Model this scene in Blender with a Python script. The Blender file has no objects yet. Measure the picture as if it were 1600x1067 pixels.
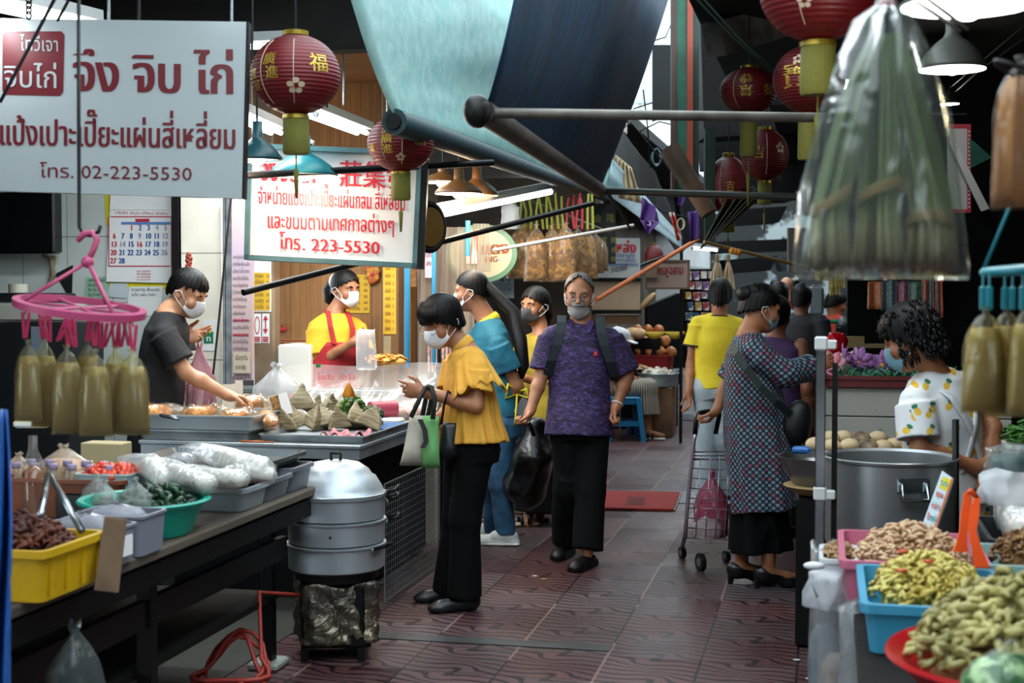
import bpy, math, random
import numpy as np
from mathutils import Vector, Matrix
R_ = random.Random(7)
scene = bpy.context.scene
COL = scene.collection
                 # - camera
F_PX = 50.0 / 36.0 * 1600
EYE = Vector((0.0, 0.0, 1.58))
YAW, PITCH = math.radians(12.43), math.radians(2.28)
cam_data = bpy.data.cameras.new('camera')
cam_data.lens, cam_data.sensor_width = 50.0, 36.0
cam_data.clip_start, cam_data.clip_end = 0.05, 300
cam_data.dof.use_dof = True
cam_data.dof.focus_distance = 7.6
cam_data.dof.aperture_fstop = 4.0
cam = bpy.data.objects.new('camera', cam_data)
cam.location = EYE
cam.rotation_euler = (math.pi / 2 - PITCH, 0, YAW)
COL.objects.link(cam)
scene.camera = cam
FH = Vector((-math.sin(YAW), math.cos(YAW), 0))
RT = Vector((math.cos(YAW), math.sin(YAW), 0))
UPZ = Vector((0, 0, 1))
FWD = FH * math.cos(PITCH) - UPZ * math.sin(PITCH)
UPC = UPZ * math.cos(PITCH) + FH * math.sin(PITCH)
                 # - sky, exposure
world = bpy.data.worlds.new('sky')
scene.world = world
world.use_nodes = True
wn = world.node_tree.nodes
bg = wn['Background']
bg.inputs[0].default_value = (0.80, 0.93, 1.0, 1)
bg.inputs[1].default_value = 3.6
scene.view_settings.view_transform = 'Standard'
scene.view_settings.look = 'None'
scene.view_settings.gamma = 1
scene.view_settings.use_curve_mapping = False
scene.view_settings.exposure = 0.55
scene.cycles.use_denoising = True
scene.cycles.max_bounces = 8
scene.cycles.transparent_max_bounces = 24
scene.cycles.caustics_reflective = False
scene.cycles.caustics_refractive = False
scene.cycles.sample_clamp_indirect = 4
                 # - placing
def ray(px, py):
 return FWD + RT * ((px - 800) / F_PX) + UPC * (-(py - 533.5) / F_PX)
def W(px, py, D):
 return EYE + ray(px, py) * D
def onz(px, py, z=0.0):
 d = ray(px, py); return EYE + d * ((z - EYE.z) / d.z)
def onx(px, py, x):
 d = ray(px, py); return EYE + d * (x / d.x)
def ony(px, py, y):
 d = ray(px, py); return EYE + d * (y / d.y)
def depth(p):
 return (Vector(p) - EYE).dot(FWD)
def pix(p):
 v = Vector(p) - EYE; D = v.dot(FWD)
 return 800 + v.dot(RT) / D * F_PX, 533.5 - v.dot(UPC) / D * F_PX
                 # - objects
def tag(o, label=None, cat=None, group=None, kind=None):
 if label: o['label'] = label
 if cat: o['category'] = cat
 if group: o['group'] = group
 if kind: o['kind'] = kind
 return o
def thing(name, label, cat, loc=(0, 0, 0), rot=(0, 0, 0), group=None):
 o = bpy.data.objects.new(name, None)
 o.empty_display_size = 0.05
 o.location = loc; o.rotation_euler = rot
 COL.objects.link(o)
 return tag(o, label, cat, group)
KIDS = {}
def copy_tree(o, loc=None, rot=None, label=None, scale=None, parent=None):
 c = o.copy(); COL.objects.link(c)
 if parent is not None: c.parent = parent
 if loc is not None: c.location = loc
 if rot is not None: c.rotation_euler = rot
 if scale is not None: c.scale = (scale,) * 3 if not hasattr(scale, '__len__') else scale
 if label: c['label'] = label
 for ch in KIDS.get(o.name, []):
  copy_tree(ch, parent=c)
 return c
def link(name, me, mat, parent=None):
 if mat is not None:
  me.materials.append(mat)
 o = bpy.data.objects.new(name, me)
 COL.objects.link(o)
 if parent is not None:
  o.parent = parent
  KIDS.setdefault(parent.name, []).append(o)
 return o
def wloc(o):
 v = Vector((0, 0, 0))
 while o is not None:
  v = v + o.location; o = o.parent
 return v
def frame_from(d):
 d = Vector(d).normalized()
 a = Vector((0, 0, 1)) if abs(d.z) < 0.9 else Vector((1, 0, 0))
 s = d.cross(a).normalized()
 return d, s, s.cross(d)
class MB:
 """collects shapes into one mesh"""
 def __init__(s): s.v = []; s.f = []; s.n = 0
 def add(s, vs, fs):
  b = s.n
  s.v.extend([tuple(p) for p in vs]); s.n += len(vs)
  s.f.extend([tuple(i + b for i in f) for f in fs])
  return s
 def box(s, c, size, ax=None, taper=1.0, bev=0.0):
  c = Vector(c); hx, hy, hz = [k / 2 for k in size]
  if ax is None: ax = (Vector((1, 0, 0)), Vector((0, 1, 0)), Vector((0, 0, 1)))
  elif not hasattr(ax, '__len__'):
   ca, sa = math.cos(ax), math.sin(ax)
   ax = (Vector((ca, sa, 0)), Vector((-sa, ca, 0)), Vector((0, 0, 1)))
  X, Y, Z = [Vector(a) for a in ax]
  b = min(bev, hx * .9, hy * .9, hz * .9)
  if b <= 0:
   vs = [c + X * (i * hx * (taper if k < 0 else 1)) + Y * (j * hy * (taper if k < 0 else 1)) + Z * (k * hz)
      for k in (-1, 1) for j in (-1, 1) for i in (-1, 1)]
   return s.add(vs, [(0, 2, 3, 1), (4, 5, 7, 6), (0, 1, 5, 4), (2, 6, 7, 3), (0, 4, 6, 2), (1, 3, 7, 5)])
  rings = []
  def ring(kx, ky, z, t):
   o = []
   for (i, j, a, e) in ((-1, -1, 0, 1), (-1, -1, 1, 0), (1, -1, 1, 0), (1, -1, 0, 1), (1, 1, 0, 1), (1, 1, 1, 0), (-1, 1, 1, 0), (-1, 1, 0, 1)):
    o.append(c + X * (i * (kx - b * a) * t) + Y * (j * (ky - b * e) * t) + Z * z)
   return o
  r = [ring(hx - b, hy - b, -hz, taper), ring(hx, hy, -hz + b, taper), ring(hx, hy, hz - b, 1), ring(hx - b, hy - b, hz, 1)]
  vs = [p for q in r for p in q]
  fs = [tuple(range(7, -1, -1)), tuple(range(24, 32))]
  for q in range(3):
   for i in range(8):
    a, e = q * 8 + i, q * 8 + (i + 1) % 8
    fs.append((a, e, e + 8, a + 8))
  return s.add(vs, fs)
 def bar(s, a, b, w, h=None):
  a, b = Vector(a), Vector(b); h = h or w
  d, sd, u = frame_from(b - a)
  return s.box((a + b) / 2, ((b - a).length, w, h), (d, sd, u))
 def tube(s, pts, r, n=8, cap=True, closed=False):
  pts = [Vector(p) for p in pts]; m = len(pts)
  rs = list(r) if hasattr(r, '__len__') else [r] * m
  vs = []; prev = None
  for i, p in enumerate(pts):
   if closed: d = pts[(i + 1) % m] - pts[i - 1]
   else: d = pts[min(i + 1, m - 1)] - pts[max(i - 1, 0)]
   if d.length < 1e-9: d = Vector((0, 0, 1))
   d.normalize()
   if prev is None: _, a, b = frame_from(d)
   else:
    a = prev - d * prev.dot(d)
    if a.length < 1e-6: _, a, b = frame_from(d)
    a.normalize(); b = a.cross(d) * -1
    b = d.cross(a)
   prev = a; b = d.cross(a)
   for k in range(n):
    t = 2 * math.pi * k / n
    vs.append(p + (a * math.cos(t) + b * math.sin(t)) * rs[i])
  fs = []
  for i in range(m if closed else m - 1):
   for k in range(n):
    q, w = i * n, ((i + 1) % m) * n
    fs.append((q + k, q + (k + 1) % n, w + (k + 1) % n, w + k))
  if cap and not closed:
   fs.append(tuple(range(n - 1, -1, -1))); fs.append(tuple(range((m - 1) * n, m * n)))
  return s.add(vs, fs)
 def lathe(s, prof, c=(0, 0, 0), n=24, sx=1, sy=1, cap=True, axis=None):
  c = Vector(c); vs = []; fs = []; m = len(prof)
  if axis is None: A, B, Z = Vector((1, 0, 0)), Vector((0, 1, 0)), Vector((0, 0, 1))
  else:
   Z, A, B = frame_from(axis)
  for (r, z) in prof:
   for k in range(n):
    t = 2 * math.pi * k / n
    vs.append(c + A * (r * math.cos(t) * sx) + B * (r * math.sin(t) * sy) + Z * z)
  for i in range(m - 1):
   for k in range(n):
    fs.append((i * n + k, i * n + (k + 1) % n, (i + 1) * n + (k + 1) % n, (i + 1) * n + k))
  if cap:
   fs.append(tuple(range(n - 1, -1, -1))); fs.append(tuple(range((m - 1) * n, m * n)))
  return s.add(vs, fs)
 def ball(s, c, r, n=12, m=8, ax=None, fn=None):
  c = Vector(c)
  if not hasattr(r, '__len__'): r = (r, r, r)
  if ax is None: ax = (Vector((1, 0, 0)), Vector((0, 1, 0)), Vector((0, 0, 1)))
  vs = []; fs = []
  for j in range(1, m):
   ph = math.pi * j / m
   for i in range(n):
    th = 2 * math.pi * i / n
    d = (math.sin(ph) * math.cos(th), math.sin(ph) * math.sin(th), math.cos(ph))
    k = fn(d) if fn else 1
    vs.append(c + ax[0] * (d[0] * r[0] * k) + ax[1] * (d[1] * r[1] * k) + ax[2] * (d[2] * r[2] * k))
  t = len(vs); vs.append(c + ax[2] * (r[2] * (fn((0, 0, 1)) if fn else 1))); vs.append(c - ax[2] * (r[2] * (fn((0, 0, -1)) if fn else 1)))
  for j in range(m - 2):
   for i in range(n):
    a, b = j * n + i, j * n + (i + 1) % n
    fs.append((a, a + n, b + n, b))
  for i in range(n):
   fs.append((t, i, (i + 1) % n))
   fs.append((t + 1, (m - 2) * n + (i + 1) % n, (m - 2) * n + i))
  return s.add(vs, fs)
 def sheet(s, fn, nu, nv):
  vs = [fn(i / nu, j / nv) for j in range(nv + 1) for i in range(nu + 1)]
  fs = [(j * (nu + 1) + i, j * (nu + 1) + i + 1, (j + 1) * (nu + 1) + i + 1, (j + 1) * (nu + 1) + i) for j in range(nv) for i in range(nu)]
  return s.add(vs, fs)
 def slab(s, corners, back):
  """front polygon extruded by vector back"""
  c = [Vector(p) for p in corners]; n = len(c); back = Vector(back)
  vs = c + [p + back for p in c]
  fs = [tuple(range(n)), tuple(range(2 * n - 1, n - 1, -1))]
  fs += [(i, i + n, (i + 1) % n + n, (i + 1) % n) for i in range(n)]
  return s.add(vs, fs)
 def loft(s, rings, cap=True, closed=True):
  n = len(rings[0]); vs = [p for r in rings for p in r]; fs = []
  for i in range(len(rings) - 1):
   for k in range(n if closed else n - 1):
    fs.append((i * n + k, i * n + (k + 1) % n, (i + 1) * n + (k + 1) % n, (i + 1) * n + k))
  if cap and closed:
   fs.append(tuple(range(n - 1, -1, -1))); m = len(rings)
   fs.append(tuple(range((m - 1) * n, m * n)))
  return s.add(vs, fs)
 def build(s, name, mat, parent=None, smooth=None, local=False, solid=0, off=0):
  o = wloc(parent) if (parent is not None and not local) else Vector((0, 0, 0))
  me = bpy.data.meshes.new(name)
  me.from_pydata([(p[0] - o.x, p[1] - o.y, p[2] - o.z) for p in s.v], [], s.f)
  me.validate()
  if smooth is not None:
   me.polygons.foreach_set('use_smooth', [True] * len(me.polygons))
   if smooth < 180: me.set_sharp_from_angle(angle=math.radians(smooth))
  ob = link(name, me, mat, parent)
  if solid:
   m = ob.modifiers.new('solid', 'SOLIDIFY'); m.thickness = solid; m.offset = off
  return ob
def solo(mb, name, mat, label, cat, group=None, smooth=None, solid=0, at=None, off=0):
 """a one mesh thing whose origin is at its own base"""
 xs = np.array(mb.v)
 o = Vector(((xs[:, 0].min() + xs[:, 0].max()) / 2, (xs[:, 1].min() + xs[:, 1].max()) / 2, xs[:, 2].min())) if at is None else Vector(at)
 mb.v = [(p[0] - o.x, p[1] - o.y, p[2] - o.z) for p in mb.v]
 ob = mb.build(name, mat, None, smooth, solid=solid, off=off)
 ob.location = o
 return tag(ob, label, cat, group)
                 # - materials
MATS = {}
class NT:
 def __init__(s, name):
  s.m = bpy.data.materials.new(name); s.m.use_nodes = True
  s.t = s.m.node_tree; s.n = s.t.nodes; s.l = s.t.links
  s.b = s.n['Principled BSDF']; s.out = s.n['Material Output']
 def new(s, typ, **kw):
  n = s.n.new(typ)
  for k, v in kw.items():
   if k.startswith('i_'):
    n.inputs[k[2:].replace('_', ' ')].default_value = v
   else: setattr(n, k, v)
  return n
 def math(s, op, a, b=None, c=None):
  n = s.n.new('ShaderNodeMath'); n.operation = op
  for i, x in enumerate((a, b, c)):
   if x is None: continue
   if isinstance(x, (int, float)): n.inputs[i].default_value = x
   else: s.l.new(x, n.inputs[i])
  return n.outputs[0]
 def coord(s, scale=(1, 1, 1), kind='Object', rot=(0, 0, 0)):
  tc = s.n.new('ShaderNodeTexCoord'); mp = s.n.new('ShaderNodeMapping')
  mp.inputs['Scale'].default_value = scale; mp.inputs['Rotation'].default_value = rot
  s.l.new(tc.outputs[kind], mp.inputs[0]); return mp.outputs[0]
 def noise(s, scale, detail=3, vec=None, rough=.5, dist=0):
  n = s.n.new('ShaderNodeTexNoise')
  n.inputs['Scale'].default_value = scale; n.inputs['Detail'].default_value = detail
  n.inputs['Roughness'].default_value = rough; n.inputs['Distortion'].default_value = dist
  s.l.new(vec if vec is not None else s.coord(), n.inputs['Vector'])
  return n.outputs['Fac']
 def ramp(s, fac, stops):
  r = s.n.new('ShaderNodeValToRGB'); e = r.color_ramp.elements
  while len(e) < len(stops): e.new(0.5)
  for i, (p, c) in enumerate(stops):
   e[i].position = p; e[i].color = (*c, 1) if len(c) == 3 else c
  s.l.new(fac, r.inputs[0]); return r.outputs[0]
 def mix(s, fac, a, b):
  n = s.n.new('ShaderNodeMix'); n.data_type = 'RGBA'
  for idx, x in ((0, fac), (6, a), (7, b)):
   if isinstance(x, (int, float)): n.inputs[idx].default_value = x
   elif isinstance(x, tuple): n.inputs[idx].default_value = (*x, 1)
   else: s.l.new(x, n.inputs[idx])
  return n.outputs[2]
 def bump(s, h, strength=.3, dist=.01):
  b = s.n.new('ShaderNodeBump'); b.inputs['Strength'].default_value = strength; b.inputs['Distance'].default_value = dist
  s.l.new(h, b.inputs['Height']); s.l.new(b.outputs[0], s.b.inputs['Normal']); return b.outputs[0]
 def base(s, c):
  if isinstance(c, tuple): s.b.inputs['Base Color'].default_value = (*c, 1)
  else: s.l.new(c, s.b.inputs['Base Color'])
 def set(s, **kw):
  for k, v in kw.items(): s.b.inputs[k.replace('_', ' ')].default_value = v
def srgb(h):
 h = h.lstrip('#'); o = []
 for i in (0, 2, 4):
  c = int(h[i:i + 2], 16) / 255
  o.append(c / 12.92 if c <= .04045 else ((c + .055) / 1.055) ** 2.4)
 return tuple(o)
def mat(name, col, rough=.6, metal=0, var=None, bump=None, emit=0, trans=0, coat=0, sheen=0, spec=.5, alpha=1, stretch=(1, 1, 1), sss=0):
 """col hex; var=(hex2, scale, lo, hi); bump=(scale, strength, dist)"""
 if name in MATS: return MATS[name]
 t = NT(name); c = srgb(col) if isinstance(col, str) else col
 t.base(c)
 t.set(Roughness=rough, Metallic=metal)
 t.b.inputs['Specular IOR Level'].default_value = spec
 if var:
  c2 = srgb(var[0]); lo = var[2] if len(var) > 2 else .4; hi = var[3] if len(var) > 3 else .65
  f = t.noise(var[1], 4, t.coord(stretch))
  t.base(t.ramp(f, [(lo, c), (hi, c2)]))
 if bump: t.bump(t.noise(bump[0], 3, t.coord(stretch)), bump[1], bump[2] if len(bump) > 2 else .005)
 if emit:
  t.b.inputs['Emission Color'].default_value = (*c, 1); t.b.inputs['Emission Strength'].default_value = emit
 if coat: t.b.inputs['Coat Weight'].default_value = coat
 if sheen: t.b.inputs['Sheen Weight'].default_value = sheen
 if alpha < 1: t.b.inputs['Alpha'].default_value = alpha
 if sss:
  t.b.inputs['Subsurface Weight'].default_value = sss; t.b.inputs['Subsurface Radius'].default_value = (1, .4, .2); t.b.inputs['Subsurface Scale'].default_value = .006
 if trans:
  tr = t.new('ShaderNodeBsdfTranslucent'); tr.inputs[0].default_value = (*c, 1)
  mx = t.new('ShaderNodeMixShader'); mx.inputs[0].default_value = trans
  t.l.new(t.b.outputs[0], mx.inputs[1]); t.l.new(tr.outputs[0], mx.inputs[2]); t.l.new(mx.outputs[0], t.out.inputs[0])
 MATS[name] = t.m
 return t.m
def film(name, tint='#ffffff', haze=.15, gloss=.5, rough=.12, wr=(30, .5), white='#ffffff'):
 """thin clear plastic: see-through, milky by haze, shiny by gloss"""
 if name in MATS: return MATS[name]
 t = NT(name)
 tp = t.new('ShaderNodeBsdfTransparent'); tp.inputs[0].default_value = (*srgb(tint), 1)
 df = t.new('ShaderNodeBsdfDiffuse'); df.inputs[0].default_value = (*srgb(white), 1)
 gl = t.new('ShaderNodeBsdfGlossy'); gl.inputs[0].default_value = (1, 1, 1, 1); gl.inputs['Roughness'].default_value = rough + .08
 b = t.new('ShaderNodeBump'); b.inputs['Strength'].default_value = wr[1]; b.inputs['Distance'].default_value = .02
 t.l.new(t.noise(wr[0], 2, t.coord((1, 1, .35)), dist=1.0), b.inputs['Height'])
 t.l.new(b.outputs[0], gl.inputs['Normal'])
 lw = t.new('ShaderNodeLayerWeight'); lw.inputs[0].default_value = .35
 t.l.new(b.outputs[0], lw.inputs['Normal'])
 m1 = t.new('ShaderNodeMixShader'); m1.inputs[0].default_value = haze
 t.l.new(tp.outputs[0], m1.inputs[1]); t.l.new(df.outputs[0], m1.inputs[2])
 m2 = t.new('ShaderNodeMixShader')
 t.l.new(t.math('MULTIPLY', t.math('MINIMUM', lw.outputs['Fresnel'], .55), gloss * .55), m2.inputs[0])
 t.l.new(m1.outputs[0], m2.inputs[1]); t.l.new(gl.outputs[0], m2.inputs[2])
 t.l.new(m2.outputs[0], t.out.inputs[0])
 MATS[name] = t.m
 return t.m
                 # - lettering
GLY = {}
TONE = '\u0e48\u0e49\u0e4a\u0e4b\u0e4c'; UPV = '\u0e34\u0e35\u0e36\u0e37\u0e31\u0e47'
def _glyph_raw(s, bold):
 c = bpy.data.curves.new('t', 'FONT'); c.body = s; c.size = 1; c.resolution_u = 2; c.offset = bold
 c.fill_mode = 'FRONT' if hasattr(c, 'fill_mode') else 'FRONT'
 o = bpy.data.objects.new('t', c)
 me = o.to_mesh()
 vs = np.array([v.co[:2] for v in me.vertices]).reshape(-1, 2); fs = [tuple(p.vertices) for p in me.polygons]
 o.to_mesh_clear(); bpy.data.objects.remove(o); bpy.data.curves.remove(c)
 return vs, fs
def glyph(ch, bold=0):
 k = (ch, bold)
 if k not in GLY:
  if ch == ' ': GLY[k] = (np.zeros((0, 2)), [], .28)
  else:
   vs, fs = _glyph_raw(ch, bold)
   a = _glyph_raw(ch + 'l', 0)[0][:, 0].max() - _glyph_raw('l', 0)[0][:, 0].max()
   GLY[k] = (vs, fs, a)
 return GLY[k]
def text_mesh(s, bold=0):
 V = []; Fc = []; x = 0; n = 0
 for i, ch in enumerate(s):
  vs, fs, a = glyph(ch, bold)
  up = 0
  if ch in TONE:
   j = i - 1
   if j >= 0 and s[j] in UPV: up = .2
  if len(vs):
   V.append(vs + np.array([x, up])); Fc += [tuple(q + n for q in f) for f in fs]; n += len(vs)
  x += a
 V = np.concatenate(V) if V else np.zeros((0, 2))
 return V, Fc, x
HEM = {'th': .558, 'la': .69, 'cj': .84}
class Board:
 """a flat face in the place; pixels of the photograph give spots on it"""
 def __init__(s, p, n): s.p = Vector(p); s.n = Vector(n).normalized()
 @staticmethod
 def of(a, b, c):
  n = (Vector(b) - a).cross(Vector(c) - a); n.normalize()
  if n.dot(Vector(a) - EYE) > 0: n = -n
  return Board(a, n)
 def at(s, px, py, lift=0):
  d = ray(px, py); t = (s.p - EYE).dot(s.n) / d.dot(s.n)
  return EYE + d * t + s.n * lift
 def text(s, mb, txt, x0, y0, x1, y1, h, kind='th', bold=0, lift=.003):
  """baseline from pixel (x0,y0) to (x1,y1); letter height h pixels"""
  V, Fc, wdt = text_mesh(txt, 0)
  a, b = s.at(x0, y0, lift), s.at(x1, y1, lift)
  up = s.at(x0, y0 - h, lift) - a
  X = (b - a) / max(wdt, 1e-6); Y = up / HEM[kind]
  for k in ((0,) if not bold else (-1, -.33, .33, 1)):
   o = X * (bold * k) + s.n * (2e-5 * k)
   mb.add([a + o + X * float(v[0]) + Y * float(v[1]) for v in V], Fc)
 def rect(s, mb, x0, y0, x1, y1, lift=.002, slope=0, back=0):
  c = [s.at(x0, y0, lift), s.at(x0, y1, lift), s.at(x1, y1 + slope * (x1 - x0), lift), s.at(x1, y0 + slope * (x1 - x0), lift)]
  if back: mb.slab(c, s.n * -back)
  else: mb.add(c, [(0, 1, 2, 3)])
 def poly(s, mb, pts, lift=.002, back=0):
  c = [s.at(x, y, lift) for x, y in pts]
  if back: mb.slab(c, s.n * -back)
  else: mb.add(c, [tuple(range(len(c)))])
def facing(px, py, D, yaw=0):
 """board through a point, turned yaw degrees from square to the street (0 = facing straight down the street)"""
 a = math.radians(yaw)
 return Board(W(px, py, D), (math.sin(a), -math.cos(a), 0))
                 # - smooth solids from distance fields
class SDF:
 def __init__(s, h=.006): s.p = []; s.h = h; s.noise = []
 def cap(s, a, b, ra, rb=None, k=.01, op='u'):
  a, b = np.array(a, float), np.array(b, float); rb = ra if rb is None else rb
  lo = np.minimum(a - ra, b - rb); hi = np.maximum(a + ra, b + rb)
  def fn(X, Y, Z):
   d = b - a; L2 = max(d.dot(d), 1e-12)
   px, py, pz = X - a[0], Y - a[1], Z - a[2]
   t = np.clip((px * d[0] + py * d[1] + pz * d[2]) / L2, 0, 1)
   return np.sqrt((px - t * d[0]) ** 2 + (py - t * d[1]) ** 2 + (pz - t * d[2]) ** 2) - (ra + (rb - ra) * t)
  s.p.append((lo, hi, fn, k, op)); return s
 def ell(s, c, r, ax=None, k=.01, op='u'):
  c = np.array(c, float); r = np.array(r if hasattr(r, '__len__') else (r,) * 3, float)
  A = np.eye(3) if ax is None else np.array([list(a) for a in ax], float)
  e = np.sqrt(((A * r[:, None]) ** 2).sum(0))
  def fn(X, Y, Z):
   px, py, pz = X - c[0], Y - c[1], Z - c[2]
   q = [(px * A[i, 0] + py * A[i, 1] + pz * A[i, 2]) for i in range(3)]
   k0 = np.sqrt(sum((q[i] / r[i]) ** 2 for i in range(3)) + 1e-12)
   k1 = np.sqrt(sum((q[i] / r[i] ** 2) ** 2 for i in range(3)) + 1e-12)
   return k0 * (k0 - 1) / k1
  s.p.append((c - e, c + e, fn, k, op)); return s
 def loft(s, a, b, side, ts, ws, ds, offs=None, k=.02, op='u', t0=None, t1=None, fold=None):
  """elliptic rings along a->b; side = axis of the widths; offs = shift along the third axis"""
  a, b = np.array(a, float), np.array(b, float); d = b - a; L = np.linalg.norm(d); u = d / L
  sd = np.array(side, float); sd = sd - u * sd.dot(u); sd /= np.linalg.norm(sd); fr = np.cross(u, sd)
  t0 = ts[0] if t0 is None else t0; t1 = ts[-1] if t1 is None else t1
  offs = [0] * len(ts) if offs is None else offs
  m = max(max(ws), max(ds)) + max(abs(o) for o in offs)
  lo = np.minimum(a + u * L * t0, a + u * L * t1) - m; hi = np.maximum(a + u * L * t0, a + u * L * t1) + m
  def fn(X, Y, Z):
   px, py, pz = X - a[0], Y - a[1], Z - a[2]
   t = (px * u[0] + py * u[1] + pz * u[2]) / L
   w, dd, of = np.interp(t, ts, ws), np.interp(t, ts, ds), np.interp(t, ts, offs)
   x = px * sd[0] + py * sd[1] + pz * sd[2]; y = px * fr[0] + py * fr[1] + pz * fr[2] - of
   k0 = np.sqrt((x / w) ** 2 + (y / dd) ** 2 + 1e-12)
   k1 = np.sqrt((x / w ** 2) ** 2 + (y / dd ** 2) ** 2 + 1e-12)
   r = k0 * (k0 - 1) / k1
   if fold is not None:
    th = np.arctan2(y / dd, x / w); r = r + fold(th, t)
   return np.maximum(r, np.maximum((t0 - t) * L, (t - t1) * L))
  s.p.append((lo, hi, fn, k, op)); return s
 def hull(s, P, r, k=.01):
  """rounded tetrahedron"""
  P = np.array(P, float); c = P.mean(0); pl = []
  for i in range(4):
   q = P[[j for j in range(4) if j != i]]; n = np.cross(q[1] - q[0], q[2] - q[0]); n /= np.linalg.norm(n)
   if n.dot(c - q[0]) > 0: n = -n
   pl.append((n, n.dot(q[0])))
  def fn(X, Y, Z):
   d = None
   for n, o in pl:
    e = X * n[0] + Y * n[1] + Z * n[2] - o
    if d is None: d = e
    else:
     h = np.clip(.5 + .5 * (e - d) / .02, 0, 1); d = d + (e - d) * h + .02 * h * (1 - h)
   return d - r
  s.p.append((P.min(0) - r, P.max(0) + r, fn, k, 'u')); return s
 def plane(s, c, n):
  """cut away everything on the n side"""
  c, n = np.array(c, float), np.array(n, float); n = n / np.linalg.norm(n)
  s.p.append((None, None, lambda X, Y, Z: -((X - c[0]) * n[0] + (Y - c[1]) * n[1] + (Z - c[2]) * n[2]), 0, 'c')); return s
 def ripple(s, amp, freq, seed=0, stretch=(1, 1, 1)):
  rng = np.random.RandomState(seed)
  for i in range(5):
   v = rng.normal(size=3) * np.array(stretch); v = v / np.linalg.norm(v) * freq * (.6 + .9 * rng.rand())
   s.noise.append((amp * (.5 + rng.rand()) / 2.2, v, rng.rand() * 6.28))
  return s
 def mesh(s):
  h = s.h; U = [p for p in s.p if p[4] == 'u']
  lo = np.min([p[0] for p in U], 0) - 4 * h; hi = np.max([p[1] for p in U], 0) + 4 * h
  n = np.ceil((hi - lo) / h).astype(int) + 1
  g = [lo[i] + h * np.arange(n[i]) for i in range(3)]
  Fd = np.full(n, 1.0, np.float32)
  for (a, b, fn, k, op) in s.p:
   if a is None: sl = (slice(0, n[0]), slice(0, n[1]), slice(0, n[2]))
   else:
    m = 3 * h + k * 1.5
    i0 = np.clip(np.floor((a - m - lo) / h).astype(int), 0, n - 1); i1 = np.clip(np.ceil((b + m - lo) / h).astype(int) + 1, 1, n)
    sl = tuple(slice(i0[i], max(i1[i], i0[i] + 1)) for i in range(3))
   X, Y, Z = np.meshgrid(g[0][sl[0]], g[1][sl[1]], g[2][sl[2]], indexing='ij', sparse=True)
   d = fn(X, Y, Z); f = Fd[sl]
   if op == 'u':
    if k > 0:
     hh = np.clip(.5 + .5 * (f - d) / k, 0, 1); f = f + (d - f) * hh - k * hh * (1 - hh)
    else: f = np.minimum(f, d)
   elif op == 's':
    hh = np.clip(.5 - .5 * (f + d) / max(k, 1e-6), 0, 1); f = f + (-d - f) * hh + k * hh * (1 - hh)
   else: f = np.maximum(f, -d)
   Fd[sl] = f
  if s.noise:
   band = np.abs(Fd) < .05
   I = np.argwhere(band); P = lo + I * h
   e = np.zeros(len(P))
   for (am, v, ph) in s.noise: e += am * np.sin(P @ v + ph)
   Fd[band] += e
  return surfnets(Fd, lo, h)
 def build(s, name, mat, parent=None, smooth=180, local=False):
  V, Q = s.mesh()
  o = np.array(wloc(parent)) if (parent is not None and not local) else np.zeros(3)
  me = bpy.data.meshes.new(name)
  me.vertices.add(len(V)); me.vertices.foreach_set('co', (V - o).astype(np.float32).ravel())
  nq = len(Q)
  me.loops.add(nq * 4); me.loops.foreach_set('vertex_index', Q.astype(np.int32).ravel())
  me.polygons.add(nq); me.polygons.foreach_set('loop_start', np.arange(0, nq * 4, 4, dtype=np.int32))
  me.polygons.foreach_set('use_smooth', np.ones(nq, bool))
  me.update(calc_edges=True); me.validate()
  return link(name, me, mat, parent)
def surfnets(Fd, lo, h):
 S = Fd < 0; n = np.array(Fd.shape)
 c = [(i, j, k) for i in (0, 1) for j in (0, 1) for k in (0, 1)]
 cnt = np.zeros(n - 1, np.int8)
 for (i, j, k) in c: cnt += S[i:n[0] - 1 + i, j:n[1] - 1 + j, k:n[2] - 1 + k]
 act = np.argwhere((cnt > 0) & (cnt < 8))
 idx = np.full(n - 1, -1, np.int64); idx[tuple(act.T)] = np.arange(len(act))
 vals = [Fd[act[:, 0] + i, act[:, 1] + j, act[:, 2] + k].astype(float) for (i, j, k) in c]
 acc = np.zeros((len(act), 3)); num = np.zeros(len(act))
 for a in range(8):
  for b in range(a + 1, 8):
   if sum(abs(c[a][q] - c[b][q]) for q in range(3)) != 1: continue
   fa, fb = vals[a], vals[b]; m = (fa < 0) != (fb < 0)
   t = fa[m] / (fa[m] - fb[m])
   acc[m] += np.array(c[a]) + t[:, None] * (np.array(c[b]) - np.array(c[a])); num[m] += 1
 V = lo + h * (act + acc / num[:, None])
 Qs = []
 for ax in range(3):
  o1, o2 = (ax + 1) % 3, (ax + 2) % 3
  sa = [slice(None)] * 3; sb = [slice(None)] * 3
  sa[ax] = slice(0, -1); sb[ax] = slice(1, None)
  E = np.argwhere(S[tuple(sa)] != S[tuple(sb)])
  E = E[(E[:, o1] > 0) & (E[:, o2] > 0) & (E[:, o1] < n[o1] - 1) & (E[:, o2] < n[o2] - 1)]
  ins = S[tuple(E.T)]
  def cell(d1, d2):
   q = E.copy(); q[:, o1] += d1; q[:, o2] += d2; return idx[tuple(q.T)]
  q = np.stack([cell(-1, -1), cell(0, -1), cell(0, 0), cell(-1, 0)], 1)
  q[~ins] = q[~ins][:, ::-1]
  Qs.append(q)
 Q = np.concatenate(Qs); Q = Q[(Q >= 0).all(1)]
 return V, Q
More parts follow.
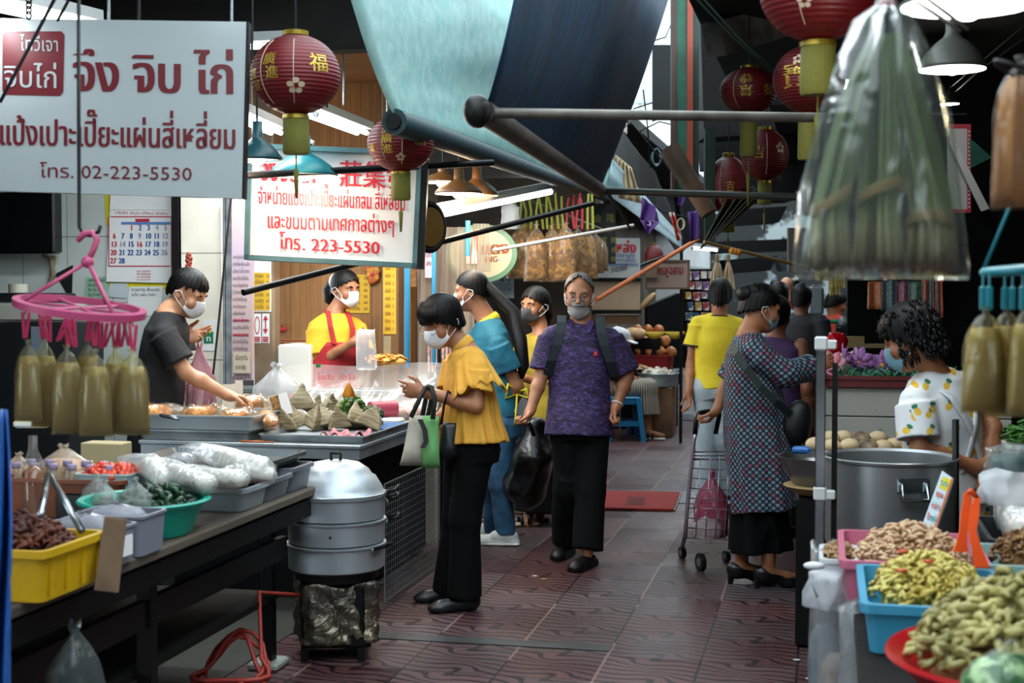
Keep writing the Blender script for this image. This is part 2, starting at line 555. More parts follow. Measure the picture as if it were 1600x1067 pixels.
                 # - the setting
def struct(mb, name, m, smooth=None, solid=0):
 o = mb.build(name, m, None, smooth, solid=solid); o['kind'] = 'structure'; return o
def floor_mat():
 t = NT('red_paving')
 tc = t.new('ShaderNodeTexCoord'); sp = t.new('ShaderNodeSeparateXYZ'); t.l.new(tc.outputs['Object'], sp.inputs[0])
 S = .397
 u = t.math('DIVIDE', t.math('ADD', sp.outputs[0], 1.293), S); v = t.math('DIVIDE', sp.outputs[1], S)
 fu = t.math('FRACT', u); fv = t.math('FRACT', v)
 def edge(f): return t.math('MINIMUM', f, t.math('SUBTRACT', 1, f))
 ju = t.math('LESS_THAN', edge(fu), .014); jv = t.math('LESS_THAN', edge(fv), .012)
 joint = t.math('MAXIMUM', ju, jv)
 sw = t.math('MULTIPLY', t.math('SINE', t.math('MULTIPLY', fv, 6.2832)), .2)
 sc = t.math('TANH', t.math('MULTIPLY', t.math('SUBTRACT', t.math('SUBTRACT', fu, .5), sw), 7.0))
 pat = t.math('ADD', t.math('ADD', fv, t.math('MULTIPLY', sc, .17)), t.math('MULTIPLY', t.math('SINE', t.math('MULTIPLY', fu, 6.2832)), .06))
 ln = t.math('FRACT', t.math('MULTIPLY', pat, 6.0))
 groove = t.math('LESS_THAN', ln, .3)
 groove = t.math('MAXIMUM', groove, joint)
 comb = t.new('ShaderNodeCombineXYZ'); t.l.new(t.math('FLOOR', u), comb.inputs[0]); t.l.new(t.math('FLOOR', v), comb.inputs[1])
 wnz = t.new('ShaderNodeTexWhiteNoise'); t.l.new(comb.outputs[0], wnz.inputs['Vector'])
 tile = t.ramp(wnz.outputs['Value'], [(0, srgb('#4c2a2a')), (.3, srgb('#5c3535')), (.55, srgb('#4c3839')), (.78, srgb('#623f3e')), (1, srgb('#544a4d'))])
 dirt = t.noise(1.7, 5, tc.outputs['Object'])
 c = t.mix(t.math('MULTIPLY', dirt, .5), tile, srgb('#453c3e'))
 c = t.mix(t.math('MULTIPLY', groove, .92), c, srgb('#120b0b'))
 lj = t.math('MULTIPLY', ju, t.math('GREATER_THAN', t.noise(.9, 2, tc.outputs['Object']), .5))
 c = t.mix(t.math('MULTIPLY', lj, .6), c, srgb('#94766e'))
 t.base(c)
 wet = t.noise(.8, 4, tc.outputs['Object'])
 rg = t.ramp(wet, [(.35, (.34,) * 3), (.65, (.55,) * 3)])
 t.l.new(t.math('ADD', t.math('MULTIPLY', wnz.outputs['Value'], .22), t.math('SUBTRACT', t.math('ADD', rg, 0), .1)), t.b.inputs['Roughness'])
 t.b.inputs['Specular IOR Level'].default_value = .38
 hgt = t.math('SUBTRACT', t.math('MULTIPLY', t.noise(60, 3, tc.outputs['Object']), .25), groove)
 t.bump(hgt, .6, .006)
 return t.m
def tile_mat(name, col, grout, sx, sy, axis=('X', 'Z'), rough=.25, off=(0, 0), gw=.012):
 t = NT(name); tc = t.new('ShaderNodeTexCoord'); sp = t.new('ShaderNodeSeparateXYZ'); t.l.new(tc.outputs['Object'], sp.inputs[0])
 a = t.math('FRACT', t.math('DIVIDE', t.math('ADD', sp.outputs[axis[0]], off[0]), sx)); b = t.math('FRACT', t.math('DIVIDE', t.math('ADD', sp.outputs[axis[1]], off[1]), sy))
 e = t.math('MAXIMUM', t.math('LESS_THAN', a, gw), t.math('LESS_THAN', b, gw))
 n = t.noise(3, 4, tc.outputs['Object'])
 base = t.ramp(n, [(.3, srgb(col)), (.75, tuple(k * .8 for k in srgb(col)))])
 t.base(t.mix(e, base, srgb(grout))); t.set(Roughness=rough)
 t.bump(t.math('SUBTRACT', 1, e), .3, .003)
 return t.m
def slat_mat(name, c1, c2, w, axis='X', rough=.4, grain=(40, 40, 1.5)):
 t = NT(name); tc = t.new('ShaderNodeTexCoord'); sp = t.new('ShaderNodeSeparateXYZ'); t.l.new(tc.outputs['Object'], sp.inputs[0])
 f = t.math('FRACT', t.math('DIVIDE', sp.outputs[axis], w))
 e = t.math('LESS_THAN', f, .07)
 n = t.noise(1, 5, t.coord(grain), dist=.6)
 c = t.ramp(n, [(.3, srgb(c1)), (.7, srgb(c2))])
 t.base(t.mix(t.math('MULTIPLY', e, .55), c, tuple(k * .25 for k in srgb(c1)))); t.set(Roughness=rough)
 t.bump(t.math('SUBTRACT', 1, e), .3, .004)
 return t.m
black = mat('sooty_black', '#040505', .85, var=('#090a0b', 3), spec=.2)  # near-black all over with slight random mottling
dark = mat('dark_timber', '#0c0a09', .8, var=('#161210', 4), bump=(30, .3), spec=.2)
steel_dark = mat('black_painted_steel', '#070808', .5, .1, spec=.3)
greypole = mat('worn_grey_pipe', '#6f6a62', .5, .3, var=('#3c3833', 8, .35, .7))
struct(MB().slab([(-7, -4, 0), (6, -4, 0), (6, 60, 0), (-7, 60, 0)], (0, 0, -.1)), 'floor', floor_mat())
conc = mat('stained_concrete', '#2f3129', .8, var=('#22231e', 2), bump=(25, .4))
struct(MB().slab([(-7, 2, .004), (-2.35, 2, .004), (-2.35, 9.3, .004), (-7, 9.3, .004)], (0, 0, -.06)), 'floor_shop', conc)
gut = mat('drain_grit', '#1c1a19', .45, var=('#2e2a27', 6), bump=(60, .6))
struct(MB().slab([(-.06, 2, .004), (.12, 2, .004), (.12, 12, .004), (-.06, 12, .004)], (0, 0, -.05)), 'floor_drain', gut)
struct(MB().slab([(-2.35, 6.02, .004), (-.9, 6.02, .004), (-.9, 6.12, .004), (-2.35, 6.12, .004)], (0, 0, -.05)), 'floor_gutter', mat('gutter_slate', '#34383a', .5, var=('#22211f', 5)))
cat_ = mat('dark_slate_inlay', '#22282a', .4, var=('#33393a', 9))
for (nm, x0, x1, y0, y1) in (('trim_1', -2.3, -.82, 10.25, 10.85),):
 struct(MB().slab([(x0, y0, .005), (x1, y0, .005), (x1, y1, .005), (x0, y1, .005)], (0, 0, -.05)), nm, cat_)
tiles = tile_mat('white_wall_tile', '#c3cdc9', '#5c6461', .30, .40, off=(.02, .13))
struct(MB().box((-5.55, 8.0, 1.7), (4.0, .2, 3.4)), 'wall_back', tiles)
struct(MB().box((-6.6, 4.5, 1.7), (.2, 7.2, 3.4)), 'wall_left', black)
pw = ony(290, 500, 7.75); pe = ony(352, 500, 7.75)
cream = tile_mat('cream_pier_tile', '#ddd6c6', '#8a8578', .9, .62, off=(.1, .1), rough=.3)
struct(MB().box(((pw.x + pe.x) / 2, 7.85, 1.7), (pe.x - pw.x, .3, 3.4)), 'wall_pier', cream)
al = mat('dull_aluminium', '#8d9294', .35, .8, var=('#6a6e70', 12))
p0 = ony(276, 500, 7.72)
struct(MB().box((p0.x, 7.74, 1.6), (.05, .06, 3.2), bev=.005), 'trim_2', steel_dark)
struct(MB().box((p0.x + .045, 7.74, 1.6), (.03, .05, 3.2), bev=.005), 'trim_3', al)
slat = slat_mat('wood_slat_panel', '#8a5f38', '#a9794b', .075, 'X')
a, b = ony(420, 500, 9.4), ony(640, 500, 9.4)
struct(MB().box(((a.x + b.x) / 2, 9.5, 1.55), (b.x - a.x, .15, 3.1)), 'wall_timber', slat)
for i, (l, r, y, m) in enumerate(((395, 428, 8.6, '#8d7a66'), (597, 622, 9.2, '#7d5a3b'))):
 a, b = ony(l, 500, y), ony(r, 500, y)
 struct(MB().box(((a.x + b.x) / 2, y + .06, 1.5), (b.x - a.x, .12, 3.0), bev=.01), 'trim_%d' % (4 + i), mat('pilaster_%d' % i, m, .4, var=('#6d5640', 3)))
bd = Board((0, 9.42, 0), (0, -1, 0))
mb = MB(); red = mat('key_band_red', '#8e2a20', .5)
bd.rect(mb, 427, 530, 476, 548, lift=.004)
k = struct(mb, 'trim_6', mat('band_cream', '#c2945e', .5))
mb = MB()
for i in range(5):
 x = 428 + i * 9.7
 for (x0, y0, x1, y1) in ((0, 531, 9.7, 533), (0, 545, 9.7, 547), (1, 535, 8, 537), (6.4, 535, 8, 543), (3, 541, 8, 543), (1, 535, 2.5, 546)):
  bd.rect(mb, x + x0, y0, x + x1, y1, lift=.008)
struct(mb, 'trim_7', red)
cm = slat_mat('ceiling_board', '#6b4426', '#8b5c35', .62, 'Y', grain=(1, 30, 30))
struct(MB().box((-4.1, 10.0, 3.02), (4.6, 6.2, .1)), 'ceiling', cm)
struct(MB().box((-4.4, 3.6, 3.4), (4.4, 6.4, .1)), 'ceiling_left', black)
struct(MB().box((-4.4, 6.85, 3.1), (4.4, .12, .7)), 'trim_8', dark)
struct(MB().box((-4.2, 13.2, 1.6), (4.3, .2, 3.2)), 'wall_rear', mat('dim_rear_wall', '#2c2722', .8, var=('#4a3c2e', 2)))
struct(MB().box((-3.9, 24, 3.4), (3.6, 21, .12)), 'ceiling_rear', black)
struct(MB().box((-2.9, 24, 3.0), (.12, 21, .5)), 'trim_9', dark)
struct(MB().box((-3.6, 26, 1.6), (.2, 24, 3.4)), 'wall_far_left', mat('far_shop_dark', '#24201c', .8, var=('#5a4a38', 1.5)))
struct(MB().box((-2.35, 10.75, 1.2), (1.2, .08, 2.4)), 'wall_mid_left', mat('stall_back_dark', '#1a1512', .8, var=('#3a2c20', 3)))
struct(MB().box((1.9, 10.3, 1.55), (3.5, .15, 3.2)), 'wall_right_back', mat('black_partition', '#030404', .9, var=('#060708', 3), spec=.1))
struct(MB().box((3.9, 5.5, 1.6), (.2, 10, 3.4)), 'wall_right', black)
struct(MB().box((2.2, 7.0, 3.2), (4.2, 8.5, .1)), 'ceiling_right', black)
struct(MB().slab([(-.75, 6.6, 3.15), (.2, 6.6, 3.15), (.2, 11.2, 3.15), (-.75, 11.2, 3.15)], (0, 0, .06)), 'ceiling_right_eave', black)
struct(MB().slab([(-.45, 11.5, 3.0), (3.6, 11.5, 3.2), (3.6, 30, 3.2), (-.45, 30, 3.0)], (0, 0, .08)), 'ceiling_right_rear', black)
struct(MB().box((2.0, 26, 1.6), (.2, 30, 3.2)), 'wall_far_right', mat('far_right_dark', '#1c1d1d', .8, var=('#3d3a35', 1.2)))
mb = MB().bar(W(1115, 62, 8.2), W(1215, 32, 8.6), .14, .2)
struct(mb, 'trim_10', mat('weathered_fascia', '#6d6a60', .8, var=('#3f3d38', 6), bump=(20, .5)))
struct(MB().box((-.5, -4.6, 2.5), (14, .2, 5)), 'wall_behind', black)  # unseen wall, added to hold back sky light from behind the camera
struct(MB().box((-4.6, -2.0, 3.4), (5.6, 5.2, .1)), 'ceiling_behind_left', black)  # unseen roof, added to narrow the sky light to a slot overhead
struct(MB().box((3.4, -1.0, 3.4), (6.0, 7.4, .1)), 'ceiling_behind_right', black)  # other unseen half of the added light-blocking roof
fac = tile_mat('pale_far_facade', '#cfd2d2', '#9aa3a8', 1.6, 1.9, axis=('X', 'Z'), rough=.8, gw=.06)
for i, (x, y, z, sx, sy, sz) in enumerate(((-5.5, 34, 5, 5, 8, 10), (-.6, 42, 2.6, 7, 4, 5.2), (6.0, 40, 5, 6, 12, 10))):
 o = solo(MB().box((x, y, z), (sx, sy, sz)), 'far_building', fac if i != 1 else mat('dim_far_facade', '#1b1e1f', .8, var=('#8f989a', 1.3, .54, .6)), ['pale building rising behind the left stalls', 'pale building closing the far end of the market lane', 'pale building rising behind the right stalls'][i], 'building')  # lane-end facade: bright glimpses painted as pale blotches into its dark colour
 if i == 1: continue
 for ii in range(int(sx / 1.2)):
  for jj in range(1, int(sz / 2.2)): MB().box((x - sx / 2 + .7 + ii * 1.2, y - sy / 2 - .02, 1.6 + jj * 2.2), (.7, .06, 1.2)).build('window', mat('far_window', '#93a3ab', .2), o)
                 # - people
def V3(v): return np.array([v[0], v[1], v[2]], float)
skin_l = mat('skin_light', '#c99573', .5, var=('#b67f60', 9), sss=.15)
skin_m = mat('skin_tan', '#a8704e', .5, var=('#8f5b3d', 9), sss=.12)
skin_d = mat('skin_brown', '#7d4e36', .5, var=('#6a402b', 9), sss=.1)
hair_k = mat('black_hair', '#030303', .5, spec=.25, bump=(1, .6, .004), stretch=(160, 160, 12))
hair_b = mat('dark_brown_hair', '#0d0705', .5, spec=.3, bump=(1, .6, .004), stretch=(160, 160, 12))
hair_g = mat('grey_hair', '#6d6c6c', .5, var=('#2c2b2c', 60), bump=(1, .6, .004), stretch=(160, 160, 30))
mask_w = mat('white_mask_paper', '#e6e7ea', .75, var=('#d3d6dc', 20))
mask_b = mat('blue_mask_paper', '#6d9aa8', .75)
mask_k = mat('charcoal_mask', '#3a3b3f', .75)
eye_w = mat('eye_white', '#a89f97', .2); iris = mat('iris_dark', '#150d09', .1)
wire = mat('spectacle_wire', '#8a7a66', .25, .8)
class Person:
 def __init__(s, label, foot, D, yaw, H=1.65, J={}, z0=0.0, head_yaw=None, head_pitch=0, head_roll=0, wd=1.0, group=None, fem=False, hs=1.0):
  s.D = D; s.H = H; s.fem = fem; s.wd = wd; s.hs = hs
  b = W(foot, 445, D); s.base = Vector((b.x, b.y, z0))
  s.root = thing('person', label, 'person', s.base, group=group)
  a = math.radians(yaw)
  s.f = (-FH * math.cos(a) + RT * math.sin(a)).normalized(); s.l = UPZ.cross(s.f)
  def loc(l, f, u): return s.base + s.l * l * wd + s.f * f + UPZ * u * H
  sw = .103 if fem else .113
  j = {'pelvis': loc(0, 0, .535), 'neck': loc(0, 0, .835), 'head': loc(0, .02, .925)}
  for sd, k in (('L', 1), ('R', -1)):
   j['s' + sd] = loc(k * sw * H, 0, .805); j['e' + sd] = loc(k * (sw + .03) * H, -.02, .625); j['w' + sd] = loc(k * (sw + .03) * H, .06, .48)
   j['h' + sd] = loc(k * .05 * H, 0, .51); j['k' + sd] = loc(k * .052 * H, .02, .28); j['a' + sd] = loc(k * .055 * H, -.03, .045)
  for k, v in J.items():
   if len(v) == 3 and abs(v[0]) > 3: j[k] = W(v[0], v[1], D + v[2])
  if 'pelvis' in J and 'hL' not in J:
   o = j['pelvis'] - (s.base + UPZ * (.535 * H)); o.z = 0
   for k in 'hka':
    for sd in 'LR':
     if k + sd not in J: j[k + sd] = j[k + sd] + o
  s.j = j
  hy = math.radians(yaw if head_yaw is None else head_yaw); hp = math.radians(head_pitch); hr = math.radians(head_roll)
  f0 = (-FH * math.cos(hy) + RT * math.sin(hy)).normalized(); l0 = UPZ.cross(f0)
  s.hf = f0 * math.cos(hp) - UPZ * math.sin(hp); s.hu = UPZ * math.cos(hp) + f0 * math.sin(hp); s.hl = l0
  if hr:
   s.hl, s.hu = s.hl * math.cos(hr) - s.hu * math.sin(hr), s.hu * math.cos(hr) + s.hl * math.sin(hr)
  s.up = (j['neck'] - j['pelvis']).normalized()
  s.side = ((j['sL'] - j['sR']) - s.up * (j['sL'] - j['sR']).dot(s.up)).normalized()
  s.front = s.side.cross(s.up)
  if s.front.dot(s.f) < 0: s.front = -s.front
 def hd(s, l, f, u):
  k = s.hs
  return s.j['head'] + s.hl * l * k + s.hf * f * k + s.hu * u * k
    # - the skin surface
 def body(s, m, h=.0055, hands={}, legs=True, feet=False, arms=1.0, torso=True):
  S = SDF(h); j = s.j; g = s.hs; ax = (s.hl, s.hf, s.hu); hd = s.hd
  E_ = lambda c, r, k=.012, op='u', a=ax: S.ell(hd(*c), [q * g for q in r], a, k, op)
  C_ = lambda a, b, ra, rb=None, k=.01, op='u': S.cap(hd(*a), hd(*b), ra * g, (ra if rb is None else rb) * g, k, op)
  E_((0, -.012, .035), (.073, .092, .082), 0)
  E_((0, .022, -.03), (.060, .068, .085), .03)
  E_((0, .058, -.09), (.034, .03, .026), .03)
  E_((.036, .058, -.03), (.03, .028, .032), .02); E_((-.036, .058, -.03), (.03, .028, .032), .02)
  C_((-.04, .074, .024), (.04, .074, .024), .013, None, .02)
  E_((.033, .102, .003), (.024, .019, .014), .012, 's'); E_((-.033, .102, .003), (.024, .019, .014), .012, 's')
  C_((0, .086, .012), (0, .107, -.028), .008, .013, .012)
  E_((.012, .098, -.034), (.009, .01, .008), .008); E_((-.012, .098, -.034), (.009, .01, .008), .008)
  C_((-.018, .087, -.06), (.018, .087, -.06), .008, None, .006); C_((-.014, .086, -.071), (.014, .086, -.071), .008, None, .006)
  for k in (1, -1):
   E_((k * .074, -.014, -.008), (.011, .02, .032), .008)
   E_((k * .082, -.010, -.006), (.006, .010, .018), .006, 's')
  nr = .050 if s.fem else .057
  S.cap(j['neck'] + s.up * .0, hd(0, -.02, -.06), nr * 1.08, nr, .03)
  H = s.H; w = s.wd
  if torso:
   P, N = j['pelvis'], j['neck']
   S.loft(P, N, s.side, [-.1, .0, .25, .6, .84, .95, 1.0], [.14 * w, .155 * w, .13 * w, .145 * w, .16 * w, .1, .06], [.09 * w, .105 * w, .09 * w, .1 * w, .09 * w, .07, .055], [0] * 7, .03)
  for sd in 'LR':
   A, B, Cc = j['s' + sd], j['e' + sd], j['w' + sd]
   r = (.043, .038, .026) if not s.fem else (.039, .034, .0235)
   r = [q * arms for q in r]
   S.cap(A, B, r[0], r[1], .03); 
   q = B.lerp(Cc, .35); S.cap(B, q, r[1] * .98, r[1] * 1.02, .02); S.cap(q, Cc, r[1] * 1.02, r[2], .02)
   if sd in hands:
    hand(S, A, B, Cc, *hands[sd], scale=(.92 if s.fem else 1.0) * g)
   if legs:
    a, b, c = j['h' + sd], j['k' + sd], j['a' + sd]
    S.cap(a, b, .07 * w, .046 * w, .03); q = b.lerp(c, .3); S.cap(b, q, .045 * w, .05 * w, .03); S.cap(q, c, .05 * w, .034, .02)
    if feet:
     d = s.toe(sd); S.cap(c - UPZ * .02, c + d * .1 - UPZ * .045, .034, .026, .02); S.cap(c - UPZ * .035 - d * .03, c - UPZ * .03, .03, .03, .02)
     S.cap(c + d * .1 - UPZ * .045, c + d * .16 - UPZ * .05, .027, .018, .02)
  return S.build('body', m, s.root)
 def toe(s, sd):
  t = getattr(s, 'toes', {}).get(sd)
  if t is None: return s.f
  a = math.radians(t); return (-FH * math.cos(a) + RT * math.sin(a)).normalized()
    # - garments
 def top(s, m, sleeve=.55, hem=-.15, ws=None, ds=None, h=.0065, slr=(.07, .072), name='shirt', neck=1.0, rip=(.005, 26), fold=None, seedv=1, cuts=(), tsx=None, hemn=None, extra=None, offs=None):
  S = SDF(h); j = s.j; w = s.wd; P, N = j['pelvis'], j['neck']
  ts = tsx or [-.3, -.15, 0, .25, .6, .84, .95, neck]
  ws = [k * w for k in (ws or [.19, .185, .18, .16, .17, .175, .12, .075])]
  ds = [k * w for k in (ds or [.13, .128, .125, .112, .12, .108, .09, .075])]
  S.loft(P, N, s.side, ts, ws, ds, offs, .03, t0=hem, t1=neck, fold=fold)
  sl = sleeve if isinstance(sleeve, dict) else {'L': sleeve, 'R': sleeve}
  for sd in 'LR':
   A, B, Cc = j['s' + sd], j['e' + sd], j['w' + sd]; f = sl[sd]
   if f <= 0: continue
   S.cap(N + s.up * -.015 + (A - N) * .25, A + (A - N) * -.06, .052, slr[0] * .86, .03)
   e = A.lerp(B, min(f, 1.0)) if f < 1 else B
   d = (B - A).normalized(); sdv = d.cross(s.front)
   if sdv.length < .1: sdv = d.cross(s.side)
   S.loft(A, e, sdv, [0, 1], [slr[0], slr[1]], [slr[0], slr[1]], None, .025)
   if f > 1:
    e2 = B.lerp(Cc, f - 1); d2 = (Cc - B)
    S.ell(B, slr[1] * .98, None, .02)
    sdv = d2.cross(s.front) if d2.cross(s.front).length > .05 else d2.cross(s.side)
    S.loft(B, e2, sdv, [0, 1], [slr[1], slr[1] * .9], [slr[1], slr[1] * .9], None, .02)
  if extra: extra(S)
  for c, n in cuts: S.plane(c, n)
  if rip: S.ripple(rip[0], rip[1], seedv, (1, 1, .6))
  return S.build(name, m, s.root)
 def pants(s, m, r=(.098, .075, .072), hemf=.97, h=.007, name='trousers', waist=.12, w=1.0, rip=(.004, 24), seedv=3):
  S = SDF(h); j = s.j; wd = s.wd
  P, N = j['pelvis'], j['neck']
  S.loft(P, N, s.side, [-.25, -.1, 0, waist + .1], [.15 * w * wd, .172 * w * wd, .165 * w * wd, .15 * w * wd], [.11 * wd, .125 * wd, .12 * wd, .105 * wd], None, .02, t0=-.22, t1=waist)
  for sd in 'LR':
   a, b, c = j['h' + sd], j['k' + sd], j['a' + sd]
   e = b.lerp(c, hemf)
   S.cap(a, b, r[0] * wd, r[1] * wd, .03)
   S.loft(b, e, (b - e).cross(s.front), [-.2, .08, .45, 1], [r[1] * wd * .8, r[1] * wd * .98, (r[1] + r[2]) / 2, r[2]], [r[1] * wd * .8, r[1] * wd * .98, (r[1] + r[2]) / 2, r[2]], None, .03)
  if rip: S.ripple(rip[0], rip[1], seedv, (1, 1, .35))
  return S.build(name, m, s.root)
 def shoe(s, sd, m, style='flat', L=.24, m2=None):
  c = s.j['a' + sd]; d = s.toe(sd); sdv = UPZ.cross(d); S = SDF(.004)
  g = Vector((c.x, c.y, s.base.z)) if c.z - s.base.z < .16 else Vector((c.x, c.y, c.z - .07))
  heel = .03 if style == 'heel' else 0
  hp = g - d * .045; tp = g + d * (L - .085)
  if style == 'sandal':
   S.loft(g - d * .07 + UPZ * .014, g + d * (L - .06) + UPZ * .014, sdv, [0, .1, .5, .75, .95, 1], [.025, .034, .036, .044, .034, .02], [.014] * 6, None, 0)
   o = S.build('sandal', m, s.root)
   b = MB()
   for t0 in ((.08, .05), (.13, .042)):
    q = g + d * (L * t0[0] * 4 - .07)
    b.tube([q + sdv * .045 + UPZ * .02, q + sdv * .034 + UPZ * (.02 + t0[1]), q + UPZ * (.03 + t0[1]), q - sdv * .034 + UPZ * (.02 + t0[1]), q - sdv * .045 + UPZ * .02], .012, 6)
   b.build('strap', m2 or m, o, 180)
   return o
  S.ell(g - d * .03 + UPZ * (.045 + heel), (.034, .05, .048), (sdv, d, UPZ), 0)
  S.cap(g + UPZ * (.04 + heel), g + d * (L - .12) + UPZ * .028, .036, .032, .03)
  S.ell(g + d * (L - .11) + UPZ * .022, (.042, .06, .026), (sdv, d, UPZ), .03)
  if style == 'sneaker':
   S.cap(g + UPZ * .07, g + d * .06 + UPZ * .055, .036, .034, .02)
   S.cap(g - d * .05 + UPZ * .012, g + d * (L - .1) + UPZ * .012, .04, .042, .006)
  elif style in ('flat', 'heel'):
   S.ell(g + d * .015 + UPZ * (.085 + heel), (.032, .062, .05), (sdv, d, UPZ), .006, 's')
  elif style == 'slide':
   S.cap(g - d * .06 + UPZ * .012, g + d * (L - .1) + UPZ * .012, .042, .046, .008)
   S.ell(g - d * .02 + UPZ * .1, (.05, .07, .07), (sdv, d, UPZ), .006, 's')
  S.plane((g.x, g.y, s.base.z + .001) if c.z - s.base.z < .16 else tuple(g), (0, 0, -1))
  o = S.build('shoe', m, s.root)
  if style == 'heel':
   MB().tube([g - d * .055 + UPZ * .045, g - d * .06], [.02, .014], 8).build('heel', m, o)
  if style == 'sneaker' and m2:
   MB().box(g + d * .035 + UPZ * .011, (L * .92, .088, .02), (d, sdv, UPZ), bev=.009).build('sole', m2, o)
  return o
    # - head things
 def hair(s, m, front=.07, side=-.02, back=-.07, bulk=1.08, rough=.004, part=None, lift=0, seedv=0, edge=.006, extra=None, thick=.012, sidew=1.0):
  rng = np.random.RandomState(seedv); na, ns = 72, 22; mb = MB()
  ph = rng.rand(8) * 6.28
  outer = []; inner = []
  for jj in range(ns + 1):
   t = jj / ns
   for i in range(na):
    a = 2 * math.pi * i / na                        # 0 = front
    c = math.cos(a)
    um = (front * max(0, c) ** .7 + side * (1 - abs(c)) ** .8 + back * max(0, -c) ** .7) if True else 0
    wgt = max(0, c) ** .7 + (1 - abs(c)) ** .8 + max(0, -c) ** .7; um /= wgt
    um += edge * math.sin(a * 17 + ph[0]) + edge * .7 * math.sin(a * 29 + ph[1])
    ut = .035 + .092 * bulk + lift
    u = ut + (um - ut) * t ** 1.3
    z = (u - .035) / (.092 * bulk + lift if u > .035 else .12 * bulk)
    rr = math.sqrt(max(0, 1 - min(1, abs(z)) ** 2)) if u > .035 else (1 - .10 * min(1, abs(z)) ** 2)
    st = 1 + rough * 10 * (math.sin(a * 23 + ph[2] + 4 * t) * .35 + math.sin(a * 41 + ph[3] - 3 * t) * .25) * min(1, t * 2)
    if part is not None: st *= 1 - .06 * math.exp(-((a - part + math.pi) % (2 * math.pi) - math.pi) ** 2 / .02) * (1 - t)
    x, y = math.sin(a) * .079 * bulk * rr * st * sidew, math.cos(a) * .1 * bulk * rr * st - .012
    outer.append(s.hd(x, y, u)); k = 1 - thick / .09
    inner.append(s.hd(x * k, (y + .012) * k - .012, u - (thick if t < .6 else 0)))
  n = len(outer); mb.add(outer + inner, [])
  fs = []
  for jj in range(ns):
   for i in range(na):
    a, b = jj * na + i, jj * na + (i + 1) % na
    fs.append((a, b, b + na, a + na)); fs.append((n + a, n + a + na, n + b + na, n + b))
  for i in range(na):
   a, b = ns * na + i, ns * na + (i + 1) % na
   fs.append((a, b, n + b, n + a))
  mb.f += fs
  if extra: extra(mb)
  return mb.build('hair', m, s.root, 180)
 def mask(s, m, top=.0, bot=-.118, beak=.028, loops=True, m2=None, wide=68):
  mb = MB()
  def fn(u, v):
   a = math.radians((u - .5) * 2 * wide); c = abs(u - .5) * 2
   t = top - .012 * c - (.0 if c < .5 else (c - .5) * .03); b = bot + .045 * c ** 1.5
   z = t + (b - t) * v
   bulge = beak * math.exp(-(c / .5) ** 2) * math.sin(math.pi * min(1, .12 + v * .85)) ** .8
   pull = -.022 * v ** 3 * (1 - c)
   return s.hd(math.sin(a) * (.071 + .002 * math.sin(v * 9)), math.cos(a) * (.086 + bulge + pull) + .006 + bulge * .3, z)
  mb.sheet(fn, 24, 14)
  o = mb.build('face_mask', m, s.root, 180, solid=.003, off=1)
  if loops:
   lp = MB()
   for k in (1, -1):
    e = wide / 90
    q = [fn(1 if k > 0 else 0, .1), s.hd(k * .084, -.0, .012), s.hd(k * .088, -.03, .002), s.hd(k * .086, -.03, -.022), s.hd(k * .078, 0, -.045), fn(1 if k > 0 else 0, .92)]
    lp.tube(q, .0022, 5)
   lp.build('ear_loop', m2 or mask_w, o, 180)
  return o
 def eyes(s, open_=True, brow=hair_k, glasses=False):
  for k in (1, -1):
   if open_:
    e = MB().ball(s.hd(k * .033, .0795, .002), (.0125, .0105, .0058), 12, 8, (s.hl, s.hf, s.hu)).build('eye', eye_w, s.root, 180)
    MB().ball(s.hd(k * .033, .0853, .002), (.0058, .0058, .0054), 10, 8, (s.hl, s.hf, s.hu)).build('iris', iris, e, 180)
   MB().tube([s.hd(k * .016, .089, .021), s.hd(k * .034, .09, .028), s.hd(k * .052, .078, .022)], [.0035, .004, .002], 6).build('eyebrow', brow, s.root, 180)
  if glasses:
   g = MB()
   for k in (1, -1):
    g.tube([s.hd(k * .034 + .024 * math.cos(a), .107 - .01 * abs(math.cos(a)) * (1 if math.cos(a) * k > 0 else 0), -.003 + .019 * math.sin(a)) for a in [i * math.pi / 9 for i in range(18)]], .0016, 5, closed=True)
    g.tube([s.hd(k * .058, .098, .002), s.hd(k * .076, .06, .006), s.hd(k * .08, -.02, .002)], .0015, 5)
   g.tube([s.hd(-.01, .109, .002), s.hd(.01, .109, .002)], .0016, 5)
   o = g.build('spectacles', wire, s.root, 180)
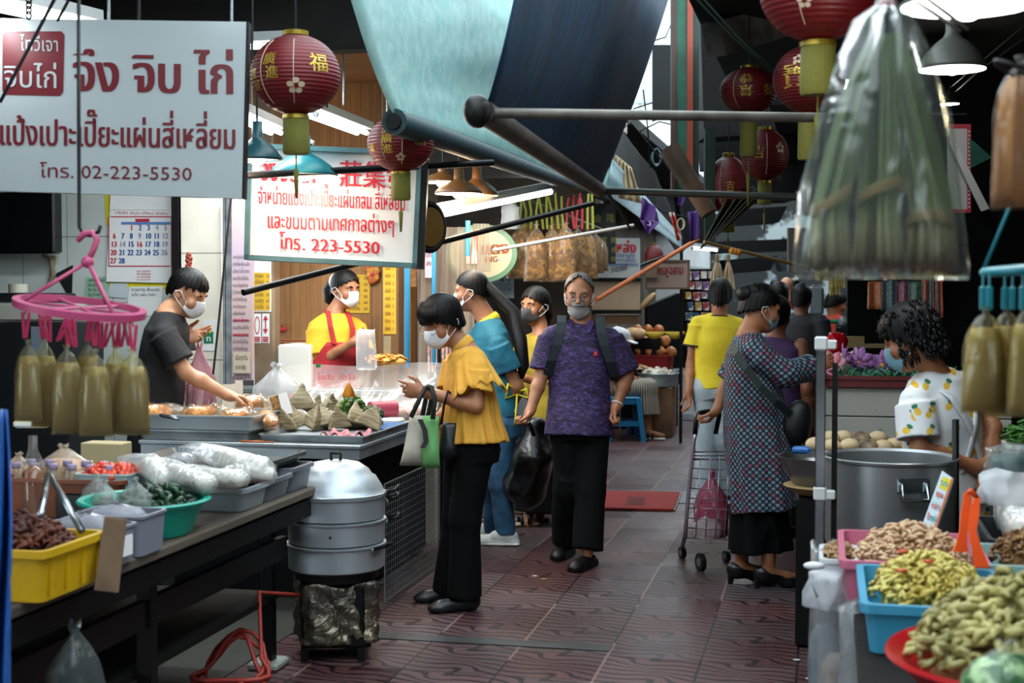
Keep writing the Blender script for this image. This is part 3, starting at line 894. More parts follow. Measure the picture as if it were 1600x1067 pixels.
def hand(S, sh, el, wr, d, t, ps=1, curl=.4, spread=.1, grip=None, scale=1.0, sd=1):
 """d = where the fingers point, t = thumb side, ps = which face the fingers curl to"""
 d = Vector(d).normalized(); t = Vector(t); t = (t - d * t.dot(d)).normalized(); n = d.cross(t) * ps; k = scale
 P = Vector(wr)
 c1 = P + d * .05 * k
 S.cap(P - d * .01, P + d * .02 * k, .024 * k, .026 * k, .02)
 S.loft(P, P + d * .092 * k, t, [0, .4, .8, 1], [.026 * k, .038 * k, .042 * k, .039 * k], [.021 * k, .018 * k, .015 * k, .012 * k], None, .012)
 for i, (L, off) in enumerate(((.070, .031), (.078, .0105), (.072, -.0105), (.056, -.031))):
  b = P + d * (.088 - .004 * abs(i - 1)) * k + t * off * k
  ang = 0; dirn = (d + t * spread * (1.2 - i * .8)).normalized(); r = (.0094 if i < 3 else .0082) * k
  c = curl if not hasattr(curl, '__len__') else curl[i]
  for q, (fr, am) in enumerate(((.45, 62), (.31, 85), (.26, 55))):
   ang += math.radians(am) * c
   dd = dirn * math.cos(ang) + n * math.sin(ang)
   e = b + dd * L * fr * k
   S.cap(b, e, r, r * .93, .004); b = e; r *= .93
 b = P + d * .026 * k + t * .026 * k + n * .006 * k
 dd = (d * .62 + t * .72 + n * .25).normalized(); e = b + dd * .042 * k
 S.cap(b, e, .0135 * k, .0115 * k, .01)
 dd = (d * .88 + t * .2 + n * .42).normalized(); e2 = e + dd * .032 * k
 S.cap(e, e2, .0108 * k, .0095 * k, .004); S.cap(e2, e2 + (dd + n * .3).normalized() * .02 * k, .0092 * k, .0078 * k, .003)
def wave_fold(n, amp, ph=0, p2=0.5, t_hi=.7):
 """vertical drapery folds fading towards the shoulders"""
 def f(th, t):
  return amp * np.clip((t_hi - t) / t_hi, 0, 1.4) * (np.sin(n * th + ph + 1.3 * np.sin(3 * t)) + p2 * np.sin((n * 1.7) * th + 2 * ph - 2 * t))
 return f
R3, F3 = RT, FH           # image right, away from the viewer
def sc(px, D): return px * D / F_PX
   # - purple shirt man
def purple_mat():
 t = NT('purple_mottled_polo')
 n = t.noise(1, 4, t.coord((30, 30, 75)), dist=1.2)
 t.base(t.ramp(n, [(.36, srgb('#150d22')), (.52, srgb('#2c1b48')), (.68, srgb('#5a4080'))])); t.set(Roughness=.75); t.bump(t.noise(9, 3), .6, .03)
 return t.m
p = Person('balding man in purple polo shirt and black trousers walking with grey striped mask', 900, 8.1, -4, 1.67,
 J={'head': (905, 462, 0), 'neck': (908, 507, .02), 'sL': (955, 527, .0), 'sR': (858, 527, .02), 'eL': (980, 588, .02), 'eR': (846, 586, .0),
    'wL': (963, 634, -.06), 'wR': (829, 641, -.08), 'pelvis': (905, 655, 0), 'hL': (930, 668, 0), 'hR': (884, 668, 0), 'kL': (922, 765, -.05), 'kR': (888, 760, .02),
    'aL': (917, 866, -.12), 'aR': (884, 852, .22)}, head_yaw=-6, head_pitch=4)
p.toes = {'L': -28, 'R': -20}
d1 = (-RT * .35 - UPZ * .95 - FH * .2); d2 = (-RT * .5 - UPZ * .85 - FH * .3)
p.body(skin_m, hands={'L': (d1, -FH + RT * -.3, -1, .95), 'R': (d2, -FH + RT * .3, 1, .9)})
p.top(purple_mat(), sleeve=.88, hem=-.17, ws=[.195, .195, .186, .17, .17, .165, .105, .068], ds=[.15, .15, .142, .118, .12, .108, .09, .075], slr=(.068, .078), rip=(.007, 24))
p.pants(mat('black_trouser_cloth', '#050606', .85, spec=.15, bump=(40, .2)), r=(.092, .085, .088), hemf=.93)
p.hair(hair_g, front=.121, side=.012, back=-.055, bulk=1.07, rough=.009, edge=.006, thick=.01)
p.mask(mat('grey_mask_under', '#8f8d89', .8), top=-.04, bot=-.132, beak=.008, loops=False, wide=62)
p.mask(mat('grey_striped_mask', '#4a4744', .8, var=('#8d8a86', 1, .45, .55), stretch=(3, 3, 60)), top=-.008, bot=-.098, beak=.016, wide=72)
p.eyes(True, hair_g, True)
blk = mat('black_rubber', '#060707', .5, spec=.3)
p.shoe('L', blk, 'slide', .25); p.shoe('R', blk, 'slide', .25)
N = p.j['neck']; cm = mat('purple_collar', '#33204f', .8, var=('#51357a', 30)); cb = MB()
for k in (1, -1):
 q = lambda a, b, c: N + p.side * (a * k) + p.front * b + UPZ * c
 cb.slab([q(.004, .085, -.055), q(.052, .095, -.05), q(.075, .045, .012), q(.055, .03, .03), q(.03, .065, .0)], p.front * .008)
cb.build('collar', cm, p.root, 40)
MB().ball(p.j['sL'].lerp(p.j['sR'], .25) - UPZ * .10 + p.front * .118, (.012, .004, .016), 10, 6).build('chest_badge', mat('badge_red', '#c32a2a', .6), p.root, 180)
wr = p.j['wL']; dv = (wr - p.j['eL']).normalized(); _, a, b = frame_from(dv)
MB().tube([wr - dv * .012 + (a * math.cos(i * .4189) + b * math.sin(i * .4189)) * .033 for i in range(15)], .005, 6, closed=True).build('bracelet', mat('white_string', '#d8d2c8', .7), p.root, 180)
purple = p
   # - woman in ruffled yellow blouse
p = Person('woman in ruffled yellow blouse with short black hair and white mask, holding handbags', 715, 6.95, -58, 1.6,
 J={'head': (690, 502, 0), 'neck': (728, 545, .02), 'sL': (748, 580, -.13), 'sR': (712, 568, .15), 'eL': (744, 634, -.17), 'wL': (664, 613, -.14),
    'eR': (705, 640, .12), 'wR': (683, 655, .02), 'pelvis': (738, 690, 0), 'hL': (742, 700, -.07), 'hR': (722, 700, .08), 'kL': (727, 810, -.06), 'kR': (716, 805, .09), 'aL': (726, 937, -.05), 'aR': (703, 925, .16)},
 head_yaw=-46, head_pitch=24, fem=True)
p.toes = {'L': -75, 'R': -80}
p.body(skin_m, hands={'L': (-RT * .93 + UPZ * .12, UPZ * .9 - RT * .3 - FH * .1, 1, (.25, .45, .55, .6)), 'R': (-RT * .5 - UPZ * .8, -FH - RT * .3, 1, .85)}, feet=False)
ym = mat('mustard_cotton', '#dca43c', .8, var=('#cf9631', 6), bump=(11, .5, .02), trans=.12)
fold = wave_fold(13, .008, .4, .6, .8)
p.top(ym, sleeve={'L': .62, 'R': .55}, hem=-.02, ws=[.2, .2, .2, .175, .158, .15, .1, .062], ds=[.165, .165, .16, .14, .12, .10, .085, .062], slr=(.062, .08), fold=fold, rip=(.004, 30), name='blouse')
rf = MB(); A = p.j['sL']; Nk = p.j['neck']
def ruf(side, near):
 def fn(u, v):
  ang = -1.9 + 3.7 * u
  c = Nk.lerp(p.j[side], .15 + .85 * v ** .7)
  out = .05 + .085 * v
  wv = .006 * math.sin(u * 42) * v
  k = 1 if side == 'L' else -1
  return c + p.front * ((out + wv) * math.cos(ang + math.pi / 2) * -1.0) + p.side * (k * (.02 + .055 * v) * max(0, math.sin(ang + math.pi / 2 + .2)) + k * .012) + UPZ * (.055 - .02 * v - .085 * v ** 3 + wv - .045 * abs(math.cos(ang + math.pi / 2)) ** 2 * (.3 + v))
 return fn
def ruffle_l(u, v):
 a = (u - .5) * 2.6
 c = Nk + (A - Nk) * (.35 + .65 * v)
 r = .075 + .05 * v + .008 * math.sin(u * 36 + 2 * v) * v
 return c + p.front * (math.sin(a) * r * 1.15) + p.side * (math.cos(a) * r * .72) + UPZ * (.035 - .095 * v + .012 * math.sin(u * 36) * v * v - .06 * abs(math.sin(a)) ** 2)
rf.sheet(ruffle_l, 60, 8)
rf.build('shoulder_ruffle', ym, p.root, 180, solid=.004)
cl = MB(); cd = (p.hd(0, -.02, -.06) - Nk).normalized()
cl.lathe([(.058, -.01), (.062, .012), (.06, .03), (.056, .03), (.054, -.01)], Nk + cd * .012, 28, cap=False, axis=cd); cl.build('neck_frill', ym, p.root, 180)
bt = MB()
for i in range(4):
 bt.ball(Nk.lerp(p.j['pelvis'], .2 + i * .09) + p.front * (.098 + i * .006), .006, 8, 6)
bt.build('button', mat('gold_button', '#6d4a1c', .3, .5), p.root, 180)
p.pants(mat('black_slacks', '#040405', .85, spec=.15), r=(.09, .078, .086), hemf=.96)
def fringe(mb):
 for i in range(26):
  a = -1.25 + 2.1 * i / 25
  x, y = math.sin(a) * .083, math.cos(a) * .1
  mb.tube([p.hd(x * .7, y * .75, .11), p.hd(x * 1.03, y * 1.02, .072), p.hd(x * 1.1, y * 1.1, .035 + .012 * math.sin(i * 2.3))], [.014, .012, .003], 6)
p.hair(hair_k, front=.05, side=-.045, back=-.06, bulk=1.13, rough=.006, seedv=4, extra=fringe)
p.mask(mask_w, top=.0, bot=-.115, beak=.032)
p.eyes(False, hair_k, True)
sh = mat('dark_leather', '#14181c', .4)
p.shoe('L', sh, 'flat', .235); p.shoe('R', sh, 'flat', .235)
yellow_lady = p
   # - teal shirt, long ponytail
p = Person('person in teal shirt and jeans with very long black ponytail, hands behind the back', 775, 8.7, -112, 1.68,
 J={'head': (736, 455, 0), 'neck': (762, 500, 0), 'sL': (780, 540, -.16), 'sR': (742, 530, .16), 'eL': (808, 603, -.14), 'wL': (806, 634, -.05), 'eR': (800, 600, .16), 'wR': (800, 640, .02),
    'pelvis': (782, 650, 0), 'hL': (784, 662, -.08), 'hR': (772, 662, .08), 'kL': (782, 755, -.06), 'kR': (772, 750, .12), 'aL': (790, 842, -.06), 'aR': (770, 835, .2)},
 head_yaw=-100, head_pitch=6)
p.toes = {'L': -96, 'R': -96}
p.body(skin_m, hands={'L': (RT * .3 - UPZ * .8 + FH * .4, RT, 1, .6), 'R': (RT * .3 - UPZ * .8, RT * .5 - FH, -1, .6)})
tm = mat('teal_cotton', '#0d6378', .8, var=('#0a5266', 7), bump=(10, .6, .025))
p.top(tm, sleeve=.6, hem=-.02, ws=[.18, .18, .175, .16, .168, .17, .11, .07], slr=(.066, .074), rip=(.006, 22), seedv=5)
p.pants(mat('blue_denim', '#1f4460', .8, var=('#2f5f80', 5), bump=(12, .6, .02)), r=(.092, .072, .058), hemf=.93, seedv=9, rip=(.006, 40))
def tail(mb):
 a = p.hd(0, -.085, .04)
 pts = [p.hd(0, -.05, .06), a, W(802, 488, 8.66), W(812, 530, 8.58), W(818, 572, 8.54), W(814, 592, 8.55)]
 mb.tube(pts, [.035, .034, .04, .045, .035, .006], 10)
 for i in range(5): mb.tube([q + RT * (.014 * math.sin(i * 1.3 + k * .5)) - FH * (.012 * math.cos(i)) for k, q in enumerate(pts)], [.02, .022, .024, .026, .022, .003], 6)
p.hair(hair_k, front=.075, side=.0, back=-.045, bulk=1.04, rough=.003, extra=tail)
p.mask(mask_w, top=.0, bot=-.115, beak=.02)
cl = MB(); Nk = p.j['neck']
cl.lathe([(.072, -.03), (.078, -.01), (.07, .02), (.062, .02), (.064, -.02)], Nk, 28, cap=False, axis=(p.hd(0, -.02, -.06) - Nk)); 
cl.build('yellow_collar', mat('yellow_band', '#d8c81e', .7), p.root, 180)
bow = MB()
for k in (-1, 1): bow.tube([W(808, 612, 8.55), W(808 + 14 * k, 604 + 4 * k, 8.52), W(808 + 18 * k, 622, 8.53), W(808, 616, 8.55)], [.004, .01, .008, .004], 6)
bow.tube([W(808, 614, 8.55), W(806, 648, 8.52), W(804, 665, 8.53)], .006, 6)
bow.build('apron_bow', mat('yellow_band', '#d8c81e', .7), p.root, 180)
p.shoe('L', mat('white_canvas', '#c9cccb', .7), 'sneaker', .26, mat('white_sole', '#e2e2de', .5)); p.shoe('R', mat('white_canvas', '#c9cccb', .7), 'sneaker', .26, mat('white_sole', '#e2e2de', .5))
teal = p
   # - olive blouse woman
p = Person('woman in olive yellow blouse and dark grey mask, standing behind the purple shirt man', 825, 9.4, -50, 1.62,
 J={'head': (836, 478, 0), 'neck': (846, 522, 0), 'sL': (866, 545, -.1), 'sR': (820, 540, .12), 'eL': (866, 606, -.08), 'wL': (818, 590, -.14), 'eR': (812, 600, .1), 'wR': (818, 630, -.02), 'pelvis': (846, 650, 0),
    'hL': (854, 660, -.05), 'hR': (832, 660, .07), 'kL': (850, 740, -.04), 'kR': (832, 740, .06), 'aL': (842, 810, .1), 'aR': (826, 815, -.08)}, head_yaw=-42, head_pitch=3, fem=True)
p.toes = {'L': -80, 'R': -75}
p.body(skin_m, hands={'L': (-RT, UPZ, 1, .5), 'R': (-UPZ, -RT - FH, -1, .6)}, feet=True)
om = mat('olive_yellow_cloth', '#a58f22', .8, var=('#8a7618', 6), bump=(10, .6, .025))
p.top(om, sleeve={'L': .82, 'R': .8}, hem=-.18, slr=(.062, .074), ws=[.19, .187, .18, .155, .158, .155, .1, .062], rip=(.007, 26), seedv=11)
kk = mat('black_long_skirt', '#050506', .85, spec=.15, bump=(30, .2))
S = SDF(.007); S.loft(p.j['pelvis'], p.j['pelvis'] - UPZ * .62 - RT * .02, p.side, [-.1, .2, .6, 1], [.15, .175, .185, .21], [.12, .135, .15, .17], None, 0, fold=lambda th, t: .009 * t * np.sin(9 * th + 2 * t)); S.build('skirt', kk, p.root)
def olh(mb):
 mb.tube([p.hd(0, -.05, .07), p.hd(0, -.1, .0), p.hd(0, -.1, -.08), p.hd(0, -.085, -.16)], [.05, .055, .05, .02], 10)
p.hair(hair_b, front=.072, side=-.02, back=-.07, bulk=1.09, rough=.004, seedv=6, extra=olh)
p.mask(mask_k, top=-.004, bot=-.115, beak=.034)
p.eyes(True)
sm = mat('sandal_sole', '#9a8f80', .7)
p.shoe('L', sm, 'sandal', .24, blk); p.shoe('R', sm, 'sandal', .24, blk)
   # - yellow T-shirt man, from behind
p = Person('man seen from behind in yellow T-shirt with black trim and pale jeans', 1115, 10.4, 176, 1.68,
 J={'head': (1126, 462, 0), 'neck': (1124, 494, 0), 'sL': (1088, 507, 0), 'sR': (1156, 507, 0), 'eL': (1080, 570, .02), 'wL': (1076, 612, -.05), 'eR': (1160, 560, .1), 'wR': (1150, 600, .2),
    'pelvis': (1118, 600, 0), 'hL': (1104, 606, 0), 'hR': (1130, 606, 0), 'aL': (1104, 776, 0), 'aR': (1128, 772, .1), 'kL': (1104, 690, 0), 'kR': (1128, 688, 0)}, head_yaw=165)
p.toes = {'L': 170, 'R': 160}
p.body(skin_m, h=.006, hands={'L': (-UPZ + RT * .05, -RT * .2 + FH, -1, .35), 'R': (-UPZ, FH, 1, .4)})
p.top(mat('lemon_jersey', '#e3cf2c', .75, var=('#d6c023', 5), bump=(9, .5, .025)), sleeve=.52, hem=-.06, ws=[.175, .172, .168, .158, .172, .178, .12, .075], slr=(.066, .074), seedv=21)
tr = MB(); blkt = mat('black_trim', '#15171a', .7)
d = (p.j['eL'] - p.j['sL']).normalized(); c = p.j['sL'].lerp(p.j['eL'], .52); _, a, b = frame_from(d)
tr.tube([c + (a * math.cos(i * .3142) + b * math.sin(i * .3142)) * .078 for i in range(20)], .008, 6, closed=True)
c = p.j['neck'] + UPZ * .0
tr.tube([c + (p.side * math.cos(i * .3142) * .075 + p.front * math.sin(i * .3142) * .072) for i in range(20)], .008, 6, closed=True)
tr.build('trim_band', blkt, p.root, 180)
p.pants(mat('pale_denim', '#8fa2ad', .8, var=('#a9bac2', 6), bump=(11, .6, .02)), r=(.098, .08, .08), seedv=23)
p.hair(hair_k, front=.06, side=-.01, back=-.075, bulk=1.08, rough=.006, edge=.008)
p.shoe('L', blk, 'slide'); p.shoe('R', blk, 'slide')
c = p.j['neck'] + UPZ * .02
MB().tube([c + (p.side * math.cos(i * .3142) * .06 + p.front * math.sin(i * .3142) * .06) for i in range(20)], .005, 6, closed=True).build('necklace', mat('gold_chain', '#b0893a', .3, .8), p.root, 180)
   # - chequered dress woman
def dress_mat():
 t = NT('navy_square_print')
 tc = t.new('ShaderNodeTexCoord'); sp = t.new('ShaderNodeSeparateXYZ'); t.l.new(tc.outputs['Object'], sp.inputs[0])
 an = t.math('MULTIPLY', t.math('ARCTAN2', sp.outputs[1], sp.outputs[0]), .22)
 u = t.math('DIVIDE', an, .0165); v = t.math('DIVIDE', sp.outputs[2], .0165)
 fu, fv = t.math('FRACT', u), t.math('FRACT', v)
 par = t.math('MODULO', t.math('ABSOLUTE', t.math('ADD', t.math('FLOOR', u), t.math('FLOOR', v))), 2)
 sq = t.math('MULTIPLY', t.math('LESS_THAN', t.math('ABSOLUTE', t.math('SUBTRACT', fu, .5)), .42), t.math('LESS_THAN', t.math('ABSOLUTE', t.math('SUBTRACT', fv, .5)), .42))
 sq = t.math('MULTIPLY', sq, par)
 cb = t.new('ShaderNodeCombineXYZ'); t.l.new(t.math('FLOOR', u), cb.inputs[0]); t.l.new(t.math('FLOOR', v), cb.inputs[1])
 wv = t.new('ShaderNodeTexWhiteNoise'); t.l.new(cb.outputs[0], wv.inputs['Vector'])
 col = t.ramp(wv.outputs['Value'], [(0, srgb('#647e8c')), (.74, srgb('#748d98')), (.76, srgb('#8a4a5c')), (1, srgb('#8f5a68'))])
 t.base(t.mix(sq, srgb('#191f30'), col)); t.set(Roughness=.8); return t.m
p = Person('woman in navy square-print dress and black heels pulling a shopping trolley', 1190, 7.47, 112, 1.63,
 J={'head': (1188, 482, 0), 'neck': (1168, 522, 0), 'sR': (1180, 556, -.16), 'sL': (1160, 550, .16), 'eR': (1228, 585, -.14), 'wR': (1272, 572, -.02), 'eL': (1134, 605, .2), 'wL': (1120, 640, .14),
    'pelvis': (1184, 690, 0), 'hR': (1190, 700, -.06), 'hL': (1178, 700, .06), 'kL': (1166, 790, .05), 'kR': (1204, 795, -.05), 'aL': (1158, 880, .06), 'aR': (1200, 888, -.05)},
 head_yaw=106, head_pitch=14, fem=True)
p.toes = {'L': 100, 'R': 98}
p.body(skin_m, hands={'R': (RT * .9 + UPZ * .3, UPZ, -1, .5), 'L': (-RT * .6 - UPZ * .75, -FH - RT * .3, 1, .7)}, feet=True)
dm = dress_mat()
p.top(dm, sleeve={'R': 1.85, 'L': .8}, hem=-.62, tsx=[-.7, -.4, 0, .25, .6, .84, .95, 1.02], ws=[.2, .195, .185, .17, .168, .16, .105, .062], ds=[.175, .17, .17, .165, .15, .125, .09, .062], slr=(.07, .075), fold=wave_fold(7, .006, .2, .5, .6), name='dress', rip=(.006, 20))
S = SDF(.006); a = p.j['pelvis'] - UPZ * .26; S.loft(a, a - UPZ * .31 + RT * .02, p.side, [0, .5, 1], [.16, .165, .17], [.14, .15, .165], None, 0, fold=lambda th, t: .012 * np.sin(8 * th + t))
c = W(1172, 880, 7.4); S.ell(p.j['kR'] - UPZ * .24 - RT * .02 - FH * .16, (.05, .1, .2), (RT, FH, UPZ), .01, 's')
S.build('skirt', mat('black_underskirt', '#040405', .85, spec=.15), p.root)
def bun(mb):
 mb.ball(p.hd(0, -.1, .055), (.055, .05, .05), 14, 10, (p.hl, p.hf, p.hu))
 mb.ball(p.hd(0, -.06, .075), (.07, .06, .05), 14, 10, (p.hl, p.hf, p.hu))
p.hair(hair_k, front=.065, side=.0, back=-.05, bulk=1.1, rough=.005, extra=bun)
p.mask(mask_b, top=-.008, bot=-.115, beak=.02, m2=mask_w)
p.eyes(False)
hl = mat('black_heel_leather', '#0c0c0d', .3)
p.shoe('L', hl, 'heel', .24); p.shoe('R', hl, 'heel', .24)
dress_lady = p
   # - shopkeeper in grey T-shirt
p = Person('man in dark grey T-shirt and white mask leaning over the counter trays', 262, 7.5, 78, 1.7,
 J={'head': (294, 458, 0), 'neck': (264, 488, 0), 'sR': (256, 524, -.17), 'sL': (280, 515, .15), 'eR': (290, 582, -.18), 'wR': (357, 618, -.16), 'eL': (282, 560, .15), 'wL': (286, 528, .06),
    'pelvis': (244, 655, .05)}, head_yaw=74, head_pitch=26)
p.body(skin_l, legs=False, hands={'R': (RT * .95 - UPZ * .2, -FH * .7 + UPZ * .2 + RT * .2, 1, .4), 'L': (RT * .95 + UPZ * .15, UPZ * .7 + FH * .4, 1, (.1, .2, .35, .5))})
p.top(mat('charcoal_jersey', '#19191c', .85, var=('#202125', 5), bump=(9, .6, .025)), sleeve=.72, hem=-.35, tsx=[-.4, -.15, 0, .25, .6, .84, .95, 1.02], ws=[.185, .185, .18, .172, .18, .182, .12, .07], ds=[.13, .13, .128, .122, .125, .112, .09, .07], slr=(.068, .082), seedv=31, h=.006)
p.pants(mat('black_trouser_cloth', '#050606', .85, spec=.15), hemf=.9)
p.hair(hair_k, front=.058, side=.032, back=-.05, bulk=1.08, rough=.009, edge=.011, seedv=12)
p.mask(mask_w, top=.0, bot=-.115, beak=.026)
p.eyes(False)
   # - red apron woman
p = Person('woman in yellow T-shirt and red apron with ponytail and white mask behind the counter', 525, 9.2, 42, 1.63,
 J={'head': (540, 452, 0), 'neck': (522, 490, 0), 'sR': (492, 515, -.06), 'sL': (556, 512, .1), 'eR': (498, 566, -.08), 'wR': (553, 534, -.2), 'eL': (572, 565, .05), 'wL': (570, 540, -.12), 'pelvis': (520, 630, 0)},
 head_yaw=46, head_pitch=6, fem=True)
p.body(skin_m, h=.006, legs=True, hands={'R': (RT * .9 + UPZ * .25 - FH * .1, UPZ * .9 + FH * .2, 1, .55), 'L': (-RT * .4 + UPZ * .5 - FH * .3, UPZ + RT * .3, -1, .6)})
p.top(mat('sunny_yellow_cotton', '#e2b32d', .8, var=('#d6a520', 6), bump=(10, .5, .025)), sleeve=.75, hem=-.3, ws=[.2, .195, .185, .165, .168, .16, .105, .068], slr=(.064, .078), seedv=41)
apm = mat('red_apron_cloth', '#a3131f', .75, var=('#8c0f1a', 5)); ap = MB()
def apron(u, v):
 t = .68 - v * 1.0; wv = min(1, .48 + v * 2.2) if v < .24 else 1.0
 a = (u - .5) * 2.5 * wv
 c = p.j['pelvis'].lerp(p.j['neck'], t)
 w_, d_ = np.interp(t, [-.3, 0, .25, .6, .84], [.215, .2, .178, .18, .17]), np.interp(t, [-.3, 0, .25, .6, .84], [.148, .142, .13, .136, .12])
 return c + p.side * (math.sin(a) * w_) + p.front * (math.cos(a) * d_)
ap.sheet(apron, 24, 20); ao = ap.build('apron', apm, p.root, 180, solid=.006)
st = MB()
for k in (1, -1):
 q = [p.j['pelvis'].lerp(p.j['neck'], .66) + p.side * (.062 * k) + p.front * .136, p.j['pelvis'].lerp(p.j['neck'], .84) + p.side * (.078 * k) + p.front * .112, p.j['neck'] + p.side * (.068 * k) + p.front * .05 + UPZ * .01, p.j['neck'] + p.side * (.05 * k) - p.front * .05 + UPZ * .022]
 r1 = [x + p.side * .016 for x in q]; r2 = [x - p.side * .016 for x in q]; r3 = [x - p.side * .016 + p.front * .006 + UPZ * .003 for x in q]; r4 = [x + p.side * .016 + p.front * .006 + UPZ * .003 for x in q]
 st.loft([[a, b, c, d] for a, b, c, d in zip(r1, r2, r3, r4)])
st.build('neck_strap', apm, ao)
def pony(mb):
 mb.tube([p.hd(0, -.07, .05), p.hd(.0, -.12, .035), p.hd(-.01, -.145, -.02), p.hd(-.01, -.135, -.09), p.hd(0, -.12, -.12)], [.04, .042, .05, .042, .012], 10)
p.hair(hair_k, front=.072, side=-.01, back=-.05, bulk=1.06, rough=.003, extra=pony)
MB().tube([p.hd(.045 * math.cos(i * .45), -.105, .04 + .045 * math.sin(i * .45)) for i in range(14)], .012, 8, closed=True).build('scrunchie', mat('white_scrunchie', '#d5d0cc', .8), p.root, 180)
p.mask(mask_w, top=.0, bot=-.115, beak=.03)
p.eyes(True)
p.pants(mat('black_trouser_cloth', '#050606', .85, spec=.15), hemf=.9)
apron_lady = p
   # - pineapple blouse woman
def pine_mat():
 t = NT('pineapple_print')
 tc = t.new('ShaderNodeTexCoord'); vo = t.new('ShaderNodeTexVoronoi'); vo.feature = 'F1'; vo.inputs['Scale'].default_value = 11.5; vo.inputs['Randomness'].default_value = .55
 mp = t.coord((1, .55, 1), rot=(0, 0, -YAW)); t.l.new(mp, vo.inputs['Vector'])
 df = t.new('ShaderNodeVectorMath', operation='SUBTRACT'); t.l.new(mp, df.inputs[0]); t.l.new(vo.outputs['Position'], df.inputs[1])
 sp = t.new('ShaderNodeSeparateXYZ'); t.l.new(df.outputs[0], sp.inputs[0])
 x, z = sp.outputs[0], sp.outputs[2]
 sgn = t.new('ShaderNodeSeparateColor'); t.l.new(vo.outputs['Color'], sgn.inputs[0])
 tilt = t.math('MULTIPLY', t.math('SUBTRACT', sgn.outputs[0], .5), 1.6)
 xr = t.math('ADD', x, t.math('MULTIPLY', z, tilt)); zr = t.math('SUBTRACT', z, t.math('MULTIPLY', x, tilt))
 e1 = t.math('ADD', t.math('POWER', t.math('DIVIDE', xr, .0155), 2), t.math('POWER', t.math('DIVIDE', t.math('ADD', zr, .006), .019), 2))
 body = t.math('LESS_THAN', e1, 1)
 zz = t.math('SUBTRACT', zr, .02)
 wav = t.math('MULTIPLY', t.math('SINE', t.math('MULTIPLY', xr, 900)), .004)
 e2 = t.math('ADD', t.math('POWER', t.math('DIVIDE', xr, .015), 2), t.math('POWER', t.math('DIVIDE', t.math('ADD', zz, wav), .0105), 2))
 leaf = t.math('LESS_THAN', e2, 1)
 n = t.noise(300, 1)
 yel = t.ramp(n, [(.4, srgb('#d9a521')), (.6, srgb('#efc94a'))])
 c = t.mix(body, srgb('#dfe2e4'), yel); c = t.mix(leaf, c, srgb('#1d6a4c'))
 t.base(c); t.set(Roughness=.8); return t.m
p = Person('woman with black bob in white pineapple-print blouse bending over the right stall', 1470, 5.98, -128, 1.6,
 J={'head': (1422, 528, 0), 'neck': (1462, 582, 0), 'sL': (1428, 630, -.12), 'sR': (1524, 615, .14), 'eL': (1436, 700, -.16), 'wL': (1522, 728, -.12), 'eR': (1552, 668, .05), 'wR': (1537, 752, -.1), 'pelvis': (1478, 775, .05)},
 head_yaw=-112, head_pitch=24, fem=True, hs=1.1, wd=1.06)
p.body(skin_m, h=.0055, hands={'L': (RT * .9 - UPZ * .35, UPZ, -1, .5), 'R': (-UPZ * .9 - RT * .25, -FH - RT * .2, 1, .5)}, legs=True)
pm = pine_mat()
p.top(pm, sleeve={'L': .78, 'R': .5}, hem=-.5, tsx=[-.5, -.15, 0, .25, .6, .84, .95, 1.0], ws=[.21, .2, .19, .18, .185, .18, .12, .075], ds=[.15, .15, .145, .135, .14, .12, .1, .075], slr=(.083, .084), seedv=51, name='blouse', rip=(.006, 22))
def curls(mb):
 rg = random.Random(5)
 for i in range(420):
  a = rg.uniform(0, 6.28); u = rg.uniform(-.09, .12)
  if math.cos(a) > .55 and u < .05: continue
  rr = math.sqrt(max(.12, 1 - ((u - .03) / .115) ** 2)) if u > .03 else 1
  x, y = math.sin(a) * .094 * rr, math.cos(a) * .11 * rr - .012
  q = p.hd(x, y, u); o = (q - p.hd(0, 0, .03)).normalized()
  mb.tube([q - o * .008, q + o * .006 + p.hu * rg.uniform(-.012, .01) + p.hl * rg.uniform(-.012, .012), q + o * rg.uniform(.0, .010) - p.hu * .024 + p.hl * rg.uniform(-.016, .016)], [.009, .0075, .002], 4)
p.hair(hair_k, front=.06, side=-.04, back=-.09, bulk=1.16, rough=.008, seedv=9, edge=.012, extra=curls)
p.mask(mask_b, top=.0, bot=-.115, beak=.022)
stp = MB(); aw = mat('white_apron_strap', '#d7dadd', .8)
bk = -p.front
for k in (1, -1):
 pts = [p.j['neck'].lerp(p.j['s' + 'LR'[k < 0]], .42) + UPZ * .04 - bk * .02]
 for i in range(9):
  t = .84 - i * .075
  c = p.j['pelvis'].lerp(p.j['neck'], t)
  xw = k * (.085 - .155 * i / 8); dd = np.interp(t, [.2, .6, .84], [.147, .153, .132]); ww = np.interp(t, [.2, .6, .84], [.19, .194, .187])
  pts.append(c + p.side * xw + bk * (dd * math.sqrt(1 - (xw / ww) ** 2) + .008))
 stp.loft([[q + p.side * .02, q - p.side * .02, q - p.side * .02 + bk * .006, q + p.side * .02 + bk * .006] for q in pts])
stp.build('apron_strap', aw, p.root, 180)
p.pants(mat('black_trouser_cloth', '#050606', .85, spec=.15), hemf=.9)
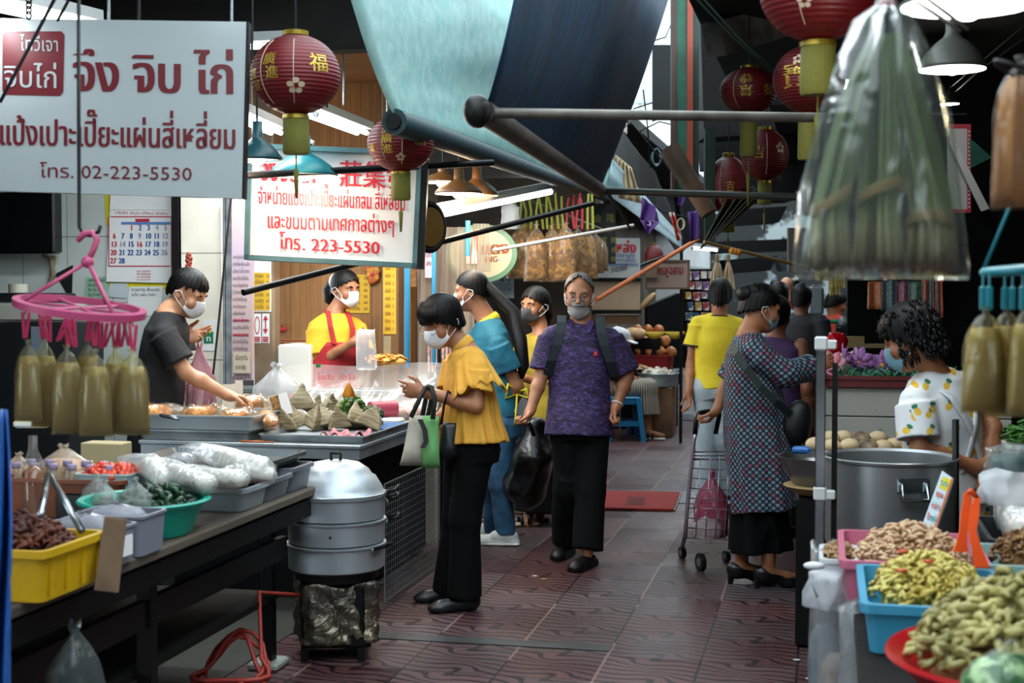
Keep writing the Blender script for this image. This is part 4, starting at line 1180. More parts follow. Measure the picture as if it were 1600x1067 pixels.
   # - seated person in white cap
p = Person('seated person in white cap and striped trousers on the blue plastic stool', 985, 14.6, 72, 1.6,
 J={'head': (968, 532, 0), 'neck': (962, 550, 0), 'sR': (958, 560, -.14), 'sL': (972, 558, .14), 'eR': (966, 590, -.18), 'wR': (986, 600, -.14), 'eL': (985, 590, .1), 'wL': (998, 600, .05), 'pelvis': (962, 606, 0),
    'hR': (968, 610, -.1), 'hL': (968, 610, .1), 'kR': (1012, 606, -.12), 'kL': (1014, 604, .12), 'aR': (1012, 672, -.1), 'aL': (1000, 668, .15)}, head_pitch=20)
p.toes = {'L': 80, 'R': 75}
p.body(skin_m, h=.008, hands={'R': (RT, UPZ, -1, .5)}, feet=True)
p.top(mat('dull_pink_top', '#8a6a66', .8), sleeve=.7, hem=-.1, h=.009)
def stripe_mat():
 t = NT('striped_trouser'); tc = t.new('ShaderNodeTexCoord'); sp = t.new('ShaderNodeSeparateXYZ'); t.l.new(tc.outputs['Object'], sp.inputs[0])
 f = t.math('FRACT', t.math('MULTIPLY', t.math('ADD', sp.outputs[0], t.math('MULTIPLY', sp.outputs[1], .8)), 38))
 t.base(t.mix(t.math('LESS_THAN', f, .4), srgb('#a59c8c'), srgb('#3a352f'))); t.set(Roughness=.8); return t.m
p.pants(stripe_mat(), r=(.1, .1, .12), hemf=.62, h=.009)
cp = MB(); cp.lathe([(.105, .03), (.108, .06), (.1, .1), (.07, .128), (.0, .137)], p.hd(0, -.012, 0), 20, cap=False, axis=p.hu)
cp.box(p.hd(0, .13, .035), (.15, .1, .012), (p.hl, p.hf, p.hu), bev=.005); cp.build('cap', mat('white_cap_cloth', '#cfd0d2', .8), p.root, 180)
p.shoe('R', mat('white_sandal', '#b9b4ac', .7), 'sandal', .24, blk); p.shoe('L', mat('white_sandal', '#b9b4ac', .7), 'sandal', .24, blk)
   # - passers-by far down the lane
def passer(label, px, D, yaw, H, cloth, hairm, skin=skin_m, sleeve=.55, legs='#1c1e24', hp=0, J={}, hair=True, arms='down'):
 q = Person(label, px, D, yaw, H, J=J, head_pitch=hp)
 q.body(skin, h=.009, hands={'L': (-UPZ, q.f, 1, .4), 'R': (-UPZ, q.f, -1, .4)})
 q.top(mat('cloth_' + cloth, cloth, .8, bump=(50, .1)), sleeve=sleeve, h=.009)
 q.pants(mat('cloth_' + legs, legs, .8), h=.01)
 if hair: q.hair(hairm, front=.06, side=-.02, back=-.07, bulk=1.09, rough=.006)
 for sd in 'LR': q.shoe(sd, blk, 'slide')
 return q
passer('bald man in maroon shirt walking away down the lane', 1229, 17, 175, 1.68, '#6d1f28', hair_g, skin_l, hair=False)
passer('person in pale blue T-shirt walking beyond the chequered dress woman', 1217, 12.6, 172, 1.6, '#a9c3d2', hair_k, skin_m, .6, '#cdc8bb')
passer('dark clothed long haired woman standing mid lane in shade', 1252, 12.2, 150, 1.58, '#15131a', hair_k, skin_d, .9)
passer('vendor in orange red shirt at the far right stall', 1304, 14.6, 100, 1.5, '#b3391d', hair_k, skin_m, .7, '#3a3026', hp=15)
passer('woman in sleeveless purple top beside the chequered dress woman', 1212, 8.9, 150, 1.5, '#3a2350', hair_k, skin_d, 0)
passer('person in black jacket among the far shoppers', 1240, 19, 178, 1.66, '#1b1b1e', hair_k, skin_m, .9)
passer('person in white shirt among the far shoppers', 1212, 21, 170, 1.66, '#b9bcc0', hair_k, skin_m, .6)
                 # - left side of the lane
                 # - shop signs
acr = NT('white_acrylic'); acr.base(srgb('#9ea6a7')); acr.set(Roughness=.09); acr.b.inputs['Specular IOR Level'].default_value = .6
acr.b.inputs['Emission Color'].default_value = (.8, .9, .92, 1); acr.b.inputs['Emission Strength'].default_value = 0.0
acr = acr.m
maroon = mat('sign_maroon', '#5e141c', .35); red_p = mat('sign_red', '#b8162a', .4)
s1 = Board.of(W(-30, 297, 5.2), W(378, 309, 5.2), W(385, 34, 5.2))
c = [s1.at(-40, 28), s1.at(-40, 297), s1.at(378, 310), s1.at(385, 34)]
b = thing('hanging_sign', 'large white hanging shop sign with maroon Thai lettering, upper left', 'sign', (c[1] + c[2]) / 2)
MB().slab(c, s1.n * -.03).build('panel', acr, b)
m = MB()
m.slab([s1.at(385, 34, .001), s1.at(378, 310, .001), s1.at(382, 310, .001), s1.at(389, 34, .001)], s1.n * -.05)
m.build('edge_strip', steel_dark, b)
m = MB()
s1.text(m, 'จึง จิบ ไก่', 114, 142, 368, 147, 46, 'th', .035); m.build('lettering', maroon, b); m = MB()
s1.text(m, 'แป้งเปาะเปี๊ยะแผ่นสี่เหลี่ยม', -2, 226, 370, 233, 31, 'th', .028); m.build('lettering', maroon, b); m = MB()
s1.text(m, 'โทร. 02-223-5530', 62, 277, 301, 282, 20, 'la', .0)
m.build('lettering', maroon, b)
m = MB(); s1.poly(m, [(4, 54), (4, 142), (8, 148), (94, 150), (99, 144), (101, 55), (96, 49), (8, 49)]); m.build('logo_square', maroon, b)
m = MB()
s1.text(m, 'ไทวีเจา', 32, 79, 93, 81, 17, 'th', 0, .005)
s1.text(m, 'จิบไก่', 6, 136, 92, 138, 26, 'th', .006, .005)
m.build('logo_lettering', mat('sign_pale_grey', '#9fa5a6', .3), b)
m = MB()
for k in range(4): m.tube([s1.at(45 + 4 * math.cos(i * .785), 24 - k * 8 + 6 * math.sin(i * .785)) for i in range(8)], .004, 5, closed=True)
m.build('chain', steel_dark, b)
tealp = mat('grey_teal_paint', '#4f7578', .5, var=('#3e5f62', 5))
s2 = Board.of(W(390, 402, 7.15), W(648, 413, 7.15), W(655, 258, 7.15))
def s2c(x0, y0, x1, y1, x2, y2, x3, y3): return [s2.at(x0, y0), s2.at(x1, y1), s2.at(x2, y2), s2.at(x3, y3)]
oc = s2c(390, 228, 386, 402, 648, 415, 656, 240)
b = thing('framed_sign', 'white sign with red Thai and Chinese lettering in a grey teal frame', 'sign', (oc[1] + oc[2]) / 2)
MB().slab([q - s2.n * .012 for q in s2c(393, 231, 389, 400, 645, 412, 653, 243)], s2.n * -.05).build('panel', mat('sign_white_enamel', '#dcdedd', .3), b)
m = MB(); nn = s2.n * .012
for (a, e, w) in ((oc[0], oc[1], .024), (oc[1], oc[2], .024), (oc[2], oc[3], .024), (oc[3], oc[0], .024)):
 d = (e - a).normalized(); cr = d.cross(s2.n); m.box((a + e) / 2 - s2.n * .02, ((e - a).length + w, w, .085), (d, cr, s2.n))
m.build('frame', tealp, b)
m = MB(); sd = (oc[2] - oc[1]).normalized()
m.box((oc[2] + oc[3]) / 2 + sd * .02 - s2.n * .03, (.05, (oc[3] - oc[2]).length + .03, .10), (sd, (oc[3] - oc[2]).normalized(), s2.n)); m.build('side_box', steel_dark, b)
m = MB()
s2.text(m, 'จึงจิบไก่', 406, 282, 494, 287, 28, 'th', .035, .004); m.build('lettering', red_p, b); m = MB()
s2.text(m, '莊集發', 530, 288, 640, 293, 38, 'cj', .02, .004); m.build('lettering', red_p, b); m = MB()
s2.text(m, 'จำหน่ายแป้งเปาะเปี๊ยะแผ่นกลม สี่เหลี่ยม', 403, 318, 634, 329, 19, 'th', .022, .004)
m.build('lettering', red_p, b); m = MB()
s2.text(m, 'และขนมตามเทศกาลต่างๆ', 417, 356, 617, 364, 19, 'th', .022, .004)
m.build('lettering', red_p, b); m = MB()
s2.text(m, 'โทร', 437, 388, 470, 391, 18, 'th', .025, .004)
s2.text(m, '. 223-5530', 472, 391, 594, 397, 19, 'la', .025, .004)
m.build('lettering', red_p, b)
                 # - things on the tiled wall
wb = Board((0, 7.9, 0), (0, -1, 0)); paper = mat('white_paper', '#dfe1e2', .8); inkb = mat('ink_blue', '#1f4f92', .6); inkr = mat('ink_red', '#b5263a', .6); inkg = mat('ink_grey', '#8f8fae', .6); inkk = mat('ink_black', '#25262b', .6)
yelp = mat('yellow_card', '#c9bd1a', .7)
m = MB(); wb.poly(m, [(164, 300), (166, 352), (170, 352), (170, 448), (276, 452), (287, 300)], .004, .003)
solo(m, 'yellow_backing_sheet', yelp, 'yellow card sheet showing behind the wall calendar', 'sheet')
m = MB(); wb.poly(m, [(175, 305), (168, 440), (268, 442), (276, 309)], .018, .01)
cal = solo(m, 'wall_calendar', paper, 'white wall calendar with red and blue dates on the tiled wall', 'calendar')
def calpart(fn, name, mt):
 m = MB(); fn(m); return m.build(name, mt, cal)
def frame_lines(m):
 for (x0, y0, x1, y1) in ((175, 338, 272, 339.5), (172, 415, 268, 416.5), (172, 338, 173.5, 416), (269.5, 339, 271, 416)): wb.rect(m, x0, y0, x1, y1, .021)
 wb.poly(m, [(214, 342), (214, 347), (236, 347), (236, 342)], .021)
calpart(frame_lines, 'red_frame', inkr)
calpart(lambda m: wb.rect(m, 192, 347, 270, 351, .021), 'weekday_bar', mat('bar_blue', '#5a7fb5', .6))
dates = [[None, None, 1, 2, 3, 4, 5], [6, 7, 8, 9, 10, 11, 12], [13, 14, 15, 16, 17, 18, 19], [20, 21, 22, 23, 24, 25, 26], [27, 28]]
fade = {4, 5, 9, 12, 14, 19, 26}; redn = {1, 6, 13, 16, 20, 27}
def dts(sel):
 def fn(m):
  for r, row in enumerate(dates):
   for q, n in enumerate(row):
    if n is None or not sel(n): continue
    x = 182 + q * 13.2 - r * .6; y = 360 + r * 12.9; w = 9.5 if n > 9 else 4.5
    wb.text(m, str(n), x - w / 2, y, x + w / 2, y, 8.5, 'la', .05, .021)
 return fn
for row in dates:
 r_ = set(n for n in row if n)
 calpart(dts(lambda n: n in r_ and n not in fade and n not in redn), 'blue_dates', inkb); calpart(dts(lambda n: n in r_ and n in redn), 'red_dates', inkr)
 if r_ & fade: calpart(dts(lambda n: n in r_ and n in fade), 'faded_dates', inkg)
def small(m):
 wb.text(m, 'บริษัท สมุด ปีใหม่ จำกัด', 182, 334, 265, 336, 3, 'th', 0, .021)
calpart(small, 'heading', inkr)
def phones(m):
 for i, t in enumerate(('082-0282828', '082-8282828', '02-2222820', '02-2222147')): wb.text(m, t, 216, 425 + i * 4.4, 238, 425 + i * 4.4, 2.6, 'la', 0, .021)
calpart(phones, 'phone_numbers', inkr)
m = MB(); wb.poly(m, [(176, 300), (174, 328), (275, 328), (277, 302)], .022, .003); m.build('cover_fold', paper, cal)
for i, (pts, mt, nm, lb) in enumerate((
 ([(134, 433), (132, 478), (168, 479), (170, 432)], '#8fb39a', 'green_notice', 'pale green handwritten notice pinned to the tiled wall'),
 ([(202, 448), (199, 492), (250, 494), (256, 447)], '#d9dcdc', 'white_note', 'white handwritten note under the wall calendar'),
 ([(172, 442), (172, 464), (198, 466), (200, 442)], '#b9c4c9', 'clear_sleeve', 'greyish plastic sleeve on the wall left of the white note'),
 ([(92, 432), (76, 470), (112, 470)], '#b8c2c2', 'folded_paper', 'folded white paper triangle on the tiled wall below the television'),
 ([(76, 488), (78, 515), (106, 517), (106, 486)], '#c8d0d4', 'faint_note', 'faint white sheet on the tiled wall behind the pink hanger'))):
 m = MB(); wb.poly(m, pts, .004 + .001 * i, .003)
 o = solo(m, nm, mat('paper_%d' % i, mt, .8), lb, 'paper')
 if i in (0, 1):
  t = MB()
  x0, x1, y0 = (138, 164, 440) if i == 0 else (206, 250, 455)
  for k in range(5 if i == 0 else 2): wb.text(t, ['รายการ สั่งของ', 'แป้ง แผ่น กลม', 'ส่ง วัน เสาร์', 'ร้าน ไก่ ทอง', 'เก็บ เงิน'][k], x0, y0 + k * 7.5, x1 - (k % 2) * 6, y0 + k * 7.5, 4, 'th', 0, .007)
  t.build('handwriting', inkk, o)
m = MB(); wb.poly(m, [(88, 428), (115, 414), (113, 470)], .012, .006); solo(m, 'dark_set_square', mat('dark_card', '#14191c', .5), 'black card triangle hanging on the tiled wall', 'card')
tv = thing('television', 'black flat television mounted high on the tiled wall', 'television', onz(0, 0, 0) * 0 + wb.at(50, 400))
MB().box(wb.at(38, 350, .12), (.60, .10, .37), bev=.012).build('screen_body', mat('gloss_black', '#08090b', .2), tv)
MB().box(wb.at(60, 350, .03), (.2, .07, .16)).build('wall_bracket', steel_dark, tv)
m = MB(); m.tube([wb.at(70, 398, .02), wb.at(84, 404, .03), wb.at(88, 430, .03), wb.at(82, 441, .03)], .014, 6); m.tube([wb.at(88, 400, .02), wb.at(86, 420, .03), wb.at(85, 438, .03)], .012, 6)
m.build('cable', mat('tan_cable', '#7d6f57', .6), tv)
cb = thing('black_cabinet', 'black cabinet against the tiled wall at far left', 'cabinet', (wb.at(0, 0).x * 0 - 4.55, 7.6, 0))
MB().box((-4.55, 7.62, .68), (.62, .42, 1.36), bev=.01).build('body', mat('cabinet_black', '#101418', .4), cb)
MB().box((-4.42, 7.405, 1.22), (.10, .006, .24)).build('sticker', mat('sticker_blue_grey', '#6d7c8a', .5), cb)
o = MB().box((-4.5, 7.55, 1.42), (.5, .22, .10), bev=.01); solo(o, 'electrical_box', mat('beige_plastic', '#a5a79d', .5), 'beige electrical box on top of the black cabinet', 'box')
o = MB().box((-4.55, 7.55, 1.505), (.46, .22, .055), bev=.01); solo(o, 'black_recorder', mat('cabinet_black', '#101418', .4), 'flat black recorder on top of the beige box', 'recorder')
solo(MB().lathe([(.02, 0), (.055, 0), (.055, .05), (.02, .05)], (-4.62, 7.52, 1.535), 20), 'tape_roll', mat('tape_white', '#b9b5a6', .5), 'roll of white tape on the black recorder', 'tape')
solo(MB().tube([wb.at(2, 492, .5), wb.at(8, 530, .52), wb.at(14, 565, .5), wb.at(26, 580, .48)], .006, 6), 'white_cable', mat('white_pvc', '#c9cfd2', .5), 'white cable drooping in front of the black cabinet', 'cable', smooth=180)
pb = Board((0, 7.70, 0), (0, -1, 0))
m = MB(); pb.rect(m, 318, 500, 339, 548, .004, 0, .003); o = solo(m, 'green_payment_sign', mat('sign_white_card', '#d5d8d6', .6), 'white and green notice on the cream pier', 'sign')
m = MB(); pb.rect(m, 319, 518, 334, 536, .007); m.build('green_square', mat('safety_green', '#0d6a45', .5), o)
m = MB(); pb.rect(m, 321, 510, 325, 520, .008); pb.rect(m, 327, 510, 331, 520, .008); m.build('yellow_marks', yelp, o)
m = MB(); pb.text(m, 'ท', 323, 533, 331, 533, 7, 'th', .02, .009); m.build('mark', paper, o)
pk = film('pink_film', '#f2d3dc', .35, .5, .2, (25, .8), '#d9a5b5')
def limp_bag(base, H, wr, dp, name, label, mt, cat='bag', grp=None, seed=0, fill=None, knot=True, ax=None, cr=.10):
 rg = random.Random(seed); ax = ax or (RT, FH, UPZ); rings = []; n = 20
 prof = [(0, .82), (.04, .95), (.2, 1), (.45, .97), (.65, .8), (.8, .45), (.9, .16), (.94, .1), (1.0, .22)] if knot else [(0, .85), (.06, 1), (.4, 1), (.8, .95), (1, .92)]
 ph = rg.random() * 6
 for z, k in prof:
  rings.append([base + ax[0] * (wr * k * math.cos(t) * (1 + cr * math.sin(5 * t + ph + 4 * z) + cr * .6 * math.sin(9 * t - 7 * z + ph))) + ax[1] * (dp * k * math.sin(t) * (1 + cr * math.sin(7 * t + 2 * ph - 5 * z))) + ax[2] * (H * z * (1 + cr * .4 * math.sin(3 * t + ph))) for t in [2 * math.pi * i / n for i in range(n)]])
 o = solo(MB().loft(rings), name, mt, label, cat, grp, 180, at=base)
 if fill:
  fm, top = fill; rr = []
  for z, k in [(0.01, .8), (.05, .92), (.2, .96), (.45, .93), (.62, .78), (.7, .5)]:
   zz = z * top / .7
   if zz > .97: continue
   kk = float(np.interp(zz, [p[0] for p in prof], [p[1] for p in prof])) * .95
   if z == .7: kk *= .5
   rr.append([base + ax[0] * (wr * kk * math.cos(t) * (1 + .06 * math.sin(5 * t + ph))) + ax[1] * (dp * kk * math.sin(t)) + ax[2] * (H * zz + .004 * math.sin(3 * t)) for t in [2 * math.pi * i / n for i in range(n)]])
  MB().loft(rr).build('contents', fm, o, 180)
 return o
limp_bag(W(312, 640, 7.6), .34, .075, .05, 'pink_carrier_bag', 'pink plastic carrier bag hanging on the cream pier', pk, seed=3, cr=.22, fill=(mat('pinkish_goods', '#b58a94', .6, var=('#d8c5c5', 9)), .45))
m = MB()
for k in range(9): m.ball(W(296 + R_.uniform(-3, 3), 398 + k * 3, 8.0), .016, 8, 6)
solo(m, 'dried_chillies', mat('dried_red', '#7a2a1a', .6), 'small string of dried red chillies on the cream pier', 'chillies', smooth=180)
m = MB(); m.tube([W(362, 300, 7.5), W(352, 400, 7.5), W(340, 520, 7.5), W(333, 585, 7.5)], .006, 6); solo(m, 'hanging_cable', mat('black_cord', '#101011', .6), 'black cord hanging down the cream pier', 'cord')
fb = Board((0, 7.62, 0), (0, -1, 0))
b = thing('price_board', 'tall narrow printed price board in a metal frame beside the pier', 'sign', fb.at(378, 600))
m = MB(); fb.rect(m, 361, 308, 394, 594, 0, 0, .03); m.build('panel', mat('lilac_print', '#b7a3b0', .35, var=('#c8a78f', 2)), b)
m = MB()
for x in (349, 354, 358): fb.rect(m, x, 300, x + 4, 600, .01, 0, .06)
m.build('frame', al, b)
m = MB()
words = ['ราคาแป้งแผ่นกลม', 'แป้งสี่เหลี่ยมเล็ก', 'แป้งเปาะเปี๊ยะทอด', 'ขนมเทียนไส้เค็ม', 'ขนมเข่งลูกใหญ่', 'บ๊ะจ่างไข่เค็ม', 'ฮวกก้วยสีชมพู']
for i in range(16):
 fb.text(m, words[i % 7], 364, 404 + i * 11, 364 + 20 + (i * 7) % 8, 404 + i * 11, 4.2, 'th', 0, .004)
m.build('print', inkk, b)
m = MB()
for y in (499, 522): fb.rect(m, 364, y, 388, y + 2, .005)
m.build('red_lines', inkr, b)
m = MB(); fb.rect(m, 366, 550, 392, 583, .012, 0, .004); q = m.build('taped_note', mat('note_beige', '#c9bda6', .8), b)
m = MB(); fb.text(m, 'เปิดทุกวัน', 369, 562, 389, 562, 6, 'th', 0, .014); fb.text(m, 'ราคาส่ง', 369, 577, 386, 577, 6, 'th', 0, .014); m.build('note_print', inkk, q)
m = MB(); fb.text(m, '09-4546-8195', 363, 593, 393, 592, 5, 'la', .01, .006); m.build('phone_number', inkk, b)
yl = mat('price_yellow', '#d1a72c', .6)
def price_list(board, x0, y0, x1, y1, rows, name, label, head=0):
 m = MB(); board.rect(m, x0, y0, x1, y1, .004, 0, .004); o = solo(m, name, paper if head else yl, label, 'sign')
 if head: m = MB(); board.rect(m, x0 + 1.5, y0 + head, x1 - 1.5, y1 - 2, .006); m.build('yellow_field', yl, o)
 m = MB()
 for i in range(rows):
  y = y0 + head + (y1 - y0 - head) * (i + .8) / (rows + .3)
  board.text(m, words[i % 7], x0 + 3, y, x0 + (x1 - x0) * .6, y, min(5, (y1 - y0) / rows * .45), 'th', 0, .008)
  board.text(m, str(20 + 5 * (i % 5)), x0 + (x1 - x0) * .74, y, x1 - 3, y, min(4.5, (y1 - y0) / rows * .4), 'la', 0, .008)
 m.build('print', mat('print_brown', '#5a3514', .7), o)
 return o
tb = Board((0, 8.6, 0), (0, -1, 0)); tb2 = Board((0, 9.2, 0), (0, -1, 0)); tb3 = Board((0, 9.42, 0), (0, -1, 0))
price_list(tb, 396, 402, 424, 487, 6, 'yellow_price_list', 'yellow price list with white heading under the framed sign, left post', 24)
price_list(tb2, 599, 412, 619, 522, 9, 'yellow_price_list', 'tall yellow price list on the post right of the apron woman')
price_list(tb3, 541, 429, 578, 489, 6, 'orange_notice', 'orange yellow notice behind the apron woman on the wood wall')
for i, x in enumerate((397, 410)):
 m = MB(); tb.rect(m, x, 490, x + 11, 536, .004, 0, .004)
 o = solo(m, 'arrow_notice', paper, ['white notice with a red oval, left of a pair under the price list', 'white notice with a red double arrow, right of a pair under the price list'][i], 'sign')
 m = MB(); cx = x + 5.5
 if i == 0:
  ro = [tb.at(cx + 4.2 * math.cos(a), 508 + 14 * math.sin(a), .007) for a in np.linspace(0, 6.283, 24, endpoint=False)]; ri = [tb.at(cx + 3 * math.cos(a), 508 + 12 * math.sin(a), .007) for a in np.linspace(0, 6.283, 24, endpoint=False)]
  m.add(ro + ri, [(k, (k + 1) % 24, 24 + (k + 1) % 24, 24 + k) for k in range(24)])
 else:
  tb.poly(m, [(cx - 1, 500), (cx - 1, 514), (cx - 4, 514), (cx, 522), (cx + 4, 514), (cx + 1, 514), (cx + 1, 500), (cx + 4, 500), (cx, 492), (cx - 4, 500)], .007)
 for k in range(3): tb.rect(m, x + 1, 526 + k * 3, x + 10, 528 + k * 3, .007)
 m.build('red_marks', inkr, o)
m = MB(); tb2.poly(m, [(600, 525), (600, 556), (611, 556), (611, 525)], .005, .004); solo(m, 'small_blue_yellow_card', mat('card_ochre', '#c19a4b', .6, var=('#5f93a5', 9)), 'small ochre and blue card low on the right post', 'card')
m = MB()
for k in range(60):
 u, v = R_.uniform(-1, 1), R_.uniform(-1, 1)
 if u * u + v * v < 1: m.ball(tb3.at(584 + u * 9, 424 + v * 16 , .03), (.022, .012, .022), 6, 4)
solo(m, 'paper_ornament', mat('ornament_red', '#b02a1c', .5, var=('#d9a13a', 22)), 'red and gold paper ornament on the wood wall above the notice', 'ornament', smooth=180)
m = MB(); m.tube([tb3.at(431, 405, .02), tb3.at(433, 430, .02), tb3.at(429, 447, .02)], .012, 6); solo(m, 'red_ribbon', inkr, 'thin red ribbon hanging on the wood wall by the left post', 'ribbon')
m = MB(); m.tube([tb3.at(428 + i * 3, 512 - 4 * math.sin(i * .9) , .02) for i in range(8)], [.01, .018, .022, .02, .024, .018, .014, .006], 6); solo(m, 'red_paper_dragon', inkr, 'red paper cut creature stuck low on the wood wall', 'ornament', smooth=180)
                 # - near table with trays
planks = mat('weathered_plank', '#5b5145', .8, var=('#3a342d', 8), bump=(30, .4), stretch=(1, .15, 1))
t1 = thing('plank_table', 'weathered plank table on black steel legs at the left front', 'table', (-2.65, 4.2, 0))
MB().box((-2.68, 4.25, .725), (1.24, 2.72, .035), bev=.006).build('table_top', planks, t1)
m = MB()
for (a, e) in (((-2.1, 2.92, .66), (-2.1, 5.56, .66)), ((-3.25, 2.92, .66), (-3.25, 5.56, .66)), ((-3.25, 5.5, .66), (-2.1, 5.5, .66)), ((-3.25, 4.2, .66), (-2.1, 4.2, .66))): m.bar(a, e, .05, .07)
m.build('frame', steel_dark, t1)
for (x, y) in ((-2.16, 3.1), (-2.16, 4.25), (-2.24, 5.48), (-3.25, 5.48), (-3.25, 3.1)):
 MB().box((x, y, .345), (.05, .05, .63)).build('leg', steel_dark, t1)
m = MB().bar((-2.14, 3.0, .52), (-2.18, 5.5, .50), .03, .09); m.build('rail', steel_dark, t1)
MB().box((-2.7, 4.3, .30), (1.0, 2.4, .025)).build('lower_shelf', dark, t1)
solo(MB().box((-2.24, 5.48, .015), (.13, .15, .03), bev=.008), 'foot_block', mat('pale_stone', '#8d958e', .7), 'pale stone block under the leg of the plank table', 'block')
def tub(x0, x1, y0, y1, z0, z1, name, label, mt, cat='tray', wall=.012, lip=.016, taper=.94, group=None):
 m = MB(); cx, cy = (x0 + x1) / 2, (y0 + y1) / 2; hx, hy = (x1 - x0) / 2, (y1 - y0) / 2
 def rr(hx, hy, z, r=.025):
  o = []
  for (sx, sy, a0) in ((1, 1, 0), (-1, 1, 90), (-1, -1, 180), (1, -1, 270)):
   for k in range(4):
    a = math.radians(a0 + k * 30); o.append((cx + sx * (hx - r) + r * math.cos(a), cy + sy * (hy - r) + r * math.sin(a), z))
  return o
 t = taper
 m.loft([rr(hx * t, hy * t, z0), rr(hx, hy, z1 - lip), rr(hx + lip * .6, hy + lip * .6, z1 - lip), rr(hx + lip * .6, hy + lip * .6, z1), rr(hx - wall * .4, hy - wall * .4, z1), rr(hx * t - wall, hy * t - wall, z0 + wall)])
 return solo(m, name, mt, label, cat, group, 35)
gtub = mat('grey_tub_plastic', '#6c7179', .5, var=('#5a5f68', 4)); ctub = mat('clear_grey_tub', '#8f989c', .4)
tub(-2.56, -2.08, 4.86, 5.10, .745, .83, 'grey_tub', 'pale grey tub under the black tray, nearest of three at the table edge', ctub)
tub(-2.56, -2.08, 5.11, 5.34, .745, .83, 'grey_tub', 'grey tub at the table edge, middle of three', gtub)
tub(-2.56, -2.08, 5.35, 5.58, .745, .845, 'grey_tub', 'grey tub at the table edge, farthest of three beside the steamer', gtub)
btray = mat('black_tray_enamel', '#0d1113', .3)
tub(-2.66, -2.09, 4.84, 5.2, .832, .88, 'black_tray', 'black tray holding white noodle bags on the plank table', btray)
tub(-2.72, -2.12, 5.22, 5.6, .85, .888, 'dark_steel_tray', 'shallow dark steel tray behind the black tray of noodle bags', mat('grey_steel_tray', '#4b5457', .35, .6))
nf = film('clear_bag_film', '#ffffff', .3, .8, .12, (22, .9), '#e8ecee'); noodle = mat('white_noodle', '#d5d0c4', .6, var=('#b7aa92', 25), bump=(60, .6), stretch=(1, 6, 6))
def lying_bag(a, e, r, name, label, fm, cm, grp, seed, flare=True, cat='bag'):
 a, e = Vector(a), Vector(e); rg = random.Random(seed); d = (e - a).normalized(); sd = d.cross(UPZ).normalized(); up = sd.cross(d); L = (e - a).length
 def rings(prof, k0, wob):
  out = []
  for t, k, hgt in prof:
   out.append([a + d * (L * t) + sd * (r * k * k0 * math.cos(q) * (1 + wob * math.sin(4 * q + 9 * t + seed))) + up * (r * hgt * k0 * math.sin(q) * (1 + wob * math.sin(5 * q - 7 * t)) + (r * .3 * math.sin(t * 7 + seed)) * wob * 3) for q in [2 * math.pi * i / 16 for i in range(16)]])
  return out
 o = solo(MB().loft(rings([(0, .5, .3), (.05, .95, .8), (.3, 1.05, .9), (.55, 1, .9), (.7, .8, .75), (.82, .9, .55), (1, 1.35, .25)], 1, .14)), name, fm, label, cat, grp, 180)
 MB().loft(rings([(.04, .6, .5), (.1, .85, .72), (.3, .92, .78), (.55, .85, .75), (.68, .4, .5)], .95, .05)).build('contents', cm, o, 180)
 return o
bl = ['topmost long clear noodle bag pointing up in the trays', 'long clear noodle bag lying at the front of the black tray', 'long clear noodle bag at the middle of the black tray', 'clear noodle bag at the tray edge nearest the lane', 'crumpled clear noodle bag at the left end of the black tray', 'clear noodle bag lying behind the others in the trays']
for i, (x0, y0, z0, x1, y1, z1, r, sd) in enumerate(((420, 738, .915, 300, 700, .98, .062, 1), (385, 752, .90, 250, 735, .905, .05, 2), (330, 758, .90, 218, 722, .93, .055, 3), (432, 742, .905, 340, 735, .92, .045, 4), (262, 752, .895, 210, 712, .95, .06, 5), (380, 728, .91, 275, 712, .94, .05, 6))):
 lying_bag(onz(x0, y0, z0), onz(x1, y1, z1), r * .82, 'noodle_bag', bl[i], nf, noodle, 'bags of white noodles on the trays', sd)
yc = mat('yellow_crate_plastic', '#c8a00c', .45, var=('#a5800a', 3, .5, .8))
o = tub(-2.40, -1.99, 3.34, 3.66, .745, .885, 'yellow_crate', 'yellow plastic crate full of dark dried food at the left front', yc, 'crate', lip=.02)
m = MB()
for i in range(4): m.box((-1.992, 3.38 + i * .083, .81), (.008, .008, .10))
m.build('rib', yc, o)
def heap(c, rx, ry, h, n, size, name, label, mt, seed=0, cat='food', shape='chip', parent=None, sparse=0):
 """a heap nobody could count, as one object"""
 rg = random.Random(seed); m = MB(); c = Vector(c)
 m.ball(c, (rx * .88, ry * .88, h * .86), 24, 12)
 for i in range(n):
  u = rg.random() ** .42; a = rg.uniform(0, 6.283)
  x, y = u * math.cos(a), u * math.sin(a)
  z = h * math.sqrt(max(0, 1 - u * u * .96)) * rg.uniform(.84, 1.05)
  p = c + Vector((x * rx, y * ry, z)); s = size * rg.uniform(.6, 1.3)
  ax = Matrix.Rotation(rg.uniform(0, 6.28), 3, 'Z') @ Matrix.Rotation(rg.uniform(0, 3.14), 3, 'X')
  A = (ax @ Vector((1, 0, 0)), ax @ Vector((0, 1, 0)), ax @ Vector((0, 0, 1)))
  if shape == 'chip': m.ball(p, (s, s * .7, s * .3), 7, 5, A)
  elif shape == 'curl': m.tube([p + A[0] * (s * math.cos(t)) + A[1] * (s * math.sin(t)) + A[2] * (s * .3 * t) for t in (0, .9, 1.8, 2.7)], [s * .3, s * .42, s * .4, s * .2], 5)
  elif shape == 'thread': m.tube([p - A[0] * s, p + A[2] * s * .4, p + A[0] * s], s * .14, 4)
  else: m.ball(p, s * .7, 8, 6)
 o = solo(m, name, mt, label, cat, None, 180) if parent is None else m.build(name, mt, parent, 180)
 o['kind'] = 'stuff'
 return o
